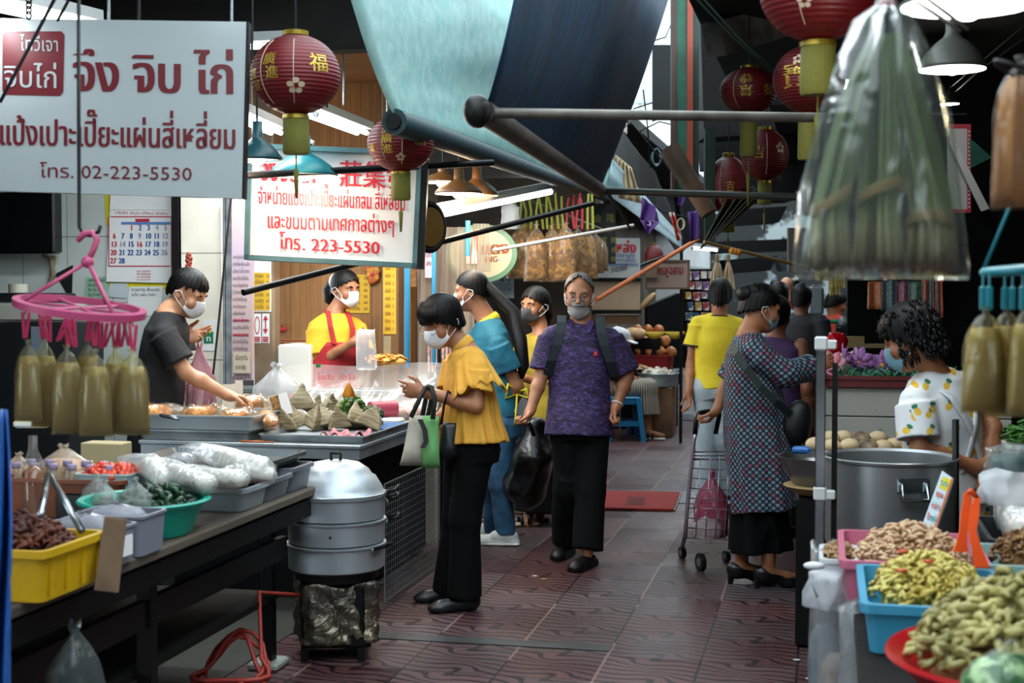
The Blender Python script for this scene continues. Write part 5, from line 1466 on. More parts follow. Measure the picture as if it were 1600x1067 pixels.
heap((-2.2, 3.5, .82), .19, .145, .12, 700, .016, 'dried_mushroom_heap', 'heap of dark reddish brown dried food in the yellow crate', mat('dried_brown', '#3a150c', .6, var=('#6b3012', 18)), 1, shape='curl')
tg = MB(); ap_ = W(75, 742, 3.85)
tg.tube([ap_, W(64, 805, 3.62)], [.008, .01], 6); tg.tube([ap_ + RT * .005, W(128, 830, 3.75)], [.008, .011], 6)
solo(tg, 'metal_tongs', mat('steel_bright', '#9aa0a3', .25, .9), 'metal tongs standing in the dried food of the yellow crate', 'tongs', smooth=180)
kraft = mat('kraft_card', '#6d563f', .85, var=('#3d2f22', 5, .45, .75))
m = MB(); q0, q1 = W(152, 812, 4.02), W(198, 816, 4.1)
m.slab([W(163, 808, 4.0), W(147, 922, 3.93), W(184, 926, 4.02), W(197, 812, 4.1)], FH * .012); solo(m, 'cardboard_piece', kraft, 'stained brown cardboard piece standing between yellow crate and grey boxes', 'cardboard')
gb = mat('grey_box_plastic', '#777a86', .5)
o = tub(-2.30, -2.04, 3.80, 3.96, .745, .86, 'grey_box', 'small grey plastic box with a white label next to the cardboard', gb, 'box', lip=.008)
MB().box((-2.036, 3.88, .80), (.004, .07, .06)).build('label', paper, o)
tub(-2.28, -2.04, 3.98, 4.16, .745, .87, 'grey_box', 'small grey plastic box between labelled box and teal basin', gb, 'box', lip=.008)
fo = film('foil_film', '#e8e8f0', .5, .9, .1, (30, 1), '#b9bac4')
for i in range(2): limp_bag(Vector((-2.17, 3.88 + i * .19, .83)), .07, .10, .06, 'crumpled_bag', ['crumpled clear bag in the labelled grey box', 'crumpled clear bag in the box beside the teal basin'][i], fo, seed=20 + i)
bc = onz(226, 838, .80); bc = Vector((W(226, 830, 4.8).x, W(226, 830, 4.8).y, .742))
tm_ = mat('teal_basin_plastic', '#109680', .35)
m = MB(); m.lathe([(.145, 0), (.155, .004), (.195, .095), (.198, .105), (.218, .108), (.222, .116), (.216, .122), (.196, .118), (.190, .10), (.148, .012), (.0, .010)], bc, 48)
solo(m, 'basin', tm_, 'teal plastic basin with greens and knotted bags on the plank table', 'basin', smooth=40)
heap(bc + Vector((.03, .03, .05)), .135, .115, .09, 200, .02, 'leafy_greens', 'dark green leafy vegetables in the teal basin', mat('dark_leaf', '#0d2618', .5, var=('#1d4526', 14)), 3, shape='curl')
vf = film('veg_bag_film', '#e5f0ec', .12, .9, .08, (18, .9)); dv = mat('dark_veg', '#15291f', .6, var=('#41503d', 20))
for i, (x, y, D, r) in enumerate(((165, 815, 4.72, .052), (212, 815, 4.70, .058))):
 limp_bag(W(x, y, D), .145 if i else .135, r, r * .9, 'knotted_bag', ['knotted clear bag of greens, left one in the teal basin', 'knotted clear bag of greens, right one in the teal basin'][i], vf, seed=8 + i, fill=(dv, .5))
limp_bag(W(152, 800, 4.92), .13, .055, .05, 'knotted_bag', 'knotted bag of dark red food behind the two bags of greens', vf, seed=14, fill=(mat('dark_red_food', '#3d120c', .6), .5))
brn = mat('brown_tray_plastic', '#8b4a2c', .45, var=('#6f3a22', 4))
tub(-2.92, -2.43, 4.60, 4.84, .745, .885, 'brown_tray', 'brown plastic tray holding small bottles, behind the yellow crate', brn, 'tray', lip=.014)
amber = mat('amber_liquid', '#5a2c08', .12, coat=.6); pcap = mat('lilac_cap', '#8d7f9c', .5); gl_ = film('bottle_film', '#f4f4ee', .06, .9, .05, (10, .1))
def bottle_proto(name, label, H, r, fill, mt_l, capm, group, at, capped=True):
 root = thing(name, label, 'bottle', at, group=group)
 MB().lathe([(r * .95, 0), (r, .01), (r, H * .55), (r * .85, H * .68), (r * .42, H * .82), (r * .4, H)], (0, 0, 0), 18).build('glass', gl_, root, 180, local=True)
 MB().lathe([(r * .86, .004), (r * .92, .012), (r * .92, H * min(fill, .55)), (r * (.3 if fill > .6 else .9), H * fill)], (0, 0, 0), 18).build('liquid', mt_l, root, 180, local=True)
 if capped: MB().lathe([(r * .5, 0), (r * .55, .002), (r * .55, H * .12), (r * .5, H * .13)], (0, 0, H * .93), 16).build('cap', capm, root, 60, local=True)
 return root
pb0 = None; k = 0
wordsb = ['first', 'second', 'third', 'fourth', 'fifth', 'sixth']
for row in range(2):
 for i in range(6):
  p = Vector((-2.88 + i * .074, 4.66 + row * .1, .757)); lb = 'lilac capped bottle, %s from the left in the %s row of the brown tray' % (wordsb[i], ['front', 'back'][row])
  if pb0 is None: pb0 = bottle_proto('sauce_bottle', lb, .165, .031, .5, amber, pcap, 'small lilac capped bottles in the brown tray', p)
  else: copy_tree(pb0, p, label=lb)
o = bottle_proto('tall_bottle', 'tall clear bottle of amber sauce standing behind the small capped bottles', .29, .042, .62, mat('amber_sauce', '#8a4a12', .12, coat=.6), pcap, None, Vector((W(52, 740, 5.15).x, W(52, 740, 5.15).y, .745)), False)
m = MB().box(W(50, 662, 5.15), (.125, .05, .028), (RT, FH, UPZ), bev=.008); solo(m, 'paper_stopper', paper, 'folded white paper stopping the tall amber bottle', 'paper')
chf = film('chip_film', '#fff6ea', .22, .8, .12, (20, 1), '#efe6d8'); chip = mat('tan_crackers', '#b08a5e', .7, var=('#d1b48a', 14), bump=(20, .6))
for i, (x, y, D, r, H) in enumerate(((30, 742, 5.3, .075, .15), (100, 738, 5.35, .10, .17), (140, 742, 5.3, .07, .12))):
 p = W(x, y, D); limp_bag(Vector((p.x, p.y, .745 if i != 1 else .75)) + UPZ * .06, H, r, .07, 'cracker_bag', ['clear bag of tan crackers at the far left of the plank table', 'large clear bag of tan crackers behind the bottles', 'clear bag of tan crackers next to the red candies'][i], chf, seed=30 + i, fill=(chip, .68))
pbx = mat('pale_blue_box', '#9db2b3', .5)
rc = mat('red_candy', '#c8301a', .4, var=('#e06a4a', 30))
for i, x in enumerate((162, 188)):
 p = W(x, 750, 5.15); tub(p.x - .075, p.x + .075, p.y - .08, p.y + .1, .84, .905, 'candy_box', ['pale blue box of red candies, left of two', 'pale blue box of red candies, right of two'][i], pbx, 'box', lip=.006)
 heap((p.x, p.y, .885), .065, .08, .045, 60, .016, 'red_candies', ['red candies heaped in the left pale blue box', 'red candies heaped in the right pale blue box'][i], rc, 40 + i, shape='ball')
p = W(175, 750, 5.15); solo(MB().box((p.x, p.y, .79), (.34, .2, .09), bev=.005), 'black_riser', btray, 'black riser box under the pale blue candy boxes', 'box')
p = W(165, 690, 5.9); solo(MB().box((p.x + .03, p.y - .05, .84), (.18, .10, .19), bev=.004), 'cream_box', mat('cream_card', '#b5a67e', .7), 'cream coloured carton behind the hanging pink peg ring', 'carton')
m = MB(); m.sheet(lambda u, v: W(-14 + 34 * u * (.7 + .3 * v) + 4 * math.sin(v * 5), 640 + 460 * v, 3.0 + .05 * math.sin(u * 9 + v * 4)), 14, 24)
solo(m, 'blue_sheet', mat('blue_tarp', '#0a4f9a', .5, bump=(12, .6)), 'bright blue plastic sheet hanging at the left front corner', 'sheet', smooth=180, solid=.004)
uf = film('under_film', '#cfd8da', .12, .9, .1, (9, 1), '#8f9a9c')
limp_bag(Vector((W(118, 1060, 3.9).x, W(118, 1060, 3.9).y, .315)), .34, .085, .07, 'clear_sack', 'clear plastic sack of cartons under the plank table', uf, seed=55, fill=(mat('sack_cartons', '#4a3d30', .7, var=('#1d1a18', 4)), .45))
m = MB(); hc = Vector((W(360, 945, 5.6).x, W(360, 945, 5.6).y, 0)); pts = []
for i in range(60):
 a = i * .33; rr = .13 + .03 * math.sin(i * .8)
 pts.append(hc + Vector((rr * math.cos(a), rr * .8 * math.sin(a), .012 + i * .0006 + .16 * max(0, math.sin(a)) ** 2)))
pts += [W(405, 925, 5.7), W(470, 930, 5.95)]
m.tube(pts, .009, 8); solo(m, 'gas_hose', mat('orange_red_hose', '#a3352a', .5), 'coiled orange red gas hose on the ground under the tables', 'hose', smooth=180)
                 # - steamer on a foil wrapped stove
alu = mat('aluminium_pot', '#c3cace', .42, .65, var=('#a4acb2', 3), bump=(3, .08, .01), stretch=(1, 1, .1))
sc0 = W(526, 960, 6.1); sc0 = Vector((sc0.x, sc0.y, 0))
st_ = thing('steamer_pot', 'tall aluminium steamer with three tiers and a domed lid', 'steamer', sc0 + UPZ * .372)
zz = [.372, .484, .586, .690]
for i in range(3):
 MB().lathe([(.192, zz[i] - .0), (.203, zz[i] + .008), (.206, zz[i + 1] - .012), (.213, zz[i + 1] - .008), (.214, zz[i + 1] - .001), (.205, zz[i + 1])], sc0, 64).build('tier', alu, st_, 40)
lid = MB().lathe([(.212, .690), (.214, .697), (.205, .700), (.196, .722), (.170, .765), (.155, .772), (.140, .795), (.10, .822), (.06, .830), (.0, .833)], sc0, 64).build('lid', alu, st_, 50)
MB().tube([sc0 + Vector((-.02, 0, .83)), sc0 + Vector((-.022, 0, .862)), sc0 + Vector((.022, 0, .862)), sc0 + Vector((.02, 0, .83))], .007, 8).build('lid_knob', blk, lid, 180)
for (a, z) in ((12, .66), (8, .575), (-28, .475), (172, .575), (0, .70)):
 ar = math.radians(a); d = RT * math.cos(ar) + FH * math.sin(ar); sd = UPZ.cross(d); c = sc0 + d * .208 + UPZ * z; m = MB()
 m.box(c + d * .006 - UPZ * .006, (.01, .10, .016), (d, sd, UPZ), bev=.003); h = m.build('handle_plate', al, st_)
 MB().tube([c + sd * -.036 + d * .012, c + sd * -.036 + d * .05 + UPZ * .012, c + sd * -.03 + d * .058 + UPZ * .02, c + sd * .03 + d * .058 + UPZ * .02, c + sd * .036 + d * .05 + UPZ * .012, c + sd * .036 + d * .012], .0075, 8).build('handle', blk, h, 180)
MB().ball(sc0 - FH * .205 + UPZ * .535, .006, 8, 6).build('rivet', steel_dark, st_, 180)
foil = NT('greasy_foil'); foil.base(foil.ramp(foil.noise(5, 4), [(.3, srgb('#3a3d3c')), (.55, srgb('#7a7263')), (.75, srgb('#a5977d'))])); foil.set(Roughness=.35, Metallic=.8); foil.bump(foil.noise(9, 6, dist=1), 1.0, .05); foil = foil.m
sv = thing('gas_stove', 'foil wrapped gas stove carrying the aluminium steamer', 'stove', sc0)
def foilwrap(u, v):
 a = u * 2 * math.pi; k = 1 / max(abs(math.cos(a)), abs(math.sin(a))); k = min(k, 1.28)
 r = .158 * k + .012 * math.sin(9 * a + 14 * v) * math.sin(7 * v + 2 * a) + .006 * math.sin(25 * a + 3 * v)
 return sc0 + RT * (r * math.cos(a + .3)) + FH * (r * math.sin(a + .3)) + UPZ * (.075 + .25 * v + .012 * math.sin(5 * a) * v)
MB().sheet(foilwrap, 72, 16).build('foil_wrap', foil, sv, 180, solid=.002)
MB().box(sc0 + UPZ * .19, (.27, .27, .27), (RT, FH, UPZ), bev=.01).build('body', steel_dark, sv)
MB().lathe([(.15, .325), (.18, .335), (.185, .37), (.0, .371)], sc0, 32).build('burner_ring', steel_dark, sv, 50)
for (a, e) in ((1, 1), (1, -1), (-1, 1), (-1, -1)): MB().box(sc0 + RT * (.12 * a) + FH * (.12 * e) + UPZ * .03, (.03, .03, .06), (RT, FH, UPZ)).build('foot', steel_dark, sv)
                 # - steel display table
stl = mat('stainless_sheet', '#a3abaf', .38, .6, var=('#7d858a', 3), bump=(6, .05, .01))
t2 = thing('steel_table', 'stainless steel display table behind the steamer', 'table', (-2.75, 7.3, 0))
MB().box((-2.75, 7.35, .80), (1.16, 1.75, .02), bev=.004).build('table_top', stl, t2)
MB().box((-2.75, 7.35, .765), (1.14, 1.73, .05)).build('apron_rail', stl, t2)
MB().box((-2.78, 7.4, .37), (.94, 1.4, .68)).build('dark_skirt', black, t2)  # black box put in to stand for the shade under the table
for (x, y) in ((-2.22, 6.55), (-2.22, 8.15), (-3.28, 6.55), (-3.28, 8.15)): MB().box((x, y, .37), (.04, .04, .74)).build('leg', steel_dark, t2)
galv = mat('galvanised_tray', '#a3adb1', .4, .55, var=('#717b80', 5))
tub(-2.72, -2.175, 6.54, 7.80, .812, .848, 'display_tray', 'galvanised tray of leaf dumplings at the table corner', galv, 'tray', taper=.98, lip=.008)
tub(-3.34, -2.76, 6.50, 7.0, .812, .862, 'display_tray', 'lower galvanised tray under the white tray on the steel table', galv, 'tray', taper=.98, lip=.008)
tub(-3.34, -2.74, 6.52, 6.98, .864, .935, 'display_tray', 'upper pale tray of bagged wrappers on the steel table', mat('pale_steel_tray', '#a9b3b6', .4, .6), 'tray', taper=.98, lip=.008)
m = MB(); m.box((-2.46, 6.66, .818), (.50, .20, .004)); solo(m, 'blue_white_liner', mat('pale_blue_liner', '#a9c4cc', .4), 'pale blue liner sheet at the front of the dumpling tray', 'liner')
m = MB(); m.sheet(lambda u, v: Vector((-2.42 + .23 * u, 6.60 + .14 * v, .842 + .012 * math.sin(u * 9) * math.cos(v * 7) + .014 * math.sin(u * 23 + v * 6))), 24, 12)
solo(m, 'pink_cloth', mat('pink_plastic_cloth', '#b86a72', .6), 'crumpled pink plastic on the front edge of the dumpling tray', 'cloth', smooth=180, solid=.004)
m = MB(); m.box((-2.25, 7.2, .828), (.14, .34, .016), bev=.003); solo(m, 'blue_sheet_pad', mat('blue_pad', '#0f5c96', .5), 'bright blue pad at the lane side of the dumpling tray', 'pad')
m = MB(); m.tube([(-2.78, 6.47, .817), (-2.66, 6.47, .817)], .006, 6); m.tube([(-2.66, 6.47, .817), (-2.61, 6.47, .817)], .004, 6); solo(m, 'orange_screwdriver', mat('orange_handle', '#b5602a', .5), 'thin orange handled tool on the front rail of the steel table', 'tool', smooth=180)
leafm = NT('dry_bamboo_leaf'); leafm.base(leafm.ramp(leafm.noise(1, 4, leafm.coord((12, 12, 60))), [(.3, srgb('#5c523a')), (.5, srgb('#8a7e60')), (.7, srgb('#aa9d80'))])); leafm.set(Roughness=.6); leafm.bump(leafm.noise(1, 3, leafm.coord((8, 8, 120))), .5, .004); leafm = leafm.m
strg = mat('pale_string', '#cfc6b0', .8)
def dumpling(at, rot, s, label, group, strings=True):
 root = thing('leaf_dumpling', label, 'dumpling', at, rot, group)
 A = [Vector(q) for q in ((-.082, -.052, 0), (.086, -.046, .0), (.0, .086, 0), (.012, .004, .135))]
 S = SDF(.0045); S.hull(A, .006, 0); S.ripple(.0035, 70, 2); S.plane((0, 0, -.004), (0, 0, -1))
 b = S.build('leaf_wrap', leafm, root, local=True)
 m = MB(); B = [A[0] * .9, A[1] * .9, A[2] * .9]
 for (t0, t1) in ((.28, .42), (.55, .5), (.30, .62)):
  q = [B[0].lerp(A[3], t0) * 1.05, B[0].lerp(A[3], t0).lerp(B[1].lerp(A[3], t1), .5) * 1.06, B[1].lerp(A[3], t1) * 1.05, B[1].lerp(A[3], t1).lerp(B[2].lerp(A[3], t0), .5) * 1.06, B[2].lerp(A[3], t0) * 1.05, B[2].lerp(A[3], t0).lerp(B[0].lerp(A[3], t0), .5) * 1.06]
  m.tube(q, .0042, 5, closed=True)
 m.tube([A[3] * .5 + Vector((.05, -.05, 0)), (.075, -.07, .03), (.07, -.075, .005)], .0035, 5)
 m.build('string', strg, root, 180, local=True)
 root.scale = (s, s, s)
 return root
zl = [('upright leaf dumpling at the top back of the pile', 470, 640, .90, .3, 1.2), ('leaf dumpling left of the upright one', 448, 645, .88, 1.0, 1.0), ('leaf dumpling at the left end of the front row', 448, 672, .83, 2.2, 1.0), ('second leaf dumpling from the left in the front row', 466, 670, .83, .5, 1.05), ('third leaf dumpling from the left in the front row', 486, 671, .83, 1.4, 1.1), ('leaf dumpling at the middle of the front row', 506, 670, .83, .2, 1.15), ('leaf dumpling right of the middle in the front row', 527, 671, .83, 2.9, 1.05), ('large string tied leaf dumpling second from the right', 552, 669, .83, .9, 1.25), ('pointed leaf dumpling at the right end of the pile', 576, 671, .83, 2.0, 1.15), ('small leaf dumpling under the price card', 437, 662, .84, 3.6, .85), ('leaf dumpling in the second row left of the middle', 492, 648, .87, 4.2, .95), ('leaf dumpling in the second row at the middle', 514, 646, .87, 5.0, 1.0), ('leaf dumpling tucked in front of the green bundle', 536, 650, .86, 3.3, .95)]
dp = None
for (lb, x, y, z, r, s) in zl:
 p = onz(x, y, z); p.z = z + .012
 if dp is None: dp = dumpling(p, (0, 0, r), s * .86, lb, 'leaf dumplings in the tray')
 else:
  c = copy_tree(dp, p, (R_.uniform(-.4, .4), R_.uniform(-.4, .4), r), lb, s * .86)
gleaf = mat('green_leaf_parcel', '#2f4a1c', .45, var=('#5d7a34', 16), bump=(20, .3))
for i, (x, y, D, r, lb) in enumerate(((550, 640, 7.62, .078, 'round bundle of green leaf parcels above the dumplings'), (582, 652, 7.56, .064, 'darker bundle of green leaf parcels at the right of the dumplings'))):
 c = W(x, y, D); m = MB(); rg = random.Random(60 + i)
 m.ball(c, r * .8, 14, 10)
 for k in range(60):
  d = Vector((rg.gauss(0, 1), rg.gauss(0, 1), rg.gauss(0, 1))).normalized(); _, a, e = frame_from(d); q = rg.uniform(0, 3)
  a, e = a * math.cos(q) + e * math.sin(q), e * math.cos(q) - a * math.sin(q)
  m.ball(c + d * r * .82, (r * .26, r * .2, r * .24), 6, 5, (a, e, d))
 o = solo(m, 'green_parcel_bundle', gleaf if i == 0 else mat('dark_green_parcel', '#1d3516', .45, var=('#35571f', 16)), lb, 'leaf parcels', smooth=60); o['kind'] = 'stuff'
m = MB(); m.loft([[W(545 + dx * k, 622 - hh, 7.6) + FH * (.01 * q) for (dx, q) in ((-10, 0), (0, 1.5), (10, 0), (0, -1))] for (k, hh) in ((.7, -2), (1, 4), (.7, 14), (.25, 22), (.05, 25))]); solo(m, 'orange_leaf', mat('orange_leaf', '#c47a17', .5), 'folded orange leaf on top of the green bundle', 'leaf', smooth=180)
cbp = Board.of(W(424, 650, 7.3), W(450, 642, 7.35), W(440, 612, 7.37))
m = MB(); cbp.poly(m, [(419, 620), (428, 650), (458, 645), (448, 612)], 0, .004); o = solo(m, 'price_card', paper, 'white price card with a food photo standing in the dumplings', 'sign')
m = MB(); cbp.poly(m, [(420, 621), (428, 648), (441, 645), (434, 617)], .003); m.build('photo', mat('food_photo', '#3d3322', .4, var=('#b07d35', 40)), o)
wf = film('wrapper_film', '#fff4e4', .07, .8, .12, (24, .9), '#f0e4d2'); wrp = mat('tan_wrappers', '#b5762a', .6, var=('#d9a55a', 14), bump=(30, .9, .02))
wl = ['bag of golden wrappers at the left end of the pale tray', 'bag of golden wrappers in the middle of the pale tray', 'bag of golden wrappers at the right of the pale tray', 'bag of wrappers with a red tag hanging over the tray corner', "bag of crisp noodles under the shopkeeper's hand"]
for i, (x0, y0, x1, y1, z, r) in enumerate(((215, 650, 285, 642, .925, .07), (295, 650, 350, 642, .92, .062), (350, 652, 402, 648, .915, .052), (425, 662, 408, 642, .90, .045), (372, 634, 425, 630, .945, .062))):
 lying_bag(onz(x0, y0, z), onz(x1, y1, z), r, 'wrapper_bag', wl[i], wf, wrp if i < 4 else mat('crisp_noodles', '#b98c55', .6, var=('#8a5a30', 30)), 'bags of wrappers on the pale tray', 70 + i)
m = MB().ball(onz(428, 665, .86), (.03, .02, .025), 10, 8); solo(m, 'red_tag', mat('tag_red', '#b8321c', .5), 'red tag on the wrapper bag at the tray corner', 'tag', smooth=180)
m = MB().tube([onz(252, 650, .955), onz(278, 655, .95)], .006, 6); m.tube([onz(250, 648, .96), onz(276, 652, .955)], .006, 6); solo(m, 'tweezers', mat('steel_bright', '#9aa0a3', .25, .9), 'pair of steel tweezers on the pale tray', 'tweezers', smooth=180)
scr = film('screen_film', '#ffffff', .28, .55, .08, (5, .6), '#e9e2da')
sb = Board((0, 8.22, 0), (0, -1, 0))
m = MB(); A, Bq = sb.at(440, 572), sb.at(694, 568)
m.sheet(lambda u, v: A.lerp(Bq, u) - UPZ * (.31 * v) + Vector((0, -.25 * v * v + .02 * math.sin(u * 17 + v * 3), .01 * math.sin(u * 9))), 60, 12)
o = solo(m, 'plastic_screen', scr, 'clear plastic screen with small price notes across the counter', 'screen', smooth=180)
m = MB()
sb2 = Board((0, 8.14, 0), (0, -1, 0))
for x in (498, 531):
 sb2.text(m, 'บ๊ะจ่าง 35 บ.', x, 593, x + 26, 593, 7, 'th', .01, .02); m.build('red_print', inkr, o); m = MB()
m = MB()
for x in (500, 534): sb2.text(m, 'ขนมจ้าง', x, 583, x + 20, 583, 4, 'th', 0, .02)
m.build('grey_print', inkg, o)
MB().box(sb.at(499, 571, .01), (.03, .02, .02)).build('green_clip', mat('clip_green', '#0f6b3d', .5), o)
ct = thing('rear_counter', 'rear counter between the apron woman and the plastic screen', 'counter', (-3.0, 8.55, 0))
MB().box((-3.05, 8.42, .92), (1.5, .24, .03), bev=.004).build('counter_top', stl, ct); MB().box((-3.05, 8.42, .45), (1.46, .2, .9)).build('body', mat('counter_cream', '#b8b0a2', .6), ct)
foam = mat('white_foam', '#d8d5cd', .8)
for i, (x, y0, w, h) in enumerate(((447, 566, .20, .16), (470, 568, .14, .13))):
 pass
p = W(455, 600, 9.0); solo(MB().box((p.x, p.y + .2, .60), (.22, .3, 1.2), bev=.01), 'foam_box_stack', foam, 'white foam box standing left of the apron woman', 'box')
bigf = film('big_clear_film', '#ffffff', .35, .8, .12, (14, 1), '#e6e8ea')
limp_bag(Vector((W(432, 635, 7.85).x, W(432, 635, 7.85).y, .815)), .33, .14, .10, 'clear_bag', 'large bulging clear bag at the left end of the plastic screen', bigf, seed=91)
pinkp = mat('pink_packet', '#b8455a', .4)
for i, (x0, x1, y) in enumerate(((448, 476, 628), (578, 618, 640))):
 m = MB().tube([onz(x0, y, .90), onz(x1, y - 2, .90)], .045, 14); solo(m, 'pink_packet', pinkp, ['rolled pink packet behind the dumplings, left one', 'rolled pink packet right of the green bundle'][i], 'packet', smooth=60)
 p = (onz(x0, y, .90) + onz(x1, y, .9)) / 2; solo(MB().box((p.x, p.y, .833), (.22, .12, .045), bev=.01), 'clear_pack', foam, ['white pack under the left pink packet', 'white pack under the right pink packet'][i], 'pack')
pf = film('pack_film', '#fff2ee', .35, .8, .12, (30, 1), '#eadad2')
for i, (x, y) in enumerate(((640, 640), (660, 632), (625, 650), (650, 648), (600, 622), (530, 628), (490, 626))):
 lying_bag(onz(x - 16, y, .85), onz(x + 18, y - 3, .85), .05, 'sweet_pack', ['clear pack of red and white sweets nearest the lane edge', 'clear pack of sweets at the far lane corner', 'clear pack of sweets beside the blue pad', 'clear pack of sweets on the lane edge of the table', 'clear pack of sweets behind the right pink packet', 'clear pack of sweets behind the green bundle', 'clear pack of sweets behind the upright dumpling'][i], pf, mat('sweet_mix', '#c7a08a', .6, var=('#b5484a', 14, .55, .7)), 'clear packs of sweets at the back of the steel table', 80 + i)
limp_bag(W(572, 578, 8.55), .24, .06, .03, 'clear_food_bag', 'clear bag being opened by the apron woman', film('thin_film', '#ffffff', .3, .8, .12, (22, .9), '#f0f0f0'), seed=97, knot=False)
heap(W(604, 566, 8.75), .14, .08, .05, 60, .016, 'fried_snack_heap', 'heap of orange fried snacks right of the apron woman', mat('orange_snack', '#c07a2c', .6, var=('#d8a04a', 20)), 98)
gm = mat('galvanised_wire', '#8a8f90', .4, .7)
g = thing('wire_mesh_panel', 'galvanised wire mesh panel in front of the steel table', 'mesh panel', (-2.11, 7.17, .02))
m = MB()
for i in range(29): m.bar((-2.11, 6.66 + i * .0365, .02), (-2.11, 6.66 + i * .0365, .60), .0022)
for i in range(17): m.bar((-2.112, 6.66, .02 + i * .0362), (-2.112, 7.68, .02 + i * .0362), .0022)
m.build('wire_grid', gm, g)
m = MB()
for (a, e) in (((-2.11, 6.66, .02), (-2.11, 6.66, .6)), ((-2.11, 7.68, .02), (-2.11, 7.68, .6)), ((-2.11, 6.66, .6), (-2.11, 7.68, .6)), ((-2.11, 6.66, .02), (-2.11, 7.68, .02))): m.bar(a, e, .006)
m.build('wire_frame', gm, g)
                 # - pink peg ring with bags
pinkm = mat('pink_peg_plastic', '#c2557f', .35, trans=.25)
pr = thing('peg_hanger', 'pink round peg hanger hung from a black hook at the left', 'hanger', W(125, 490, 4.0))
rc_ = W(125, 481, 4.0); tx = (RT * 1.0 - UPZ * .13 + FH * .1).normalized(); ty = (FH * 1.0 + UPZ * .10); ty = (ty - tx * ty.dot(tx)).normalized(); tz = tx.cross(ty)
m = MB()
ring = [rc_ + tx * (.172 * math.cos(a)) + ty * (.145 * math.sin(a)) for a in [i * math.pi / 24 for i in range(48)]]
m.loft([[q + (q - rc_).normalized() * dx + tz * dz for (dx, dz) in ((.012, .010), (-.008, .012), (-.010, -.008), (.010, -.010))] for q in ring] + [[ring[0] + (ring[0] - rc_).normalized() * dx + tz * dz for (dx, dz) in ((.012, .010), (-.008, .012), (-.010, -.008), (.010, -.010))]], cap=False)
for a in (0, 1.05, 2.1): m.tube([rc_ + tx * (.168 * math.cos(a)) + ty * (.14 * math.sin(a)), rc_ - tx * (.168 * math.cos(a)) - ty * (.14 * math.sin(a))], .005, 6)
m.build('ring', pinkm, pr, 60)
nd = W(137, 409, 4.0); m = MB()
for a in (math.pi * 1.12, math.pi * 1.75, math.pi * .4): m.tube([nd, rc_ + tx * (.165 * math.cos(a)) + ty * (.138 * math.sin(a))], .006, 6)
m.build('arms', pinkm, pr, 180)
m = MB().ball(nd, .018, 10, 8); m.tube([nd, W(146, 390, 4.0), W(152, 374, 4.0), W(144, 363, 4.0), W(130, 366, 4.0), W(121, 377, 4.0)], [.009, .009, .01, .01, .01, .007], 8); m.build('top_hook', pinkm, pr, 180)
m = MB().tube([W(123, -10, 4.0), W(123, 200, 4.0), W(124, 355, 4.0), W(130, 366, 4.0), W(142, 368, 4.0), W(154, 362, 4.0), W(157, 352, 4.0)], .0055, 8); solo(m, 'iron_hook', mat('black_iron', '#141313', .5, .5), 'long black iron hook holding the pink peg hanger', 'hook', smooth=180)
bags = [(45, 530, 660, 44, 3.97), (72, 528, 668, 46, 4.06), (106, 538, 678, 52, 3.95), (150, 545, 682, 54, 3.88), (138, 530, 668, 44, 4.1), (182, 540, 678, 50, 4.02), (208, 545, 680, 56, 3.92)]
jl = mat('olive_jelly', '#77642a', .35, var=('#8f7c3e', 6), coat=.4, trans=.2); jf = film('jelly_film', '#f5f0d0', .05, .9, .08, (16, .9), '#e8e4d0')
jlab = ['farthest left olive bag on the pink peg hanger', 'second olive bag from the left on the pink peg hanger', 'third olive bag from the left on the pink peg hanger', 'olive bag hanging lowest at the middle of the pink hanger', 'olive bag half hidden behind the middle ones on the pink hanger', 'olive bag second from the right on the pink hanger', 'rightmost olive bag on the pink peg hanger']
def hang_bag(px, y0, y1, w, D, name, label, group, fm, cm, seed, fill=.84, flare=1.0, dpk=.7, cat='bag', mouth=True):
 top, bot = W(px, y0, D), W(px, y1, D); H = (top - bot).length; hw = w / 2 * D / F_PX; ph = seed * 1.7; n = 24
 prof = [(0, 1.0 * flare), (.012, 1.02 * flare), (.1, .99), (.4, .93), (.62, .86), (.76, .7), (.87, .42), (.93, .14), (.955, .1), (1, .26)]
 def ring(z, k, wob, dd):
  return [bot + RT * (hw * k * math.cos(t) * (1 + wob * math.sin(6 * t + ph + 3 * z))) + FH * (hw * dpk * k * dd * math.sin(t) * (1 + wob * math.sin(9 * t - ph))) + UPZ * (H * z) for t in [2 * math.pi * i / n for i in range(n)]]
 root = thing(name, label, cat, top, group=group)
 MB().loft([ring(z, k, .05 if z < .6 else .14, .35 if z < .02 else (.8 if z < .15 else 1)) for z, k in prof]).build('film', fm, root, 180)
 rr = [(.015, .95 * flare), (.1, .93), (.4, .88), (.62, .8), (.72, .68)]
 rr = [(z * fill / .76, k) for z, k in rr]
 rr = [(z, min(k, float(np.interp(z, [p[0] for p in prof], [p[1] for p in prof])) * .94)) for z, k in rr] + [(fill * .955, .02)]
 MB().loft([ring(z, k, .03, .4 if z < .03 else (.8 if z < .15 else 1)) for z, k in rr]).build('contents', cm, root, 180)
 return root
for i, (x, a, e, w, D) in enumerate(bags):
 hang_bag(x, a, e, w, D, 'jelly_bag', jlab[i], 'olive bags on the pink peg hanger', jf, jl, i)
pg0 = None
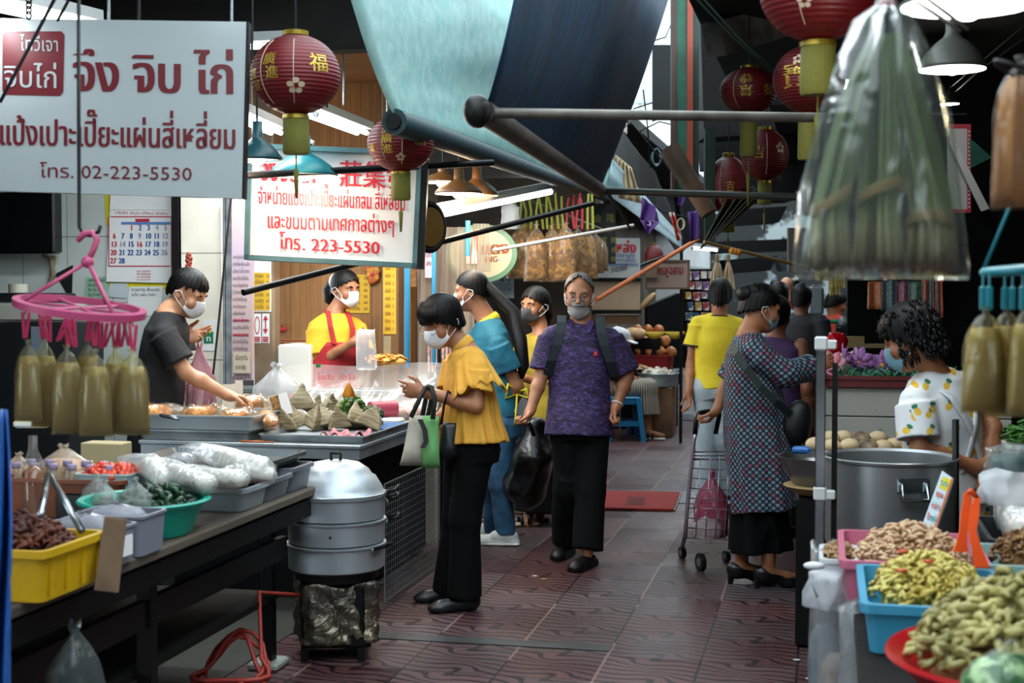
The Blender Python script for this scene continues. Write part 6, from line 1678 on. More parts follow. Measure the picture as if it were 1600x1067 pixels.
for i, (x, y, D, tl) in enumerate(((40, 500, 3.97, .05), (67, 502, 4.06, 0), (75, 506, 4.03, -.1), (100, 506, 3.95, .5), (107, 512, 3.95, 0), (114, 514, 3.95, -.15), (140, 506, 4.08, .2), (148, 512, 3.9, 0), (160, 516, 4.0, .1), (168, 515, 4.02, .3), (180, 516, 4.02, 0), (190, 514, 4.0, .1), (200, 512, 3.96, -.1), (208, 520, 3.92, 0))):
 m = MB(); c = W(x, y + 8, D)
 for k in (-1, 1): m.box(c + RT * (.006 * k), (.007, .011, .075), ((RT - UPZ * (.10 * k + tl)).normalized(), FH, (UPZ + RT * (.10 * k + tl)).normalized()), bev=.002)
 m.tube([c + UPZ * .03, c + UPZ * .055], .0025, 5)
 m.build('peg', mat('crimson_peg', '#a8274f', .4), pr)
                 # - right side of the lane
chrome = mat('polished_steel', '#b9bfc4', .18, .95, var=('#9aa1a7', 4))
rt = thing('right_stall_table', 'dark stall table along the right side of the lane', 'table', (.9, 5.6, 0))
MB().box((.80, 4.05, .685), (1.44, 1.9, .03), bev=.004).build('table_top', dark, rt)
MB().box((.27, 5.45, .575), (.52, .78, .03), bev=.004).build('rear_top', dark, rt)
MB().box((.28, 5.45, .28), (.46, .7, .56)).build('base', black, rt)
MB().box((.17, 6.85, .575), (.42, .9, .03), bev=.004).build('rear_top', dark, rt)
MB().box((.18, 6.85, .28), (.36, .8, .56)).build('base', black, rt)
for (x, y) in ((.14, 3.2), (.14, 4.9), (1.4, 3.2), (1.4, 4.9)): MB().box((x, y, .335), (.05, .05, .67)).build('leg', steel_dark, rt)
pp = W(1283, 540, 5.1); pp = Vector((pp.x, pp.y, 0))
po = thing('chrome_post', 'square chrome post with white plastic joints at the lane edge of the right stall', 'post', pp)
MB().box(pp + UPZ * .685, (.036, .036, 1.37), bev=.004).build('tube', chrome, po)
wj = mat('white_joint_plastic', '#c9cbca', .4)
for z, n in ((1.37, 1), (.83, 0)):
 m = MB().box(pp + UPZ * z, (.046, .046, .05), bev=.006); m.box(pp + UPZ * (z - .004) + Vector((.035, 0, 0)), (.04, .034, .034), bev=.005); m.build('joint', wj, po)
MB().bar(pp + Vector((.05, .02, .4)), pp + Vector((.05, .02, 1.3)), .02).build('black_channel', steel_dark, po)
MB().box(pp + UPZ * .006, (.08, .08, .012), bev=.003).build('foot_plate', steel_dark, po)
pc = W(1391, 700, 5.36); pc = Vector((pc.x, pc.y, .595))
sp_ = thing('stock_pot', 'big stainless steel stock pot on the right stall', 'pot', pc)
potm = mat('pot_steel', '#a3a6a8', .36, .7, var=('#84898c', 2.5), bump=(2, .06, .02), stretch=(1, 1, .15))
MB().lathe([(.19, 0), (.236, .012), (.24, .03), (.242, .325), (.25, .331), (.252, .34), (.246, .343), (.236, .333), (.233, .03), (.0, .02)], pc, 64).build('pot_body', potm, sp_, 40)
MB().lathe([(.0, .24), (.232, .24), (.232, .242), (.0, .245)], pc, 48).build('broth', mat('dark_broth', '#15100c', .15), sp_, 60)
for k in (0, 1):
 d = (-FH + RT * .08).normalized() * (1 if k == 0 else -1); sd = UPZ.cross(d); q = pc + d * .245 + UPZ * .262; h = thing
 m = MB().box(q, (.012, .12, .05), (d, sd, UPZ), bev=.004); o = m.build('handle_plate', chrome, sp_)
 MB().tube([q + sd * -.045 + d * .012 + UPZ * .01, q + sd * -.048 + d * .03 - UPZ * .05, q + sd * .048 + d * .03 - UPZ * .05, q + sd * .045 + d * .012 + UPZ * .01], .008, 8).build('handle_bail', chrome, o, 180)
m = MB().tube([W(1493, 655, 5.3), W(1493, 850, 5.3)], .013, 8); m.tube([W(1493, 850, 5.3), W(1497, 862, 5.3), W(1506, 866, 5.3)], [.012, .02, .03], 8)
solo(m, 'ladle', steel_dark, 'black handled ladle standing by the stock pot', 'ladle', smooth=180)
cbd = Board.of(W(1444, 825, 4.75), W(1468, 830, 4.7), W(1488, 748, 4.75))
m = MB(); cbd.poly(m, [(1440, 822), (1462, 828), (1490, 748), (1472, 735)], 0, .006); o = solo(m, 'colourful_price_card', mat('card_pale_blue', '#b9c9cf', .5), 'colourful tilted price card in front of the stock pot', 'sign')
m = MB(); cbd.poly(m, [(1462, 828), (1490, 748), (1488, 745), (1459, 826)], .002); m.build('orange_edge', mat('orange_edge', '#c2602a', .5), o)
m = MB()
for i in range(4): cbd.text(m, ['น้ำซุป', 'หม้อใหญ่', 'ถุงละ', '50'][i], 1449 + i * 7, 812 - i * 18, 1464 + i * 6, 816 - i * 18, 8, 'th' if i < 3 else 'la', .03, .003)
m.build('print', mat('print_teal_red', '#2f8a94', .5, var=('#c23a3a', 30, .5, .52)), o)
m = MB(); cbd.poly(m, [(1468, 762), (1480, 768), (1486, 750), (1474, 744)], .002); m.build('yellow_patch', yelp, o)
solo(MB().bar(W(1452, 835, 4.75), W(1450, 880, 4.78), .012), 'card_stick', kraft, 'stick holding up the colourful price card', 'stick')
wc = W(1285, 712, 6.25); m = MB().lathe([(.07, -.17), (.13, -.12), (.175, -.04), (.19, 0), (.197, .0), (.185, -.02), (.12, -.12), (.0, -.15)], wc, 40)
solo(m, 'steel_bowl', mat('dull_bowl_steel', '#7a7f82', .3, .9), 'dull steel bowl beside the chrome post', 'bowl', smooth=50)
solo(MB().lathe([(.12, 0), (.16, .03), (.17, .035), (.16, .04), (.0, .035)], Vector((wc.x, wc.y, .665)), 28), 'round_board', mat('pale_wood', '#a48a5e', .6), 'pale round wooden board under the steel bowl', 'board', smooth=50)
solo(MB().box(Vector((wc.x, wc.y, .33)), (.22, .22, .65), bev=.01), 'bowl_stand', steel_dark, 'black stand carrying the steel bowl', 'stand')
solo(MB().box(W(1252, 703, 6.2), (.08, .06, .03), bev=.01), 'blue_lighter', mat('bright_blue', '#1b5fa8', .4), 'small bright blue packet on the steel bowl rim', 'packet')
bt_ = W(1335, 712, 6.75); o = tub(bt_.x - .22, bt_.x + .24, bt_.y - .12, bt_.y + .25, .775, .80, 'bun_tray', 'tray of pale buns behind the stock pot', galv, 'tray')
solo(MB().box((bt_.x, bt_.y + .06, .685), (.44, .34, .17)), 'tray_riser', black, 'black riser under the bun tray', 'box')
bunm = mat('bun_dough', '#c9b490', .7, var=('#b59a72', 8), bump=(40, .2)); bund = mat('bun_dark_top', '#4e3a30', .7, var=('#b9a382', 10))
blabs = ['pale bun at the left end of the front row behind the stock pot', 'pale bun second in the front row behind the stock pot', 'dark topped bun at the middle of the front row', 'pale bun right of the dark topped one', 'pale bun at the right end of the front row', 'pale bun at the left of the back row', 'pale bun in the back row under the stained panel', 'dark topped bun in the back row', 'pale bun at the right of the back row', 'pale bun farthest left beside the chrome post']
pos = [(1300, 697, 6.65), (1328, 696, 6.62), (1356, 697, 6.64), (1380, 698, 6.66), (1398, 695, 6.7), (1298, 684, 6.85), (1318, 683, 6.86), (1345, 684, 6.83), (1372, 684, 6.87), (1274, 694, 6.7)]
for i, (x, y, D) in enumerate(pos):
 m = MB().ball(W(x, y, D), (.047, .047, .034), 16, 10, fn=lambda d: 1 + .03 * math.sin(7 * math.atan2(d[1], d[0])) * max(0, d[2]))
 solo(m, 'steamed_bun', bund if i in (2, 7) else bunm, blabs[i], 'bun', 'buns on the tray behind the stock pot', 180)
pan = NT('stained_pale_panel'); pan.base(pan.mix(pan.ramp(pan.noise(9, 3), [(.66, (0, 0, 0)), (.72, (1, 1, 1))]), srgb('#a8a79d'), srgb('#5d5a50'))); pan.set(Roughness=.7); pan = pan.m
fc = thing('flower_counter', 'pale stained counter carrying the tray of artificial flowers', 'counter', (.45, 7.9, 0))
a, b = onz(1285, 700, 0), 0
MB().box((.46, 7.7, .80), (.96, .05, .17), bev=.004).build('lower_panel', pan, fc); MB().box((.46, 7.7, .965), (.96, .05, .15), bev=.004).build('upper_panel', pan, fc)
MB().box((.46, 8.0, .52), (.94, .55, 1.04)).build('body', dark, fc)
tub(.0, .92, 7.64, 8.15, 1.045, 1.105, 'flower_tray', 'dark red tray full of artificial flowers', mat('dark_red_tray', '#5d1416', .45), 'tray', taper=1.0, lip=.02)
petal = {'p': mat('pink_petal', '#c0667e', .6, var=('#dba3b0', 30)), 'v': mat('violet_petal', '#7c4a8a', .6, var=('#a878ae', 30)), 'w': mat('pale_pink_petal', '#cfa7a8', .6)}
flm = mat('flower_heart', '#c9a23a', .6); fgr = mat('plastic_leaf', '#1f5c44', .5, var=('#3f8a63', 20))
def flower(at, r, k, label, rot):
 root = thing('artificial_flower', label, 'flower', at, rot, 'artificial flowers in the dark red tray')
 m = MB()
 for lay in range(2):
  for i in range(8 if lay == 0 else 6):
   a = i * 2 * math.pi / (8 if lay == 0 else 6) + lay * .4; d = Vector((math.cos(a), math.sin(a), 0)); s_ = UPZ.cross(d); L = r * (1 - .3 * lay); h = .5 + .5 * lay
   rows = [[d * (L * t) + s_ * (w * L * .3 * q) + UPZ * (L * h * t * t * .8 + abs(q) * .1 * L * (1 - t)) for q in (-1, 0, 1)] for t, w in ((.1, .35), (.45, 1), (.8, .85), (1, .1))]
   b0 = m.n; m.add([p for rw in rows for p in rw], [(rr * 3 + c, rr * 3 + c + 1, rr * 3 + c + 4, rr * 3 + c + 3) for rr in range(3) for c in range(2)])
 m.build('petals', petal[k], root, 180, local=True, solid=.002)
 MB().ball((0, 0, r * .12), r * .16, 8, 6).build('heart', flm, root, 180, local=True)
 return root
fpos = [(1298, 572, 'p'), (1312, 584, 'w'), (1325, 570, 'w'), (1342, 566, 'v'), (1303, 590, 'p'), (1352, 576, 'v'), (1380, 572, 'v'), (1395, 562, 'v'), (1370, 590, 'v'), (1390, 588, 'v'), (1318, 560, 'v')]
fl = ['pink artificial flower nearest the chrome post', 'pale pink flower at the front left of the flower tray', 'large pale pink flower left of centre in the tray', 'violet flower at the middle of the flower tray', 'pink flower low at the left front of the tray', 'violet flower right of the middle one', 'violet flower leaning right beside the blouse woman', 'violet flower highest at the right of the tray', 'violet flower low at the right front', 'violet flower at the right front corner of the tray', 'violet flower at the back left of the tray']
for i, (x, y, k) in enumerate(fpos):
 c = W(x, y, 7.75 + .1 * (i % 3)); flower(c, .085, k, fl[i], (.9 * math.cos(i * 2.1), .9 * math.sin(i * 1.7) - .2, i))
m = MB(); rg = random.Random(5)
for i in range(160):
 p = Vector((rg.uniform(.04, .88), rg.uniform(7.72, 8.08), 1.07)); e = p + Vector((rg.gauss(0, .05), rg.gauss(0, .05), rg.uniform(.02, .08)))
 m.tube([p, p.lerp(e, .5) + Vector((rg.gauss(0, .01), 0, .01)), e], [.003, .009, .002], 5)
o = solo(m, 'plastic_foliage', fgr, 'green plastic foliage among the artificial flowers', 'foliage', smooth=180); o['kind'] = 'stuff'
m = MB().ball(W(1306, 538, 8.4), (.07, .06, .075), 16, 12, fn=lambda d: 1 + .08 * math.sin(6 * d[0] + 5 * d[2])); solo(m, 'red_shiny_bag', mat('red_gloss', '#9c0f18', .15), 'shiny red bag held up beside the flowers', 'bag', smooth=180)
m = MB().box(W(1345, 540, 8.8), (.32, .2, .02)); m.box(W(1332, 532, 8.8), (.14, .12, .05)); solo(m, 'offering_rack', mat('old_gold', '#6b5a32', .5), 'old brass coloured shelf on the black partition', 'shelf')
def glitter(name, cols):
 t = NT(name); n = t.noise(220, 1); tc = t.new('ShaderNodeTexCoord'); sp = t.new('ShaderNodeSeparateXYZ'); t.l.new(tc.outputs['Object'], sp.inputs[0])
 k = t.noise(5, 1, t.coord((1, 1, .15))); t.base(t.mix(t.math('GREATER_THAN', n, .62), t.ramp(k, [(i / (len(cols) - 1) * .5 + .25, srgb(c)) for i, c in enumerate(cols)]), srgb('#b9b39a'))); t.set(Roughness=.35); return t.m
gcl = [('#7c2a22', '#1f6b54'), ('#274a86', '#1d7a55'), ('#7a2430', '#b06a20'), ('#1a6a50', '#2a4a8a'), ('#8a2a2a', '#c07a2a'), ('#1c5d4b', '#274a7c'), ('#203f78', '#a83a30'), ('#2a7a5a', '#174a5c'), ('#7a2a4a', '#a8602a'), ('#1d6650', '#20407a'), ('#8c1f2c', '#c0561f')]
spots = [(1322, 1348, 398, 436), (1348, 1372, 398, 438), (1372, 1398, 398, 437), (1398, 1424, 398, 436), (1356, 1380, 440, 483), (1378, 1400, 438, 486), (1400, 1422, 440, 482), (1420, 1446, 440, 492), (1440, 1458, 436, 490), (1452, 1466, 430, 494), (1462, 1473, 428, 496)]
gn = ['upper row, leftmost', 'upper row, second', 'upper row, third', 'upper row, rightmost', 'lower row, leftmost', 'lower row, second', 'lower row, third', 'lower row, fourth', 'lower row, fifth', 'lower row, sixth, red', 'lower row, rightmost, red and orange']
for i, (x0, x1, y0, y1) in enumerate(spots):
 m = MB(); m.sheet(lambda u, v: ony(x0 + (x1 - x0) * u + 3 * v * (u - .3), y0 + (y1 - y0) * v, 10.19 + .012 * math.sin(u * 9 + i)), 10, 6)
 solo(m, 'glitter_cloth', glitter('glitter_%d' % i, gcl[i]), 'glittery coloured cloth hanging on the black partition, ' + gn[i], 'cloth', 'glittery cloths on the black partition', 180, solid=.004)
bl_t = mat('sky_blue_tray_plastic', '#3f93b5', .4, var=('#378aab', 3)); pk_t = mat('rose_tray_plastic', '#b8637c', .4)
tub(.10, .435, 3.45, 3.93, .703, .825, 'blue_tray', 'sky blue plastic tray of yellow pickled vegetables in the right foreground', bl_t, 'tray', lip=.022)
tub(.055, .43, 3.97, 4.46, .703, .828, 'pink_tray', 'rose pink plastic tray of pale shredded food behind the blue tray', pk_t, 'tray', lip=.022)
heap((.262, 3.72, .765), .135, .19, .12, 700, .0135, 'yellow_pickles', 'heap of yellow pickled vegetables in the blue tray', mat('yellow_pickle', '#a8933a', .45, var=('#c9bd6a', 14), bump=(60, .3)), 61, shape='curl')
heap((.245, 4.2, .765), .155, .19, .115, 700, .0125, 'pink_shreds', 'heap of pale pink shredded food in the rose tray', mat('pale_shreds', '#b08a66', .5, var=('#d0b290', 14), bump=(60, .3)), 62, shape='curl')
m = MB()
for (x, y, z) in ((.19, 3.60, .885), (.255, 3.63, .905), (.20, 3.75, .905)): m.ball((x, y, z - .008), (.014, .007, .006), 8, 6)
o = solo(m, 'chilli_pieces', mat('chilli_orange', '#b8471a', .45), 'orange chilli pieces on the yellow pickles', 'chillies', smooth=180); o['kind'] = 'stuff'
tgm = mat('orange_tong_plastic', '#c8440e', .35)
tq = thing('orange_tongs', 'orange plastic tongs standing in the blue tray', 'tongs', W(1522, 880, 3.75))
for k in (0, 1):
 a, b, c = W(1512, 770, 3.85), W(1505 + 14 * k, 830, 3.8 - .03 * k), W(1500 + 34 * k, 862 + 24 * k, 3.78 - .06 * k)
 if k: a = W(1526, 776, 3.85)
 m = MB(); rr = []
 for q, wd_ in ((a, .009), (a.lerp(b, .5), .012), (b, .010), (c.lerp(b, .4), .014), (c, .02)):
  rr.append([q + RT * wd_ + FH * .004, q - RT * wd_ + FH * .004, q - RT * wd_ - FH * .004, q + RT * wd_ - FH * .004])
 m.loft(rr); m.build('tong_arm', tgm, tq, 40)
MB().tube([W(1512, 772, 3.85), W(1516, 766, 3.85), W(1526, 777, 3.85)], .008, 6).build('tong_spring', tgm, tq, 180)
rb = W(1575, 1075, 2.9)
m = MB().lathe([(.16, -.11), (.2, -.10), (.29, -.005), (.305, 0), (.30, .01), (.28, .0), (.19, -.09), (.0, -.095)], Vector((rb.x + .06, rb.y, .822)), 40); solo(m, 'red_bowl', mat('red_bowl_plastic', '#a31217', .35), 'red plastic bowl under the olive pickled greens, bottom right corner', 'bowl', smooth=50)
heap((rb.x + .09, rb.y + .02, .775), .275, .27, .195, 900, .019, 'pickled_greens', 'large heap of olive pickled cabbage in the red bowl', mat('olive_cabbage', '#7d7640', .45, var=('#b3a867', 11), bump=(40, .4)), 63, shape='curl')
MB_ = limp_bag(Vector((W(1575, 1060, 2.6).x, W(1575, 1060, 2.6).y, .79)), .14, .09, .06, 'green_veg_bag', 'clear bag of bright green vegetables at the bottom right corner', film('greenveg_film', '#ffffff', .04, .8, .1, (20, .9)), seed=31, fill=(mat('bright_green_veg', '#1d5a20', .5, var=('#9fbf86', 34, .5, .6)), .8))
tub(-.005, .095, 4.12, 4.36, .70, .80, 'white_tub', 'white plastic tub of brown nuts at the lane edge of the right stall', mat('white_tub_plastic', '#c3c9cc', .4), 'tub', lip=.012)
heap((.045, 4.24, .77), .05, .10, .055, 160, .011, 'brown_nuts', 'brown nuts heaped in the white tub', mat('brown_nut', '#7a5a3a', .6, var=('#a3835c', 20)), 64)
cf = film('goods_film', '#f2f4f6', .2, .9, .1, (12, 1), '#cfd4d8')
for i, (x, D, w, H, cm_, lb) in enumerate(((1290, 4.45, .05, .62, mat('goods_grey', '#6b7274', .6, var=('#3d5560', 9)), 'clear bag of grey goods hanging by the chrome post'), (1313, 4.15, .06, .60, mat('goods_brown', '#6e5a4e', .6, var=('#a59488', 9)), 'clear bag of brown goods hanging under the white tub'), (1340, 3.85, .05, .58, mat('goods_redwhite', '#c9bfb0', .5, var=('#b32a22', 12, .55, .6)), 'red and white printed packets hanging under the blue tray'))):
 p = W(x, 900, D); limp_bag(Vector((p.x, p.y, .14)), H, w, .05, 'goods_bag', lb, cf, seed=70 + i, knot=False, fill=(cm_, .6))
p = W(1310, 880, 4.05); limp_bag(Vector((p.x - .02, p.y, .66)), .10, .06, .06, 'white_bag_top', 'bunched white plastic bag at the lane edge under the nuts', film('milky_film', '#ffffff', .55, .7, .15, (30, 1), '#dfe3e8'), seed=77, knot=False, cr=.25)
m = MB().ball(W(1272, 884, 4.0), (.03, .014, .012), 10, 8); solo(m, 'bag_knot', mat('white_knot', '#d5d8da', .5), 'white plastic knot sticking out over the lane', 'knot', smooth=180)
st2 = W(1560, 800, 4.4)
tub(st2.x - .05, st2.x + .42, 4.32, 4.75, .76, .84, 'steel_tray', 'black sided tray with white noodle packs at the right edge', mat('dark_tray_side', '#2a2d31', .35, .5), 'tray')
solo(MB().box((st2.x + .18, 4.53, .73), (.44, .4, .06)), 'tray_stand', black, 'black stand under the tray of noodle packs', 'stand')
for i in range(3): lying_bag(Vector((st2.x + .0, 4.42 + i * .13, .85 + .01 * i)), Vector((st2.x + .32, 4.45 + i * .13, .86)), .07, 'noodle_pack', ['white noodle pack at the front of the tray on the right edge', 'white noodle pack in the middle of the tray on the right edge', 'white noodle pack at the back of the tray on the right edge'][i], nf, noodle, 'white noodle packs at the right edge', 90 + i)
limp_bag(Vector((st2.x + .06, 4.62, .9)), .10, .11, .07, 'crumpled_white_bag', 'crumpled white bag on top of the noodle packs at right', film('milky_film', '#ffffff', .55, .7, .15, (30, 1), '#dfe3e8'), seed=79, knot=False, cr=.25)
pb_ = mat('pale_aqua_tray', '#8fb5b5', .4)
p2 = W(1590, 880, 3.95); tub(p2.x - .10, p2.x + .3, 3.98, 4.3, .705, .83, 'aqua_tray', 'pale aqua tray of brown shredded food at the right edge', pb_, 'tray', lip=.02)
heap((p2.x + .1, 4.13, .78), .17, .13, .14, 500, .013, 'brown_shreds', 'heap of dark brown shredded food in the aqua tray', mat('brown_shred', '#5b3a1e', .5, var=('#8f6a3a', 16)), 65, shape='curl')
p3 = W(1600, 930, 3.6); tub(p3.x - .07, p3.x + .3, 3.5, 3.9, .705, .81, 'aqua_tray', 'pale aqua tray of orange food cut by the right edge of the view', pb_, 'tray', lip=.02)
heap((p3.x + .12, 3.72, .78), .15, .15, .09, 320, .014, 'orange_food', 'heap of orange yellow food in the aqua tray nearest the right edge', mat('orange_food', '#b88436', .5, var=('#d6b060', 16)), 66, shape='curl')
gv = W(1590, 680, 6.0); heap((gv.x + .15, gv.y, gv.z - .03), .22, .16, .09, 160, .04, 'green_vegetables', 'green leafy vegetables and beans at the right edge behind the blouse woman', mat('leaf_green', '#2c5a1e', .5, var=('#4f8a35', 12)), 67, shape='thread')
tub(gv.x - .06, gv.x + .4, gv.y - .2, gv.y + .2, gv.z - .12, gv.z - .02, 'white_crate', 'white crate under the green vegetables at the right edge', foam, 'crate')
solo(MB().box((gv.x + .17, gv.y, (gv.z - .12 + .59) / 2), (.4, .34, gv.z - .12 - .59)), 'crate_stand', black, 'black stand under the white crate of greens', 'stand')
limp_bag(W(1588, 745, 5.1), .11, .1, .07, 'blue_grey_bag', 'clear bag of bluish food in front of the green vegetables', vf, seed=83, fill=(mat('bluish_food', '#5b7070', .5, var=('#34484a', 14)), .75), knot=False, cr=.2)
q = W(1585, 770, 5.05); solo(MB().box((q.x + .08, q.y + .02, q.z - .02), (.26, .22, .10), bev=.01), 'white_foam_box', foam, 'white foam box under the bluish bag at the right edge', 'box')
solo(MB().box((q.x + .08, q.y + .02, (q.z - .07 + .59) / 2), (.22, .2, q.z - .07 - .59)), 'box_stand', black, 'black stand under the white foam box', 'stand')
                 # - hanging goods at upper right
lf = film('leek_bag_film', '#eef4ee', .05, 1.0, .05, (11, 1.0), '#dfe8e2')
D0 = 2.45
gx = thing('bag_of_stalks', 'large clear plastic bag of bundled green stalks hanging at upper right', 'bag', W(1385, 0, D0))
n = 40
def bring(y, hw, cx, wob, dp):
 c = W(cx, y, D0)
 return [c + RT * (hw * D0 / F_PX * math.cos(t) * (1 + wob * math.sin(7 * t + y * .02) + wob * .7 * math.sin(13 * t))) + FH * (hw * D0 / F_PX * dp * math.sin(t) * (1 + wob * math.sin(9 * t))) for t in [2 * math.pi * i / n for i in range(n)]]
MB().loft([bring(*a) for a in ((-30, 22, 1388, .25, .9), (-12, 10, 1386, .2, 1), (8, 14, 1386, .2, 1), (30, 42, 1384, .16, .8), (90, 72, 1382, .09, .7), (180, 98, 1380, .06, .62), (300, 124, 1378, .03, .55), (390, 134, 1376, .02, .45), (430, 138, 1376, .015, .25), (436, 136, 1376, .01, .08))]).build('bag_film', lf, gx, 180)
stalk = NT('green_stalk'); tc = stalk.new('ShaderNodeTexCoord'); sp = stalk.new('ShaderNodeSeparateXYZ'); stalk.l.new(tc.outputs['Object'], sp.inputs[0])
stalk.base(stalk.mix(stalk.math('MULTIPLY', stalk.noise(60, 2), .5), stalk.ramp(stalk.math('ADD', stalk.math('MULTIPLY', sp.outputs[2], 2.0), 1.0), [(.10, srgb('#4d3822')), (.2, srgb('#7a754e')), (.32, srgb('#56602f')), (.6, srgb('#47532b')), (.95, srgb('#3d4a28'))]), srgb('#2f3a1c'))); stalk.set(Roughness=.55); stalk = stalk.m
tiem = mat('dry_tie', '#7a6338', .7)
for bi, (cx, w) in enumerate(((1294, 31), (1374, 37), (1456, 34))):
 m = MB(); rg = random.Random(bi)
 for i in range(34):
  a = rg.uniform(0, 6.28); r = rg.random() ** .5
  bx, by = r * math.cos(a), r * math.sin(a)
  def P(y, k): 
   x = cx + (1383 - cx) * max(0, (330 - y) / 330) ** 1.1
   return W(x + bx * w * k, y, D0) + FH * (by * .035 * k) + UPZ * 0
  m.tube([P(426 - rg.uniform(0, 12), 1.05), P(400, 1.0), P(330, .82), P(230, .85), P(130, .7), P(60 + rg.uniform(-10, 20), .35)], [.006, .0075, .0065, .006, .005, .003], 5)
 m.build('stalk_bundle', stalk, gx, 180)
 c = W(cx + (1383 - cx) * .05, [318, 312, 360][bi], D0); k = w * .95 * D0 / F_PX
 m = MB()
 for q in range(3): m.tube([c + RT * (k * math.cos(t)) + FH * (.042 * math.sin(t)) + UPZ * (.02 * math.cos(t + bi) + .006 * q) for t in [i * .2094 for i in range(30)]], .0032, 5, closed=True)
 m.build('tie', tiem, gx, 180)
MB().tube([W(1386, 6, D0) + RT * (.013 * math.cos(t)) + FH * (.013 * math.sin(t)) for t in [i * .5236 for i in range(12)]], .004, 6, closed=True).build('rubber_band', mat('band_pink', '#a8606a', .5), gx, 180)
hang_bag(1592, 88, 328, 92, 2.7, 'dried_strip_bag', 'tall clear bag of dried brown strips cut by the right edge, above the teal hanger', None, film('strip_film', '#fff8ee', .02, .9, .07, (14, .9)), mat('dried_strips', '#7a4d12', .6, var=('#a8752a', 5), bump=(30, .8), stretch=(8, 8, .6)), 3, .9)
c = W(1592, 112, 2.7); MB_ = solo(MB().tube([c + RT * (.045 * math.cos(t)) + FH * (.03 * math.sin(t)) + UPZ * (-.02 * math.cos(t)) for t in [i * .4488 for i in range(14)]], .005, 6, closed=True), 'black_tie', blk, 'black tie around the bag of dried brown strips', 'tie', smooth=180)
ol = mat('olive_drink', '#8a7430', .35, var=('#a38c48', 5), coat=.3, trans=.2)
for i, (x, y0, y1, w, D) in enumerate(((1538, 478, 645, 74, 2.95), (1572, 474, 652, 66, 3.05), (1602, 470, 650, 60, 2.9))):
 hang_bag(x, y0, y1, w, D, 'olive_drink_bag', ['olive bag hanging leftmost of three under the teal hanger', 'olive bag hanging second under the teal hanger', 'olive bag under the teal hanger cut by the right edge'][i], 'olive bags under the teal hanger', jf, ol, 11 + i)
tlp = mat('teal_hanger_plastic', '#11707c', .4)
th_ = thing('teal_peg_hanger', 'teal plastic peg hanger holding olive bags at the right edge', 'hanger', W(1600, 425, 2.95))
m = MB(); rc_ = W(1608, 420, 2.98)
m.tube([rc_ + RT * (.09 * math.cos(t)) + FH * (.09 * math.sin(t)) + UPZ * (.008 * math.cos(t)) for t in [i * .2618 for i in range(24)]], .010, 8, closed=True); m.build('ring', tlp, th_, 180)
m = MB()
for a in (2.8, .4, 4.9): m.tube([W(1608, 250, 2.98), rc_ + RT * (.09 * math.cos(a)) + FH * (.09 * math.sin(a))], .004, 6)
m.build('cords', tlp, th_, 180)
for i, (x, D) in enumerate(((1536, 2.95), (1546, 2.94), (1570, 3.04), (1582, 3.03), (1598, 2.9))):
 m = MB().tube([W(x, 425, D), W(x, 455, D)], .0025, 5); m.box(W(x, 466, D), (.014, .012, .05), bev=.003); m.build('peg', tlp, th_)
                 # - overhead
                 # - awnings and poles
def cloth_mat(name, c1, c2, tr, scale=(1.2, 14, 14)):
 t = NT(name); n = t.noise(1, 4, t.coord(scale), dist=.4)
 c = t.ramp(n, [(.3, srgb(c1)), (.7, srgb(c2))]); t.base(c); t.set(Roughness=.55); t.bump(n, .35, .02)
 tl = t.new('ShaderNodeBsdfTranslucent'); t.l.new(c, tl.inputs[0]); mx = t.new('ShaderNodeMixShader'); mx.inputs[0].default_value = tr
 t.l.new(t.b.outputs[0], mx.inputs[1]); t.l.new(tl.outputs[0], mx.inputs[2]); t.l.new(mx.outputs[0], t.out.inputs[0]); return t.m
tealc = cloth_mat('pale_teal_awning', '#a9cfcd', '#c6dedb', .6)
bluec = cloth_mat('dark_blue_awning', '#0a2538', '#123c5a', .2, (10, 10, 1))
nearp, farp = W(622, 192, 6.3), W(946, 308, 11.4)
def awn(u, v):
 """u along the lower pole, v up the cloth"""
 lo = nearp.lerp(farp, u)
 up0, up1 = W(540, -30, 5.7), W(1010, -60, 11.2)
 hi = up0.lerp(up1, u)
 p = lo.lerp(hi, v)
 sag = -.05 * math.sin(math.pi * v)
 fold = .03 * math.sin(v * 11 + u * 2.2) * min(1, u * 2.5) + .008 * math.sin(v * 27 - u * 5) * min(1, u * 2)
 return p + UPZ * (sag + fold * .6) + RT * (fold * .8)
m = MB(); m.sheet(awn, 40, 60)
aw = solo(m, 'teal_awning', tealc, 'pale teal cloth awning stretched above the left stalls', 'awning', smooth=180, solid=.004)
d_ = (farp - nearp)
roll = thing('awning_roll', 'dark roller along the lower edge of the teal awning', 'awning roller', nearp)
MB().tube([nearp - d_ * .01, nearp.lerp(farp, .3), nearp.lerp(farp, .65), farp], [.058, .055, .045, .035], 14).build('rolled_cloth', mat('rolled_dark_teal', '#143238', .6, bump=(10, .5)), roll, 40)
MB().tube([nearp - d_ * .014, nearp - d_ * .006], .035, 12).build('end_cap', blk, roll, 40)
MB().tube([nearp + UPZ * .05 + RT * (.03 * math.sin(i)) + FH * .02 * i for i in range(6)], .008, 6).build('tied_rag', mat('teal_rag', '#3a7a78', .8), roll, 180)
pA, pB = W(757, 176, 5.1), W(937, 297, 9.0)
def bawn(u, v):
 lo = pA.lerp(pB, u); hi = W(812, -40, 4.9).lerp(W(1062, -60, 8.6), u)
 p = lo.lerp(hi, v); f = .02 * math.sin(u * 13 + v * 2) * v + .01 * math.sin(u * 29)
 return p - FH * (f + .10 * math.sin(math.pi * v)) - UPZ * (.05 * math.sin(math.pi * v))
m = MB(); m.sheet(bawn, 40, 24); solo(m, 'blue_awning', bluec, 'dark blue plastic awning hanging over the lane, top centre', 'awning', smooth=180, solid=.004)
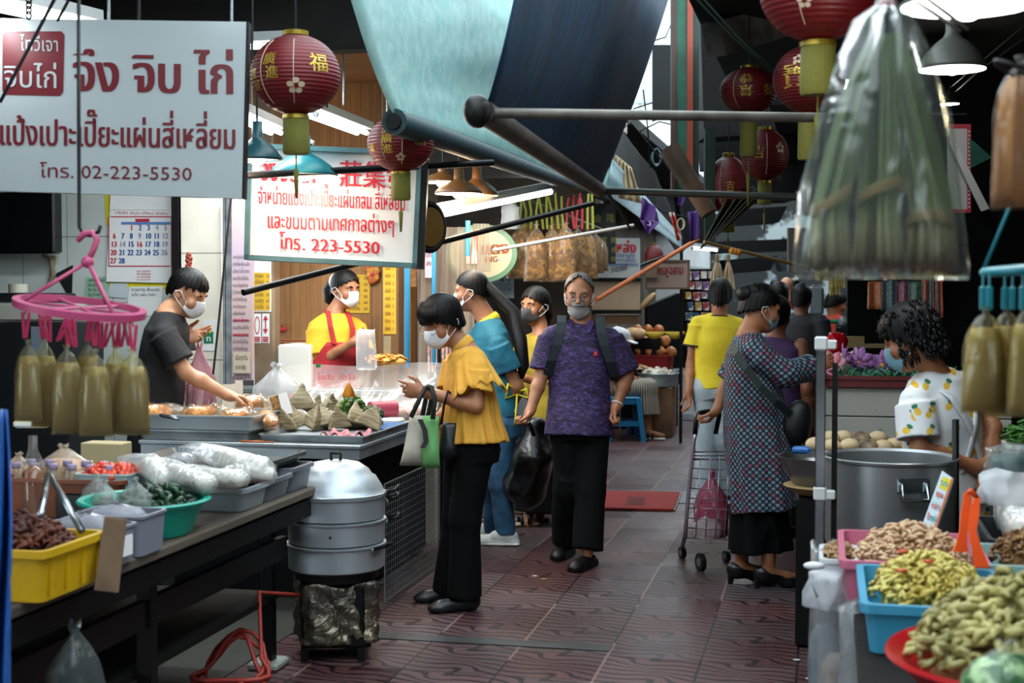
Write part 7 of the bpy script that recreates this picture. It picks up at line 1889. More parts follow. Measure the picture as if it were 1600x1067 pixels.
wood_p = mat('brown_awning_pole', '#2a211d', .7, var=('#453931', 6), bump=(30, .4))
solo(MB().tube([pA - (pB - pA) * .012, pB + (pB - pA) * .01], .045, 12), 'awning_pole', wood_p, 'brown wrapped pole along the lower edge of the blue awning', 'pole', smooth=40)
def pole(a, b, r, mt, label, name='pole', n=12):
 return solo(MB().tube([a, a.lerp(b, .5), b], r, n), name, mt, label, 'pole', smooth=40)
pe_ = pole(W(738, 176, 5.05), W(1296, 184, 5.55), .019, greypole, 'long grey brown pipe crossing the lane under the blue awning')
MB().ball(W(746, 174, 5.04), (.05, .06, .06), 14, 10).build('socket', blk, pe_, 180)
pole(W(936, 298, 9.0), W(1250, 308, 8.4), .022, mat('dark_green_pipe', '#232a27', .5, .2), 'dark green pipe crossing the lane below the lanterns')
pole(W(385, 274, 6.6), W(770, 254, 7.4), .017, steel_dark, 'black bar running across above the framed sign')
pole(W(380, 457, 7.1), W(925, 318, 9.2), .017, steel_dark, 'long slanting black bar rising from the framed sign to the awning')
pole(W(770, 391, 9.5), W(990, 352, 9.9), .012, mat('white_bar', '#b5b1aa', .5), 'thin pale bar rising right from the oval sign')
pole(W(985, 358, 9.9), W(950, 300, 9.4), .008, steel_dark, 'thin dark rod under the end of the blue awning')
pole(W(965, 428, 12.5), W(1068, 390, 13.5), .014, steel_dark, 'dark thin bar in front of the red lettered sign')
pole(W(932, 468, 10.6), W(1090, 374, 12.6), .018, mat('orange_pole', '#b85a1e', .6), 'orange pole slanting up behind the purple shirt man')
yp = pole(W(1100, 378, 9.2), W(1262, 418, 9.6), .012, mat('bamboo_pole', '#8a7142', .6), 'bamboo coloured pole behind the large bag of stalks')
m = MB()
for i in range(3): m.ball(W(1144 + i * 5, 392 + i, 9.25), .022, 10, 8)
m.build('orange_binding', mat('orange_binding', '#b87a1c', .6), yp, 180)
for i, (x, y0, y1, D) in enumerate(((170, -20, 34, 5.25), (217, -20, 34, 5.25), (362, -20, 34, 5.25), (511, -10, 168, 7.6), (537, -10, 165, 7.4), (394, -10, 100, 6.4), (605, 105, 185, 7.5), (619, 105, 200, 7.6), (662, 232, 262, 8.2))):
 pole(W(x, y0, D), W(x, y1, D), .006, steel_dark if i % 2 else al, 'thin vertical hanging rod, %s from the left under the dark shop roof' % ['first', 'second', 'third', 'fifth', 'sixth', 'fourth', 'seventh', 'eighth', 'ninth'][i], 'hanging_rod', 8)
for i, (a, b) in enumerate(((W(90, -10, 4.9), W(0, 160, 4.9)), (W(110, -5, 5.0), W(90, 32, 5.1)))):
 solo(MB().tube([a, b], .006, 6), 'black_wire', steel_dark, ['slanting black wire in front of the white hanging sign', 'short black wire above the white hanging sign'][i], 'wire')
for i, (a, b) in enumerate(((W(1070, -20, 6.5), W(1215, 118, 7.2)), (W(1082, -20, 6.5), W(1220, 120, 7.2)))):
 solo(MB().tube([a, a.lerp(b, .5) - UPZ * .02, b], .006, 6), 'green_cable', mat('dark_green_cable', '#1d3a35', .5), ['upper dark green cable slanting above the lanterns', 'lower dark green cable slanting above the lanterns'][i], 'cable')
for i, (pts) in enumerate(([(1428, 0, 3.4), (1500, 48, 3.6)], [(1445, -5, 3.4), (1512, 45, 3.6)], [(1510, 178, 8), (1400, 178, 8)], [(1600, 40, 7), (1540, 90, 8), (1480, 140, 9)], [(1600, 60, 7), (1530, 110, 8), (1490, 145, 9)])):
 solo(MB().tube([W(*q) for q in pts], .005, 6), 'black_wire', steel_dark if i != 2 else al, ['upper wire crossing under the big white lamp', 'lower wire crossing under the big white lamp', 'pale thin bar behind the bag of stalks', 'upper tangled wire in the dark at right', 'lower tangled wire in the dark at right'][i], 'wire')
col = thing('painted_post', 'post painted green and red hanging from the roof edge, upper centre right', 'post', W(1070, 300, 9.4))
def strip(x0, x1, D, mt, nm, y0=-40, y1=300):
 m = MB(); m.slab([W(x0, y0, D), W(x0, y1, D), W(x1, y1 - 4, D), W(x1, y0, D)], FH * .1); return m.build(nm, mt, col)
strip(1050, 1056, 9.38, mat('post_brown', '#3f1d14', .6), 'brown_edge')
strip(1056, 1074, 9.4, mat('post_green', '#14503c', .6, var=('#0e3a2c', 4)), 'green_face')
strip(1074, 1083, 9.38, mat('post_red', '#8c3520', .6), 'red_stripe')
strip(1083, 1092, 9.4, mat('post_dark_green', '#0f2b24', .6), 'dark_face')
solo(MB().tube([W(1046, 232, 9.1), W(1108, 334, 9.0)], [.07, .055], 10), 'timber_brace', mat('brown_timber', '#3d2a1c', .7, var=('#5c4530', 5), bump=(20, .5), stretch=(1, 1, .2)), 'brown timber brace slanting below the painted post', 'brace', smooth=60)
solo(MB().slab([W(1102, 200, 9.7), W(1102, 380, 9.7), W(1118, 380, 9.7), W(1118, 200, 9.7)], FH * .08), 'dark_green_post', mat('post_dark_green', '#0f2b24', .6), 'dark green post right of the painted post', 'post')
m = MB()
def umb(u, v):
 a = W(1092 + 24 * u, 392 - 20 * u, 9.5); b = W(1130 + 95 * u, 318 - 45 * u, 9.7)
 p = a.lerp(b, v); return p + (UPZ * .6 - FH) * (.05 * v * math.sin(u * 30))
m.sheet(umb, 60, 10); solo(m, 'folded_canopy', cloth_mat('olive_canopy', '#23251a', '#3d3a26', .1), 'folded dark olive canopy hanging below the lanterns', 'canopy', smooth=180, solid=.004)
m = MB(); m.sheet(lambda u, v: W(945 + 120 * u + 12 * v * (1 - u), 300 + 88 * u - v * (52 - 34 * u), 10.8 + 2.0 * u + .05 * math.sin(v * 9)) , 20, 10)
solo(m, 'pale_awning', cloth_mat('pale_blue_awning', '#cfe0e6', '#e6edf0', .7), 'pale blue white awning sloping behind the end of the blue awning', 'awning', smooth=180, solid=.004)
strm = NT('straw_fringe'); strm.base(strm.ramp(strm.noise(1, 4, strm.coord((50, 50, 3))), [(.3, srgb('#8d7355')), (.7, srgb('#cdb796'))])); strm.set(Roughness=.8); strm = strm.m
m = MB(); m.sheet(lambda u, v: W(945 + 58 * u * (1 - v) + (17 + 24 * u) * v, 304 + 14 * u * (1 - v) - (62 - 20 * u) * v, 11.2 + .03 * math.sin(u * 30)), 24, 8); solo(m, 'straw_screen', strm, 'straw coloured fringe screen behind the end of the blue awning', 'screen', smooth=180, solid=.01)
ragged = mat('ragged_black_roofing', '#0a0a0b', .8, bump=(12, .6))
rg = random.Random(9)
top = [(948, 185), (975, 205), (1000, 240), (1022, 268), (1038, 300), (1056, 345), (1066, 388)]; bot = [(948, 235), (965, 262), (985, 300), (1005, 330), (1025, 350), (1042, 370), (1058, 395)]
m = MB(); m.loft([[W(a[0] + rg.uniform(-3, 3), a[1], 12 + .3 * i), W(b[0], b[1], 11.6 + .3 * i), W(b[0], b[1] + 2, 11.7 + .3 * i), W(a[0], a[1] + 2, 12.1 + .3 * i)] for i, (a, b) in enumerate(zip(top, bot))]); solo(m, 'ragged_roof_edge', ragged, 'ragged black roofing edge below the bright gap of sky', 'roofing')
m = MB(); m.slab([W(1020, 70, 11), W(1020, 190, 11), W(1052, 175, 11), W(1052, 70, 11)], FH * .05); solo(m, 'roof_sheet', ragged, 'black corrugated roof sheet left of the painted post', 'roofing')
prp = mat('purple_flag_cloth', '#6d4a98', .7, trans=.3)
def flag(pts, D, label, marks=None, mt=prp, name='flag'):
 c = [W(x, y, D) for x, y in pts]
 m = MB(); m.sheet(lambda u, v: c[0].lerp(c[1], u).lerp(c[3].lerp(c[2], u), v) - FH * (.04 * math.sin(u * 7 + v * 3)), 10, 10)
 o = solo(m, name, mt, label, 'flag', smooth=180, solid=.004)
 if marks:
  b = Board.of(c[0], c[1], c[2]); m = MB(); b.text(m, *marks); m.build('emblem', mat('flag_yellow', '#c9b9d8', .6), o)
flag([(1003, 308), (1022, 322), (1030, 346), (1000, 344)], 10.3, 'purple flag hanging point down, left one', ('ว', 1010, 352, 1017, 354, 7, 'th', .03, .03))
flag([(1000, 344), (1030, 346), (1014, 366), (1012, 366)], 10.28, 'lower fold of the left purple flag')
flag([(1074, 332), (1090, 328), (1093, 372), (1079, 378)], 10.6, 'purple flag hanging right of the other, under the pipe')
flag([(1060, 300), (1070, 303), (1068, 322), (1058, 320)], 11.5, 'small purple flag high under the pipe')
flag([(1045, 332), (1052, 332), (1066, 372), (1058, 378)], 11, 'red and white ribbon flag between the purple flags', None, mat('ribbon_red_white', '#c2503f', .7, var=('#d8d2cc', 9, .5, .52)), 'ribbon_flag')
m = MB()
for i in range(8): m.tube([W(1064 + 6 * math.cos(a) * (1 - i * .04), 350 + 9 * math.sin(a), 10.9) + FH * .004 * i for a in [k * .524 for k in range(12)]], .004, 5, closed=True)
solo(m, 'coiled_rope', mat('pale_rope', '#b3aa92', .8), 'coil of pale rope hanging between the purple flags', 'rope', smooth=180)
for i, (pts) in enumerate(([(960, 215), (985, 190), (1046, 265)], [(948, 300), (970, 345), (985, 362)], [(1003, 312), (1040, 332), (1075, 340), (1092, 342)], [(1000, 70), (1040, 58), (1052, 30)], [(990, 170), (1020, 160), (1052, 150)], [(1000, 205), (1030, 190), (1050, 195)], [(1005, 140), (1012, 200), (1016, 262)])):
 solo(MB().tube([W(x, y, 11 + .2 * k) for k, (x, y) in enumerate(pts)], .006, 5), 'street_wire', steel_dark, ['thin wire curving under the gap of sky', 'thin wire hanging from the blue awning end', 'thin line carrying the purple flags', 'uppermost wire across the bright gap', 'second wire across the bright gap', 'third wire across the bright gap', 'vertical wire in the bright gap'][i], 'wire', smooth=180)
m = MB()
for i in range(7): m.tube([W(1026 + (6 + .4 * i) * math.cos(a), 246 + (14 - .5 * i) * math.sin(a), 14 + .01 * i) for a in [k * .524 for k in range(12)]], .008, 5, closed=True)
solo(m, 'cable_coil', mat('teal_black_cable', '#2d4a4d', .6), 'dark coil of utility cable hanging in the bright gap', 'coil', smooth=180)
                 # - lanterns
lred = NT('lantern_red'); lred.base(lred.ramp(lred.noise(4, 3), [(.35, srgb('#4a080d')), (.7, srgb('#730f16'))])); lred.set(Roughness=.5)
sp = lred.new('ShaderNodeSeparateXYZ'); tc = lred.new('ShaderNodeTexCoord'); lred.l.new(tc.outputs['Object'], sp.inputs[0])
lred.bump(lred.math('SINE', lred.math('MULTIPLY', sp.outputs[2], 420)), .4, .003)
tl = lred.new('ShaderNodeBsdfTranslucent'); tl.inputs[0].default_value = (*srgb('#a01820'), 1); mx = lred.new('ShaderNodeMixShader'); mx.inputs[0].default_value = .25
lred.l.new(lred.b.outputs[0], mx.inputs[1]); lred.l.new(tl.outputs[0], mx.inputs[2]); lred.l.new(mx.outputs[0], lred.out.inputs[0]); lred = lred.m
lgold = mat('lantern_gold', '#8f7a1e', .35, .6, var=('#6d5c16', 30)); tass = mat('olive_tassel', '#6d6a1e', .8, var=('#47450f', 40), bump=(1, .6, .004), stretch=(120, 120, 3)); lgilt = mat('gilt_print', '#b59a3a', .4, .4); lpale = mat('pale_print', '#b8a38a', .5)
def lantern(px, py, D, rpx, ry, label, chars=(), flower=None, tl=80, hang=60, lines=()):
 c = W(px, py, D); r = rpx * D / F_PX; h = ry * D / F_PX
 root = thing('paper_lantern', label, 'lantern', c, group=None)
 prof = [(r * max(.26, math.cos(t)), h * math.sin(t)) for t in np.linspace(-1.36, 1.36, 28)]
 MB().lathe(prof, c, 36).build('globe', lred, root, 40)
 MB().lathe([(r * .27, 0), (r * .29, h * .02), (r * .29, h * .13), (r * .25, h * .14)], c + UPZ * (h * .96), 24).build('top_collar', lgold, root, 40)
 t = MB().lathe([(r * .31, 0), (r * .29, h * .1), (r * .1, h * .13)], c - UPZ * (h * 1.1), 24); tt = t.build('tassel_cap', lgold, root, 40)
 L = tl * D / F_PX
 MB().lathe([(r * .27, -L * .45), (r * .30, -L * .42), (r * .29, -.0), (r * .22, .01)], c - UPZ * (h * 1.09), 24).build('tassel', tass, root, 60)
 MB().tube([c - UPZ * (h * 1.09 + L * .4), c - UPZ * (h * 1.09 + L * .62), c - UPZ * (h * 1.09 + L * .66), c - UPZ * (h * 1.09 + L)], [.003, .003, .011, .005], 6).build('tassel_cord', tass, root, 180)
 MB().tube([c + UPZ * h, c + UPZ * (h + hang * D / F_PX)], .004, 5).build('hanging_cord', steel_dark, root)
 def onto(m, vs, fs, a0, b0, k, kind='cj'):
  """letters laid round the globe: a0 azimuth toward image right, b0 height angle, k size in radians"""
  to = (EYE - c); to.z = 0; to.normalize(); sd = UPZ.cross(to)
  pts = []
  for x, y in vs:
   a = a0 + k * (float(x) - .5); b = b0 + k * (float(y) - .4)
   rr = r * math.cos(b) * 1.008; pts.append(c + to * (rr * math.cos(a)) + sd * (rr * math.sin(a)) + UPZ * (h * math.sin(b) * 1.008))
  m.add(pts, fs)
 if chars:
  m = MB()
  for (ch, a0, b0, k) in chars:
   vs, fs, _ = glyph(ch, 0)
   for o in (-.012, .012): onto(m, [(x + o, y) for x, y in vs], fs, a0, b0, k)
  m.build('gilt_characters', lgilt, root)
 if flower:
  m = MB(); a0, b0, k = flower; vs = []; fs = []
  for i in range(5):
   t = i * 1.2566 + .3; cx, cy = .5 + .28 * math.cos(t), .4 + .28 * math.sin(t); b_ = len(vs)
   vs += [(cx + .17 * math.cos(q * .785), cy + .15 * math.sin(q * .785)) for q in range(8)]; fs.append(tuple(range(b_, b_ + 8)))
  onto(m, vs, fs, a0, b0, k); m.build('printed_flower', lpale, root)
 if lines:
  m = MB()
  to = (EYE - c); to.z = 0; to.normalize(); sd = UPZ.cross(to)
  for a0 in lines:
   m.tube([c + to * (r * math.cos(b) * 1.006 * math.cos(a0)) + sd * (r * math.cos(b) * 1.006 * math.sin(a0)) + UPZ * (h * 1.006 * math.sin(b)) for b in np.linspace(-.9, .9, 14)], .0018, 4)
  m.build('seam_line', lpale, root)
 return root
lantern(462, 117, 5.5, 70, 62, 'large red lantern above the framed sign at upper left', [('廣', -.62, .28, .34), ('進', -.55, -.06, .34), ('富', -1.15, -.05, .3), ('財', -1.1, -.35, .3), ('福', .55, .2, .5)], (0, -.42, .5), 125, 60, (-.05, -.85))
lantern(626, 224, 6.7, 52, 44, 'red lantern beside the right end of the framed sign', [('源', -.42, .42, .36), ('廣', -.42, .08, .36), ('進', -.42, -.28, .36), ('豐', -1.05, -.2, .3), ('福', .6, .1, .5)], (0, -.6, .4), 90, 80, (-.6, .05))
lantern(1279, -18, 4.2, 92, 82, 'largest red lantern at the top edge right of centre', [('福', .9, .3, .5)], (-.25, -.42, .34), 170, 40, (-.35,))
lantern(1264, 124, 6.9, 56, 53, 'red lantern with a gilt emblem behind the tassel of the largest one', [('寶', -.42, .02, .8), ('財', .5, -.1, .4)], (-.35, .5, .4), 150, 30)
lantern(1170, 142, 7.9, 45, 36, 'red lantern with gilt characters left of the emblem lantern', [('恭', -.1, .42, .5), ('喜', -.1, -.12, .5), ('發', .75, -.05, .5)], None, 140, 90, (-.55,))
lantern(1195, 242, 9.2, 37, 40, 'dark red lantern below the one with gilt characters', [('吉', -.25, .05, .5)], (.7, .2, .5), 75, 40, (.1,))
lantern(1138, 290, 9.8, 33, 46, 'dim dark lantern hanging lowest beside the painted post', [('吉', .1, -.05, .4)], None, 50, 120, (-.4,))
lantern(1022, 402, 14.5, 15, 20, 'small glossy red lantern behind the red lettered sign', [], None, 30, 40)
                 # - lamps
def pendant(px, py, D, rpx, hpx, shade, inner, label, watts, colr, up=0.35, bulb=True, cord=60, bulb_e=12):
 c = W(px, py, D); r = rpx * D / F_PX; h = hpx * D / F_PX
 root = thing('pendant_lamp', label, 'lamp', c)
 pr = [(r, 0), (r * .99, h * .06), (r * .8, h * .25), (r * .52, h * .42), (r * .28, h * .52), (r * .22, h * .6), (r * .2, h)]
 MB().lathe(pr, c, 36, cap=False).build('shade', shade, root, 40, solid=.004, off=-1)
 MB().lathe([(a * .97, z - .004) for a, z in pr[:5]], c, 36, cap=False).build('inner_shade', inner, root, 40)
 MB().tube([c + UPZ * h, c + UPZ * (h + cord * D / F_PX)], .005, 6).build('cord', steel_dark, root)
 if bulb:
  q = c + UPZ * (h * .08); MB().ball(q, min(.045, r * .35), 14, 10).build('bulb', mat('bulb_' + label[:14], colr, .3, emit=bulb_e), root, 180)
 ld = bpy.data.lights.new('lamp_light', 'POINT'); ld.energy = watts; ld.color = colr; ld.shadow_soft_size = .05
 lo = bpy.data.objects.new('lamp_light', ld); COL.objects.link(lo); lo.parent = root; lo.location = (0, 0, -.08)
 return root
tsh = mat('teal_enamel', '#1f7d85', .35); wsh = mat('white_enamel', '#d8d8d2', .4); osh = mat('orange_brown_enamel', '#6b4420', .45)
pendant(474, 274, 6.9, 54, 62, tsh, wsh, 'teal enamel pendant lamp in front of the framed sign', 5, (1, .75, .55))
pendant(402, 250, 6.5, 40, 60, mat('dark_teal_enamel', '#0e3f46', .4), wsh, 'dark teal pendant lamp between the two signs', 5, (1, .78, .6))
pendant(692, 284, 8.6, 36, 26, osh, wsh, 'glowing pendant lamp nearest the framed sign', 9, (1, .72, .42), bulb_e=40)
pendant(717, 302, 8.5, 38, 38, osh, wsh, 'middle brown pendant lamp with a bright bulb', 10, (1, .72, .42), bulb_e=40)
pendant(745, 305, 8.9, 34, 46, osh, wsh, 'right brown pendant lamp with a bright bulb', 10, (1, .75, .48), bulb_e=40)
wl_ = mat('lamp_white_glow', '#f2f6f5', .4, emit=2.2)
pendant(1512, 8, 3.4, 105, 60, mat('dark_lamp_shade', '#23302c', .5), wl_, 'big white glowing lamp shade at the top right corner', 10, (1, .96, .9), bulb_e=6)
pendant(1488, 108, 5.8, 52, 95, mat('grey_lamp_shade', '#4a4c46', .5), wl_, 'grey conical lamp with a glowing underside behind the bag of stalks', 8, (1, .96, .9), bulb_e=6)
pendant(1484, 162, 9.0, 15, 24, mat('grey_lamp_shade', '#4a4c46', .5), wl_, 'small far lamp right of the bag of stalks', 4, (1, .96, .9), bulb_e=5)
tube_m = mat('fluorescent_glow', '#f4fbff', .3, emit=9)
def fluo(a, b, label, n=1, watts=18, gap=.06, r=.014, colr=(.9, .97, 1)):
 a, b = Vector(a), Vector(b); d = (b - a).normalized(); sd = d.cross(UPZ).normalized()
 root = thing('fluorescent_light', label, 'lamp', (a + b) / 2)
 MB().box((a + b) / 2 + UPZ * .045, ((b - a).length * 1.03, .05 + gap * (n - 1) * 1.5, .045), (d, sd, sd.cross(d))).build('fitting', mat('fitting_white', '#b8bcbc', .5), root)
 for i in range(n):
  o = sd * (gap * (i - (n - 1) / 2)); MB().tube([a + o, b + o], r, 10).build('tube', tube_m, root, 60)
  m = MB(); m.tube([a + o - d * .01, a + o + d * .02], r * 1.2, 10); m.tube([b + o - d * .02, b + o + d * .01], r * 1.2, 10); m.build('end_caps', al, root, 60)
 ld = bpy.data.lights.new('tube_light', 'AREA'); ld.shape = 'RECTANGLE'; ld.size = (b - a).length; ld.size_y = .06; ld.energy = watts; ld.color = colr
 lo = bpy.data.objects.new('tube_light', ld); COL.objects.link(lo); lo.parent = root
 zz = UPZ; x = d; y = zz.cross(x).normalized(); z = x.cross(y)
 lo.rotation_euler = Matrix((x, y, z)).transposed().to_euler(); lo.location = (0, 0, -.04)
 return root
fluo(W(484, 178, 7.6), W(566, 208, 8.9), 'double fluorescent light under the timber ceiling', 2, 16)
fluo(W(360, 178, 7.4), W(432, 208, 8.6), 'double fluorescent light left of the timber ceiling', 2, 14)
fluo(W(-60, -2, 4.9), W(135, 40, 6.2), 'bright fluorescent light above the white hanging sign', 2, 6)
fluo(W(655, 342, 8.4), W(862, 299, 9.6), 'long slanting fluorescent light in front of the oval sign', 1, 8, r=.02)
fluo((-3.6, 6.6, 2.75), (-2.6, 6.6, 2.75), 'fluorescent light over the steel table behind the white hanging sign', 1, 22)  # out-of-sight tube, added to light the steel table
for i, (x, y) in enumerate(((548, 151), (597, 174))):
 o = W(x, y, 0) * 0 + EYE + ray(x, y) * ((2.965 - EYE.z) / ray(x, y).z)
 r = thing('downlight', ['round recessed downlight in the timber ceiling, left one', 'round recessed downlight in the timber ceiling, right one'][i], 'lamp', o)
 MB().lathe([(.11, 0), (.135, -.004), (.14, .0), (.135, .006), (.11, .006)], o, 28, cap=False).build('trim_ring', mat('downlight_ring', '#b9b2a4', .4), r, 40)
 MB().lathe([(.0, .0), (.11, .0), (.11, .004), (.0, .004)], o, 28).build('lens', mat('downlight_lens', '#4a443a', .2), r, 40)
o = W(462, 213, 8.0); r = thing('spot_lamp', 'grey reflector spot lamp under the timber ceiling', 'lamp', o)
MB().lathe([(.02, 0), (.05, .03), (.07, .09), (.065, .09), (.04, .02)], o, 20, axis=(RT * .6 - UPZ * .8)).build('reflector', chrome, r, 40); MB().tube([o, o + UPZ * .12], .008, 6).build('stem', steel_dark, r)
o = W(662, 355, 7.6); r = thing('round_speaker', 'round black speaker fixed behind the right end of the framed sign', 'speaker', o)
MB().lathe([(.0, -.05), (.10, -.04), (.135, 0), (.14, .04), (.12, .05), (.06, .02), (.0, .01)], o, 32, axis=(RT * .75 - FH * .6)).build('housing', blk, r, 50)
MB().lathe([(.05, .03), (.10, .05), (.105, .052), (.09, .056)], o, 32, axis=(RT * .75 - FH * .6)).build('cone', mat('ochre_cone', '#6d5018', .5), r, 50)
                 # - middle and far stalls on the left
cur = NT('milky_curtain'); tp = cur.new('ShaderNodeBsdfTransparent'); df = cur.new('ShaderNodeBsdfTranslucent'); df.inputs[0].default_value = (*srgb('#d8c8b8'), 1); d2 = cur.new('ShaderNodeBsdfPrincipled'); d2.inputs['Base Color'].default_value = (*srgb('#cfc0b2'), 1); d2.inputs['Roughness'].default_value = .2
a1 = cur.new('ShaderNodeMixShader'); a1.inputs[0].default_value = .5; cur.l.new(df.outputs[0], a1.inputs[1]); cur.l.new(d2.outputs[0], a1.inputs[2])
a2 = cur.new('ShaderNodeMixShader'); cur.l.new(cur.ramp(cur.noise(1, 3, cur.coord((14, 14, .8)), dist=.5), [(.3, (.45,) * 3), (.7, (.8,) * 3)]), a2.inputs[0]); cur.l.new(tp.outputs[0], a2.inputs[1]); cur.l.new(a1.outputs[0], a2.inputs[2]); cur.l.new(a2.outputs[0], cur.out.inputs[0]); cur = cur.m
cbd = Board((0, 9.35, 0), (0, -1, 0))
def curt(x0, x1, y0, y1, off):
 def fn(u, v):
  p = cbd.at(x0 + (x1 - x0) * u, y0 + (y1 - y0) * v, off); return p + Vector((0, .03 * math.sin(u * 31 + v * 2) + .012 * math.sin(u * 67), 0))
 return fn
o = solo(MB().sheet(curt(652, 742, 355, 588, .02), 60, 12), 'plastic_curtain', cur, 'milky plastic curtain hanging behind the yellow blouse woman', 'curtain', smooth=180)
o = solo(MB().sheet(curt(742, 768, 350, 425, .05), 20, 8), 'plastic_curtain', cur, 'short milky plastic curtain left of the oval sign', 'curtain', smooth=180)
m = MB()
cb2 = Board((0, 9.28, 0), (0, -1, 0))
for i in range(11): cb2.rect(m, 668 + i * 5.6, 536 + 3 * (i % 2), 671.5 + i * 5.6, 582, 0, 0, .002)
solo(m, 'sachet_strip', mat('pink_sachets', '#a8757a', .5, var=('#d8c0b5', 30)), 'row of pinkish sachets along the foot of the plastic curtain', 'sachets')
m = MB(); cb2.rect(m, 728, 368, 747, 412, .0, 0, .006); solo(m, 'striped_packet', mat('orange_white_packet', '#a8563a', .5, var=('#d8c6b0', 30, .45, .55), stretch=(4, 4, .2)), 'orange striped packet hanging on the plastic curtain', 'packet')
m = MB(); cb2.rect(m, 664, 386, 676, 434, .0, 0, .003); o = solo(m, 'small_notice', mat('lilac_notice', '#c2b2bd', .6), 'small lilac notice on the plastic curtain', 'sign')
m = MB(); cb2.text(m, 'ราคา', 665, 402, 675, 402, 6, 'th', 0, .003); cb2.text(m, 'ส่ง', 666, 415, 674, 415, 6, 'th', 0, .003); m.build('print', maroon, o)
bluep = mat('blue_painted_post', '#1f6f96', .45)
for i, (x, y0, y1, D, r) in enumerate(((636, 398, 575, 8.85, .019), (678, 352, 570, 9.0, .014), (731, 345, 400, 9.1, .016), (686, 530, 580, 8.9, .012))):
 pole(W(x, y0, D), W(x, y1, D), r, bluep if i < 3 else steel_dark, ['blue painted post rising from the plastic screen', 'blue pole in front of the plastic curtain', 'short blue pole at the head of the plastic curtain', 'dark rod at the foot of the blue pole'][i], 'blue_post')
MB_ = solo(MB().box(W(686, 580, 8.88), (.04, .04, .07), bev=.006), 'black_socket', blk, 'black socket at the foot of the blue pole', 'socket')
m = MB()
cb2.rect(m, 643, 417, 652, 448, .02, 0, .004); solo(m, 'brown_notice', mat('brown_notice', '#8a5a1e', .6, var=('#4a3010', 30)), 'small brown notice under the right corner of the framed sign', 'sign')
ob = Board((0, 10.1, 0), (.12, -1, 0))
ov = [ob.at(752 + 56 * math.cos(a), 396 + 46 * math.sin(a)) for a in np.linspace(0, 2 * math.pi, 48, endpoint=False)]
os_ = thing('oval_sign', 'cream oval sign with a green rim and orange lettering', 'sign', ob.at(752, 442))
MB().slab(ov, ob.n * -.08).build('green_rim', mat('mint_rim', '#7fae8a', .4), os_)
oi = [ob.at(751 + 49 * math.cos(a), 396 + 39 * math.sin(a), .004) for a in np.linspace(0, 2 * math.pi, 48, endpoint=False)]
m = MB(); m.add(oi, [tuple(range(48))]); m.build('cream_face', mat('lit_cream_face', '#efe6b8', .4, emit=.1), os_)  # no lamp here; a slight glow is added to the face material
m = MB(); ob.text(m, 'เเดง', 751, 398, 796, 396, 15, 'th', .06, .008); ob.text(m, 'ING', 757, 410, 778, 409, 9, 'la', .03, .008); m.build('lettering', mat('orange_letter', '#c4602a', .5), os_)
m = MB(); m.add([ob.at(780 + 3 * math.cos(a), 405 + 3 * math.sin(a), .008) for a in np.linspace(0, 6.28, 12, endpoint=False)], [tuple(range(12))]); m.build('white_spot', paper, os_)
b2 = Board((0, 10.5, 0), (.1, -1, 0)); m = MB(); b2.rect(m, 768, 430, 803, 466, 0, 0, .004); o = solo(m, 'blue_calendar', mat('pale_blue_calendar', '#8fa3b5', .6), 'pale blue calendar half hidden under the oval sign', 'calendar')
m = MB()
for r in range(3): b2.text(m, ['7 8 9', '14 15 16 17', '21 22 23 24'][r], 771, 440 + r * 7, 798, 440 + r * 7, 5, 'la', .02, .004)
m.build('dates', inkb, o)
ff = film('fried_film', '#fff6e4', .10, .9, .08, (22, .9), '#f2e6cc'); fried = mat('fried_snack', '#7a4d14', .55, var=('#c08f3c', 26, .42, .6), bump=(34, 1, .03))
fl_ = ['farthest left', 'second from the left', 'third from the left', 'fourth from the left', 'fifth from the left', 'sixth from the left', 'darker, second from right', 'darker, farthest right', 'behind the first two', 'behind the middle ones']
for i, (x, y0, y1, w, D) in enumerate(((812, 352, 436, 40, 10.3), (838, 350, 440, 38, 10.15), (862, 352, 441, 36, 10.2), (884, 348, 439, 38, 10.1), (902, 352, 438, 34, 10.3), (918, 358, 436, 32, 10.35), (930, 362, 428, 28, 10.5), (938, 370, 424, 26, 10.6), (826, 338, 420, 40, 10.7), (872, 336, 420, 42, 10.7))):
 hang_bag(x, y0, y1, w, D, 'fried_snack_bag', 'clear bag of golden fried snacks behind the purple shirt man, ' + fl_[i], 'hanging bags of golden fried snacks', ff, fried if i not in (6, 7) else mat('fried_dark', '#6b4418', .6, var=('#8f6a2e', 16)), i, .88)
yg = mat('yellow_green_ribbon', '#9a9c3a', .6); rr_ = mat('red_ribbon', '#a83236', .6)
rg = random.Random(3)
for i in range(16):
 x = 806 + i * 8; q = [W(x + rg.uniform(-6, 6), 300 + rg.uniform(0, 10), 10.3), W(x, 330, 10.25), W(x + rg.uniform(-4, 4), 358, 10.2)]
 solo(MB().tube(q, .009, 5), 'hanging_ribbon', rr_ if 9 < i < 14 else yg, ('red' if 9 < i < 14 else 'yellow green') + ' ribbon tying up the fried snack bags, number %d from the left' % (i + 1), 'ribbon', 'ribbons above the fried snack bags')
limp_bag(W(797, 345, 10.0) - UPZ * .06, .17, .06, .03, 'white_carrier_bag', 'white carrier bag hanging left of the fried snack bags', film('carrier_film', '#ffffff', .6, .6, .2, (20, 1), '#d5dadc'), seed=2, knot=False, cr=.2)
pole(W(798, 302, 10.35), W(948, 362, 10.6), .012, greypole, 'dark rail carrying the bags of fried snacks')
kb = Board((0, 11.6, 0), (.15, -1, 0)); m = MB(); kb.rect(m, 908, 318, 962, 412, 0, 0, .03); o = solo(m, 'black_chinese_board', mat('lacquer_black', '#090c0b', .35), 'black hanging board with gilt Chinese lettering', 'sign')
m = MB()
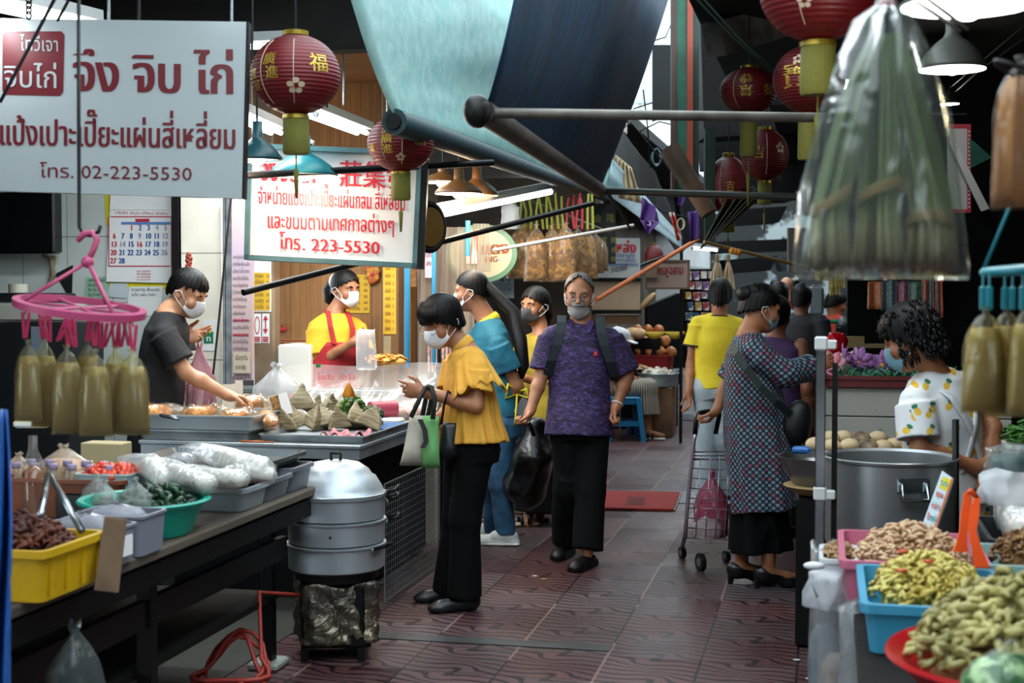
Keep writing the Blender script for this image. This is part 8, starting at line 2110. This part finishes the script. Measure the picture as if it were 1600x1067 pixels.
for (ch, x, y, s) in (('金', 928, 346, 12), ('隆', 948, 346, 13), ('老', 928, 363, 9), ('舖', 947, 362, 9), ('成', 939, 379, 10), ('開', 955, 379, 9), ('又', 940, 396, 10), ('燒', 956, 394, 9), ('堂', 940, 409, 8), ('坊', 955, 408, 8)): kb.text(m, ch, x - 1, y, x + s, y, s * .95, 'cj', .0, .004)
m.build('gilt_characters', mat('gilt_green', '#9a9430', .4), o)
wb2 = Board((0, 12.2, 0), (.1, -1, 0)); m = MB(); wb2.rect(m, 930, 372, 1000, 434, 0, 0, .03); o = solo(m, 'white_shop_sign', mat('white_sign_dim', '#b5b7b4', .4), 'white shop sign with red and blue lettering behind the black board', 'sign')
m = MB(); wb2.text(m, 'หล่ง', 962, 394, 994, 395, 13, 'th', .04, .004); m.build('red_lettering', red_p, o)
m = MB(); wb2.text(m, 'กาแฟ หมูย่าง', 962, 402, 992, 402, 5, 'th', .01, .004); wb2.text(m, 'อาหาร เครื่องดื่ม', 962, 409, 994, 410, 5, 'th', .01, .004); wb2.rect(m, 933, 412, 997, 413.5, .003); wb2.rect(m, 933, 415, 997, 416, .003); m.build('blue_lettering', inkb, o)
m = MB(); wb2.text(m, 'ราชวงศ์', 955, 426, 980, 422, 7, 'th', .02, .004); m.build('script', inkk, o)
m = MB(); wb2.rect(m, 925, 440, 1000, 484, 0, 0, .04); solo(m, 'plywood_board', mat('pale_plywood', '#b59a80', .7, var=('#a3876c', 2)), 'pale plywood board under the white shop sign', 'board')
m = MB(); wb2.rect(m, 920, 434, 1002, 440, .03, 0, .1); wb2.rect(m, 920, 484, 1002, 490, .03, 0, .1); 
for x in (922,):
 q = wb2.at(x, 450); m.box((q.x, q.y + .1, 1.3), (.05, .05, 2.6))
solo(m, 'stall_shelf_frame', steel_dark, 'dark shelf rails above and below the plywood board', 'shelf')
m = MB(); wb2.rect(m, 925, 492, 998, 506, 0, 0, .2); solo(m, 'shelf_boxes', mat('brown_carton', '#6b4a30', .7), 'brown carton low shelf behind the purple shirt man', 'shelf')
rs = Board((0, 14.2, 0), (.08, -1, 0)); b = thing('red_lettered_sign', 'pinkish sign with red Thai lettering over the far left stall', 'sign', rs.at(1040, 450))
m = MB(); rs.rect(m, 1010, 408, 1076, 450, 0, 0, .05); m.build('panel', mat('pinkish_sign', '#a58b80', .35), b)
m = MB()
for (x0, y0, x1, y1) in ((1008, 406, 1078, 409), (1008, 449, 1078, 452), (1008, 406, 1011, 452), (1074, 406, 1078, 452)): rs.rect(m, x0, y0, x1, y1, .01, 0, .06)
m.build('frame', mat('wood_frame', '#6d563c', .6), b)
for x in (1063,):
 q = rs.at(x, 450); MB().box((q.x, q.y + .1, 1.3), (.03, .03, 2.6)).build('post', steel_dark, b)
m = MB(); rs.text(m, 'ครหูฉลาม', 1027, 429, 1068, 428, 11, 'th', .03, .004); m.build('lettering', mat('sign_red_dim', '#8a1c1c', .4), b)
m = MB(); rs.rect(m, 1009, 412, 1026, 434, .03, 0, .03); m.build('corner_panel', mat('tan_panel', '#7d6a58', .6), b)
fs = thing('food_stall', 'low food stall on steel legs behind the purple shirt man', 'stall', Vector((W(1010, 640, 15.2).x, W(1010, 640, 15.2).y, 0)))
pq = W(1014, 578, 15.7)
MB().box((pq.x, pq.y, .62), (.62, .7, .04)).build('stall_top', stl, fs)
for (a, e) in ((-1, -1), (1, -1), (-1, 1), (1, 1)): MB().tube([(pq.x + .28 * a, pq.y + .32 * e, 0), (pq.x + .28 * a, pq.y + .32 * e, .6)], .014, 8).build('leg', al, fs)
tub(pq.x - .2, pq.x + .26, pq.y - .3, pq.y + .2, .645, .82, 'red_crate', 'red crate under the bagged snacks of the far stall', mat('crate_red', '#8a1518', .45), 'crate')
bf = film('bread_film', '#fff0e0', .1, .9, .1, (24, .9), '#f0d8c0'); brd = mat('orange_bread', '#a8622e', .55, var=('#cf9258', 9))
rg = random.Random(8); k = 0
rowsn = ['lowest row', 'middle row', 'top row']
for r in range(3):
 for i in range(5 - r):
  p = Vector((pq.x - .22 + i * .12 + r * .04, pq.y - .14 + .10 * r, .85 + r * .115)); k += 1
  o = solo(MB().ball(p, (.062, .06, .062), 12, 8, fn=lambda d: 1 + .06 * math.sin(5 * d[0] + 4 * d[2] + k)), 'bagged_snack', brd if r < 2 else mat('orange_crisp', '#b5692a', .5, var=('#8a3f1a', 20)), 'bagged orange snack on the far stall, %s, %s from the left' % (rowsn[r], wordsb[i]), 'snack', 'bagged orange snacks on the far stall', 180)
for i in range(4):
 p = W(970 + i * 9, 530 - 5 * i + 6 * (i % 2), 15.4); solo(MB().ball(p, (.09, .07, .06), 12, 8), 'bread_loaf', mat('loaf_tan', '#b98c5c', .6, var=('#d0b48c', 12)), 'tan loaf heaped behind the white cap, %s from the left' % wordsb[i], 'bread', 'loaves behind the white cap', 180)
solo(MB().box((W(985, 560, 15.7).x, W(985, 560, 15.7).y, .5), (.7, .3, 1.0)), 'loaf_stand', dark, 'dark stand under the tan loaves of the far stall', 'stand')
ac = W(1028, 596, 14.9); ac = Vector((ac.x, ac.y, .52)); MB_ = solo(MB().lathe([(.2, 0), (.21, .01), (.215, .13), (.225, .135), (.22, .145), (.205, .14), (.2, .02), (0, .02)], ac, 32), 'aluminium_pan', mat('pan_alu', '#a3b0b3', .4, .6), 'round aluminium pan of pale dumplings in front of the far stall', 'pan', smooth=40)
heap((ac.x, ac.y, .63), .17, .17, .08, 60, .03, 'pale_dumplings', 'pale dumplings heaped in the aluminium pan', mat('pale_dough', '#cfc6b4', .7), 71)
solo(MB().box((ac.x, ac.y, .26), (.34, .34, .52), bev=.01), 'wooden_box', mat('plywood_box', '#7d5c3c', .7, var=('#5d432a', 4)), 'wooden box carrying the aluminium pan', 'box')
sc_ = W(998, 575, 15.05); s_ = thing('weighing_scale', 'red kitchen scale with a steel dish beside the seated person', 'scale', Vector((sc_.x, sc_.y, .45)))
MB().box((sc_.x, sc_.y, .55), (.16, .16, .2), taper=1.1, bev=.02).build('scale_body', mat('crate_red', '#8a1518', .45), s_); MB().lathe([(.05, 0), (.15, .03), (.155, .035), (.0, .02)], (sc_.x, sc_.y, .66), 24).build('dish', al, s_, 50)
MB().box((sc_.x, sc_.y, .225), (.2, .2, .45)).build('stand', dark, s_)
heap((sc_.x, sc_.y, .68), .1, .1, .05, 40, .025, 'snack_heap', 'snacks heaped on the dish of the red scale', mat('snack_tan', '#b58f62', .6), 72)
bst = mat('blue_stool_plastic', '#1673a0', .4)
def stool(at, label, rot=0, sc_=1.0):
 root = thing('plastic_stool', label, 'stool', at, (0, 0, rot), 'blue plastic stools')
 MB().box((0, 0, .435), (.30, .30, .03), bev=.012).build('seat', bst, root, local=True)
 for a in (-1, 1):
  for e in (-1, 1):
   m = MB(); m.loft([[Vector((a * (.13 + .045 * t) + dx, e * (.13 + .045 * t) + dy, .43 * (1 - t))) for (dx, dy) in ((-.024, -.024), (.024, -.024), (.024, .024), (-.024, .024))] for t in (0, .5, .93, .93 + .0001, 1)]); m.build('leg', bst, root, local=True)
 m = MB()
 for a in (-1, 1):
  m.bar((a * .155, -.15, .18), (a * .155, .15, .18), .02, .05); m.bar((-.15, a * .155, .18), (.15, a * .155, .18), .02, .05)
  m.bar((a * .135, -.13, .40), (a * .135, .13, .40), .02, .05); m.bar((-.13, a * .135, .40), (.13, a * .135, .40), .02, .05)
 m.build('braces', bst, root, local=True); return root
q = W(974, 686, 14.5); s0 = stool((q.x, q.y, 0), 'blue plastic stool under the seated person in the white cap', .3)
q = W(1018, 655, 16.6); stool((q.x, q.y, 0), 'blue plastic stool half hidden behind the striped trousers', .1)
solo(MB().lathe([(.03, 0), (.033, .01), (.033, .1), (.014, .14), (.014, .17)], Vector((W(984, 660, 15).x, W(984, 660, 15).y, 0)), 14), 'water_bottle', mat('bottle_blue', '#2a7aa8', .2), 'small blue capped bottle under the blue stool', 'bottle', smooth=50)
m = MB(); m.slab([W(1012, 478, 16.6), W(1012, 600, 16.6), W(1062, 600, 16.6), W(1062, 458, 16.6)], FH * .4); solo(m, 'dark_cabinet', black, 'black cabinet behind the far food stall', 'cabinet')  # black slab put in where the stall backs onto a dark void
yb = mat('yellow_bunting', '#b5961e', .6)
m = MB(); m.sheet(lambda u, v: W(1008 + 62 * u, 518 + (3 + 9 * abs(math.sin(u * 6.28))) * v, 15.3), 40, 2); solo(m, 'yellow_bunting', yb, 'yellow and black swag along the far stall', 'bunting', smooth=180, solid=.01)
tb_ = thing('side_table', 'dark folding table at the lane edge beyond the far stall', 'table', Vector((W(1070, 640, 17.5).x, W(1070, 640, 17.5).y, 0)))
q = W(1072, 540, 17.5); MB().box((q.x, q.y, .74), (.6, .8, .04)).build('table_top', dark, tb_)
for (a, e) in ((-1, -1), (1, -1), (-1, 1), (1, 1)): MB().box((q.x + .26 * a, q.y + .36 * e, .36), (.03, .03, .72)).build('leg', al, tb_)
m = MB().ball(W(1012, 470, 15.6), (.05, .05, .12), 12, 8, (RT, FH, (UPZ + RT * .8).normalized())); solo(m, 'hanging_sausage', mat('pale_tan_gourd', '#a3845a', .6), 'tan oblong gourd hanging under the red lettered sign', 'gourd', smooth=180)
fgd = Board((0, 17.6, 0), (.35, -1, 0)); cols = ['#8a6a72', '#a59aa0', '#3f5a63', '#8f2f35', '#c9b8a8', '#4a6a5c', '#a8823a', '#6d4a78', '#b5a8a0', '#2f4a6d']
m = MB(); fgd.rect(m, 1066, 420, 1122, 575, 0, 0, .1); solo(m, 'display_board', dark, 'dark display board of packets at the left of the yellow T-shirt man', 'board')
for r in range(8):
 for c in range(4):
  x, y = 1070 + c * 12 + (r % 2) * 3, 424 + r * 16; m = MB(); fgd.rect(m, x, y, x + 9 + rg.uniform(-1, 2), y + 12 + rg.uniform(-2, 2), .06, 0, .05)
  solo(m, 'goods_packet', mat('packet_%d' % ((r * 3 + c * 7) % 10), cols[(r * 3 + c * 7) % 10], .5, var=('#d5cfc8', 22, .5, .6)), 'packet on the far display board, row %s from the top, %s from the left' % (wordsb[r] if r < 6 else ['seventh', 'eighth'][r - 6], wordsb[c]), 'packet', 'packets on the far display board')
m = MB().lathe([(.0, 0), (.06, 0), (.06, .02), (0, .02)], W(1086, 436, 17.2), 20, axis=-FH); solo(m, 'yellow_badge', yelp, 'round yellow disc hanging by the red lettered sign', 'disc', smooth=40)
fluo(W(1082, 388, 17.5), W(1120, 391, 19), 'far fluorescent light beyond the purple flags', 1, 10)
fluo((-2.6, 12.6, 2.7), (-2.6, 14.0, 2.7), 'fluorescent light over the far left stalls', 1, 22)  # hidden tube, added for light among the left stalls
fluo((1.2, 14.0, 2.8), (1.2, 16.0, 2.8), 'fluorescent light over the far right stalls', 1, 15)  # hidden tube, added for light behind the partition
for i, (x, w) in enumerate(((1120, 14), (1138, 11))):
 b = thing('straw_bundle', ['pale straw bundle hanging above the yellow T-shirt man, left one', 'pale straw bundle hanging above the yellow T-shirt man, right one'][i], 'straw bundle', W(x, 405, 12.5)); m = MB()
 for k in range(40):
  a = rg.uniform(0, 6.28); r_ = rg.random() ** .5; m.tube([W(x, 404, 12.5), W(x + w * .6 * r_ * math.cos(a), 425, 12.5) + FH * (.03 * math.sin(a)), W(x + w * r_ * math.cos(a), 452, 12.5) + FH * (.05 * r_ * math.sin(a))], .005, 4)
 m.build('straw', strm, b); MB().tube([W(x, 398, 12.5), W(x, 410, 12.5)], .016, 8).build('binding', tiem, b)
for i, (x, w, y1) in enumerate(((1284, 16, 440), (1304, 14, 462), (1316, 8, 450))):
 m = MB()
 for k in range(50): q = x + rg.uniform(-w, w) * .6; m.tube([W(q, 428 - 18, 13.5), W(q + rg.uniform(-2, 2), y1 - rg.uniform(0, 8), 13.5) + FH * rg.uniform(-.04, .04)], .006, 4)
 solo(m, 'golden_fringe', mat('golden_fringe', '#9a8238', .6, var=('#c9b878', 20)), ['golden fringe hanging left of three at the far right stall', 'golden fringe hanging in the middle at the far right stall', 'golden fringe hanging right beside the black partition'][i], 'fringe')
q = W(1288, 502, 12.6); solo(MB().box(q, (.32, .4, .03), bev=.01), 'green_tray', mat('green_tray', '#1f7a4a', .4), 'green tray on the far right stall', 'tray')
fr = thing('far_right_stall', 'dark stall with goods beyond the chequered dress woman', 'stall', Vector((q.x, q.y, 0)))
MB().box((q.x + .4, q.y, .62), (.6, 1.6, 1.2)).build('body', dark, fr)
for i in range(14):
 p = Vector((q.x + .18 + (i % 4) * .13, q.y - .7 + (i // 4) * .16, 1.26)); solo(MB().ball(p, (.07, .06, .05), 10, 8), 'wrapped_good', mat('grey_wrap_%d' % (i % 3), ['#3a4044', '#5d6468', '#2a3a3d'][i % 3], .4), 'dark wrapped goods on the far right stall, row %s, place %s' % (wordsb[i // 4], wordsb[i % 4]), 'goods', 'dark wrapped goods on the far right stall', 180)
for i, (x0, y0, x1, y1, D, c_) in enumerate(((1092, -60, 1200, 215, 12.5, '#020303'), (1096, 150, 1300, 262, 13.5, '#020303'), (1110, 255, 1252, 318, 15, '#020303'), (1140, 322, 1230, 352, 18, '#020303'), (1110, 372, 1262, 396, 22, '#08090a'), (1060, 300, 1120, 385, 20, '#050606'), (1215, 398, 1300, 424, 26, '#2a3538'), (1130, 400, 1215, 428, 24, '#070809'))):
 solo(MB().slab([W(x0, y0 + 6, D), W(x0 + 8, y1, D), W(x1 - 12, y1 - 5, D), W(x1, y0, D)], FH * .5), 'far_canopy', mat('far_canopy_%d' % i, c_, .85, bump=(3, .6), spec=.2), ['tall black canopy right of the painted post', 'black canopy hanging behind the lanterns', 'dark canopy under the black one behind the lanterns', 'narrow dark canopy farther down the lane', 'long dark canopy behind the bamboo coloured pole', 'dark canopy behind the purple flags', 'grey canopy beside the golden fringe', 'dark canopy above the straw bundles'][i], 'canopy')  # sheets added to turn bright gaps down the lane dark
q = W(1275, 470, 12.9); solo(MB().box(q, (.14, .1, .26), bev=.02), 'grey_appliance', mat('grey_appliance', '#5f666b', .4), 'grey appliance hanging at the far right stall', 'appliance')
prd = Board((0, 10.21, 0), (0, -1, 0)); m = MB(); prd.rect(m, 1480, 194, 1517, 332, 0, 0, .008); o = solo(m, 'bordered_poster', mat('poster_white', '#b9bcbd', .5), 'white poster with a red patterned border behind the bag of stalks', 'poster')
m = MB()
for (x0, y0, x1, y1) in ((1480, 194, 1517, 201), (1511, 201, 1517, 332), (1480, 327, 1511, 332)): prd.rect(m, x0, y0, x1, y1, .004)
m.build('red_border', inkr, o)
m = MB()
for i in range(20): prd.rect(m, 1512.5, 204 + i * 6.2, 1515.5, 207 + i * 6.2, .007)
m.build('border_pattern', mat('poster_white', '#b9bcbd', .5), o)
m = MB(); m.slab([W(1516, 216, 9.7), W(1518, 262, 9.7), W(1550, 246, 9.7)], FH * .02); solo(m, 'teal_triangle_cloth', cloth_mat('dim_teal_cloth', '#245a50', '#2f6d60', .1), 'dim teal cloth corner beside the bordered poster', 'cloth')
m = MB(); m.slab([W(1484, 205, 9.6), W(1484, 225, 9.6), W(1534, 330, 9.6), W(1546, 326, 9.6)], FH * .02); solo(m, 'white_slanting_board', mat('white_board', '#c3c8c8', .5), 'white slanting strip crossing the bordered poster', 'strip')
m = MB(); m.slab([W(1232, 356, 10.9), W(1232, 425, 10.9), W(1262, 425, 10.9), W(1262, 356, 10.9)], FH * .06); solo(m, 'grey_shutter_panel', mat('grey_panel', '#56514f', .6), 'grey board left of the bag of stalks', 'board')
q = onz(1000, 783, 0); dm_ = thing('door_mat', 'red mat lying on the lane behind the purple shirt man', 'mat', q)
rm = NT('red_mat'); sp = rm.new('ShaderNodeSeparateXYZ'); tc = rm.new('ShaderNodeTexCoord'); rm.l.new(tc.outputs['Object'], sp.inputs[0])
rm.base(rm.ramp(rm.math('FRACT', rm.math('MULTIPLY', sp.outputs[1], 22)), [(.35, srgb('#9a2a24')), (.7, srgb('#6d1a18'))])); rm.set(Roughness=.9); rm.bump(rm.noise(80, 2), .5, .01); rm = rm.m
c4 = [onz(935, 769, .006), onz(940, 796, .006), onz(1052, 798, .006), onz(1062, 771, .006)]
MB().slab([p + UPZ * .014 for p in c4], UPZ * -.014).build('pile', rm, dm_)
m = MB(); m.slab([p + UPZ * .006 for p in (onz(1051, 798, .006), onz(1055, 798, .006), onz(1066, 771, .006), onz(1061, 771, .006))], UPZ * -.004); m.build('edge_band', mat('mat_edge', '#8a7068', .8), dm_)
m = MB(); m.slab([onz(978, 788, .0215), onz(982, 776, .0215), onz(1008, 777, .0215), onz(1006, 789, .0215)], UPZ * -.001); m.build('woven_mark', mat('mat_mark', '#5d1512', .9), dm_)
solo(MB().slab([onz(1062, 656, .008), onz(1088, 657, .008), onz(1092, 648, .008), onz(1066, 647, .008)], UPZ * -.006), 'drain_grate', steel_dark, 'dark drain grate in the lane beyond the red mat', 'grate')
lit = [(730, 938, 'yellow leaf scrap lying near the yellow blouse woman', '#b8862a'), (850, 905, 'small orange scrap lying on the lane in front of the purple shirt man', '#a8742a'), (836, 900, 'small white scrap left of the orange scrap', '#b5aaa0'), (1245, 1031, 'white paper scrap by the right drain', '#c3c3c3'), (1265, 1060, 'white paper scrap at the lower edge by the right drain', '#b9b9b9'), (752, 812, 'white scrap by the white sneakers', '#a8a8a5')]
for i, (x, y, lb, c) in enumerate(lit): solo(MB().ball(onz(x, y, .004), (.018, .010, .004), 8, 4), 'litter_scrap', mat('litter_%d' % i, c, .7), lb, 'litter', smooth=180)
                 # - carried bags, trolley, backpack
tg_ = thing('tote_bag', 'white and green cloth tote hanging from the forearm of the yellow blouse woman', 'bag', W(660, 730, 6.8))
wt = mat('dirty_white_cloth', '#b9b3a6', .8, var=('#8f897c', 5)); gt = mat('light_green_cloth', '#6fae6a', .75, var=('#5f9a5c', 6))
def tote(x0, x1, xt0, xt1, y0, y1, D, dpt):
 S = []
 for v in np.linspace(0, 1, 9):
  y = y1 + (y0 - y1) * v; l, r = x0 + (xt0 - x0) * v ** .8, x1 + (xt1 - x1) * v ** .8; k = dpt * (1 - .45 * v) * min(1, .35 + 3 * v); c = W((l + r) / 2, y, D); h = (r - l) / 2 * D / F_PX
  S.append([c + RT * (h * math.copysign(abs(math.cos(t)) ** .7, math.cos(t))) + FH * (k * math.sin(t) * (1 + .1 * math.sin(5 * t + v * 6))) for t in [2 * math.pi * i / 20 for i in range(20)]])
 return MB().loft(S)
tote(624, 664, 640, 664, 650, 727, 6.78, .055).build('white_side', wt, tg_, 180); tote(658, 687, 662, 686, 650, 731, 6.76, .05).build('green_side', gt, tg_, 180)
m = MB(); m.loft([[W(x + a, y, 6.70) for a in (-4, 4)] + [W(x + a, y, 6.68) for a in (4, -4)] for x, y in ((656, 655), (664, 672), (666, 690), (660, 700))]); m.build('dark_panel', mat('dark_brown_strap', '#1f1916', .7), tg_)
sd_ = mat('dark_olive_strap', '#23231c', .7)
for pts in ([(642, 652, 6.72), (655, 625, 6.72), (664, 606, 6.70), (672, 606, 6.84), (674, 625, 6.86), (668, 652, 6.86)], [(676, 655, 6.70), (680, 625, 6.70), (674, 605, 6.68), (668, 603, 6.80), (664, 630, 6.86), (660, 650, 6.86)]):
 q = [W(*a) for a in pts]; m = MB(); m.tube(q, .012, 6); m.build('handle', sd_, tg_, 180)
hb = thing('black_handbag', 'black leather handbag hanging behind the tote of the yellow blouse woman', 'bag', W(702, 715, 6.85))
tote(684, 718, 690, 716, 660, 716, 6.84, .06).build('bag_body', mat('dark_leather', '#14181c', .4), hb, 180)
MB().tube([W(690, 662, 6.78), W(694, 632, 6.74), (W(700, 611, 6.72)), W(707, 616, 6.84), W(708, 662, 6.86)], .006, 6).build('handle', blk, hb, 180)
MB().ball(W(688, 668, 6.78), .008, 8, 6).build('buckle', lgold, hb, 180)
kb_ = thing('black_carrier_bag', 'crumpled black plastic bag held between the purple shirt man and the woman behind', 'bag', W(835, 740, 8.5))
S = SDF(.007)
S.cap(W(838, 668, 8.5), W(834, 712, 8.5), .06, .12, .03); S.cap(W(834, 712, 8.5), W(820, 760, 8.55), .12, .13, .05); S.ripple(.010, 36, 8); S.build('bag_body', mat('black_bag_plastic', '#09090a', .3, bump=(18, .7, .01)), kb_)
MB().tube([W(826, 660, 8.35), W(832, 674, 8.42), W(838, 690, 8.45)], .014, 6).build('handle', mat('black_bag_plastic', '#09090a', .3), kb_, 180)
ph = solo(MB().box(W(818, 634, 8.55), (.07, .012, .13), ((RT * .8 - UPZ * .5).normalized(), FH, (UPZ * .8 + RT * .5).normalized()), bev=.005), 'mobile_phone', mat('phone_silver', '#8f979c', .2, .5), 'silver phone held behind the back of the teal shirt person', 'phone')
bp = thing('backpack', 'dark teal backpack worn by the purple shirt man', 'backpack', W(940, 640, 8.3))
bpm = mat('backpack_nylon', '#131d20', .65, bump=(60, .2))
S = SDF(.008); P_ = purple
cN = P_.j['neck'] - P_.front * .19; cP = P_.j['pelvis'] - P_.front * .20 + UPZ * .06
S.loft(cP, cN, P_.side, [-.05, 0, .5, .85, 1.0], [.13, .165, .17, .15, .09], [.06, .085, .09, .075, .04], None, .02); S.ripple(.005, 22, 4); S.build('pack', bpm, bp)
for k in (1, -1):
 sdn = 'L' if k > 0 else 'R'; pts = []
 for t, off, fr in ((0, .6, -.10), (.25, .62, -.02), (.5, .62, .075), (.75, .62, .118), (1.0, .66, .136), (1.3, .76, .14), (1.7, .95, .125), (2.1, 1.08, .07), (2.3, 1.1, -.03)):
  zz = [.03, .075, .07, .03, -.03, -.10, -.19, -.27, -.29][len(pts)]
  pts.append(P_.j['neck'] + P_.side * (k * .175 * off) + P_.front * fr + UPZ * (zz - .03))
 m = MB(); m.loft([[q + P_.side * .026 + P_.front * .0, q - P_.side * .026, q - P_.side * .026 + P_.front * .012 + UPZ * .006, q + P_.side * .026 + P_.front * .012 + UPZ * .006] for q in pts]); m.build('shoulder_strap', mat('backpack_strap', '#1b272c', .7), bp)
sb_ = thing('shoulder_bag', 'black shoulder bag worn across the chequered dress', 'bag', W(1245, 690, 7.35))
S = SDF(.007); S.ell(W(1244, 665, 7.36), (.075, .05, .10), (RT, FH, UPZ), 0); S.ell(W(1250, 650, 7.36), (.07, .05, .08), (RT, FH, UPZ), .03); S.ripple(.006, 30, 2); S.build('bag_body', mat('black_nylon', '#0b0c0e', .5), sb_)
Dp = dress_lady; pts = [W(1144, 535, 7.36), W(1150, 552, 7.27), W(1166, 575, 7.22), W(1188, 604, 7.215), W(1212, 628, 7.23), W(1236, 648, 7.3)]
m = MB(); m.loft([[q + UPZ * .016 + RT * .012, q - UPZ * .016 - RT * .012, q - UPZ * .016 - RT * .012 - FH * .006, q + UPZ * .016 + RT * .012 - FH * .006] for q in pts]); m.build('strap', mat('strap_green_black', '#10211f', .6), sb_)
tr_ = thing('shopping_trolley', 'pink and chrome shopping trolley pulled by the chequered dress woman', 'trolley', onz(1095, 862, 0)); pkm = mat('pinkish_chrome', '#b9a6b5', .25, .7)
Dt = 7.85
def T(x, y, d=0): return W(x, y, Dt + d)
for k in (0, 1):
 dd = .0 if k == 0 else .22
 m = MB(); m.tube([T(1090, 660 + 2 * k, dd), T(1084, 690, dd), T(1076, 770, dd), T(1070, 840, dd)], .011, 8); m.build('side_tube', pkm, tr_, 180)
m = MB(); m.tube([T(1086, 678, 0), T(1088, 655, 0), T(1093, 645, .02), T(1102, 643, .08), T(1122, 643, .12), T(1124, 648, .22), T(1118, 678, .22)], .014, 8); m.build('handle_grip', blk, tr_, 180)
m = MB()
xs = [1078, 1140]; 
for i in range(9):
 y = 716 + i * 15.5; x0 = 1081 - i * 1.6
 m.tube([T(x0, y, 0), T(1140, y + 3, 0), T(1140, y + 3, .26), T(x0, y, .26)], .0035, 5, closed=True)
for x in (1081, 1095, 1110, 1125, 1140):
 for dd in (0, .26): m.tube([T(x, 714, dd), T(x - 8, 842, dd)], .0035, 5)
m.build('wire_basket', pkm, tr_, 180)
m = MB()
for y in (706, 712, 718): m.tube([T(1084, y, 0), T(1134, y, 0), T(1134, y, .26), T(1084, y, .26)], .005, 6, closed=True)
m.build('basket_rim', pkm, tr_, 180)
for i, (x, d) in enumerate(((1066, 0), (1095, .0), (1135, .26))):
 r = .033 if i != 1 else .05; c = onz(x, 863 - 4 * i, r) if i == 0 else Vector((T(x, 850, d).x, T(x, 850, d).y, r))
 w = MB().lathe([(r * .5, -.012), (r, -.012), (r, .012), (r * .5, .012)], c, 24, axis=(RT * .9 + FH * .3)).build('wheel', blk, tr_, 40); MB().lathe([(.0, -.014), (r * .5, -.014), (r * .5, .014), (0, .014)], c, 16, axis=(RT * .9 + FH * .3)).build('hub', al, w, 40)
 if i == 0: MB().tube([c + UPZ * .03, T(1070, 838, 0)], .012, 8).build('fork', al, tr_, 180)
limp_bag(T(1112, 838, .13), .36, .095, .09, 'pink_bag', 'pink plastic bag of shopping inside the trolley', film('pink_shop_film', '#f0b5c5', .45, .6, .15, (18, 1), '#c0607c'), seed=6, fill=(mat('shopping_mix', '#a3506a', .5, var=('#c9c0c0', 8)), .5))
limp_bag(T(1105, 840, .06), .14, .08, .05, 'clear_shopping_bag', 'clear bag low at the front of the trolley', nf, seed=7)
m = MB(); q = onz(805, 745, .0); yq = W(802, 700, 9.9)
solo(MB().box((yq.x, yq.y, .55), (.16, .22, .30), bev=.02), 'yellow_printed_bag', mat('yellow_printed', '#c9a51e', .5, var=('#a8321e', 12, .5, .56)), 'yellow printed rice bag beside the teal shirt person', 'bag')
solo(MB().box((yq.x, yq.y, .20), (.2, .24, .40), bev=.01), 'brown_crate', mat('brown_crate', '#4d3d2c', .7, var=('#6d5840', 6)), 'brown crate under the yellow printed bag', 'crate')
g2 = thing('low_wire_rack', 'low wire rack on the ground behind the white sneakers', 'rack', onz(755, 800, 0)); m = MB(); q = onz(758, 815, .0)
for i in range(12): m.bar((q.x - .05, q.y + i * .04, .0), (q.x - .05, q.y + i * .04, .16), .003)
for i in range(4): m.bar((q.x - .05, q.y, .02 + .045 * i), (q.x - .05, q.y + .46, .02 + .045 * i), .003)
m.build('wire', gm, g2)
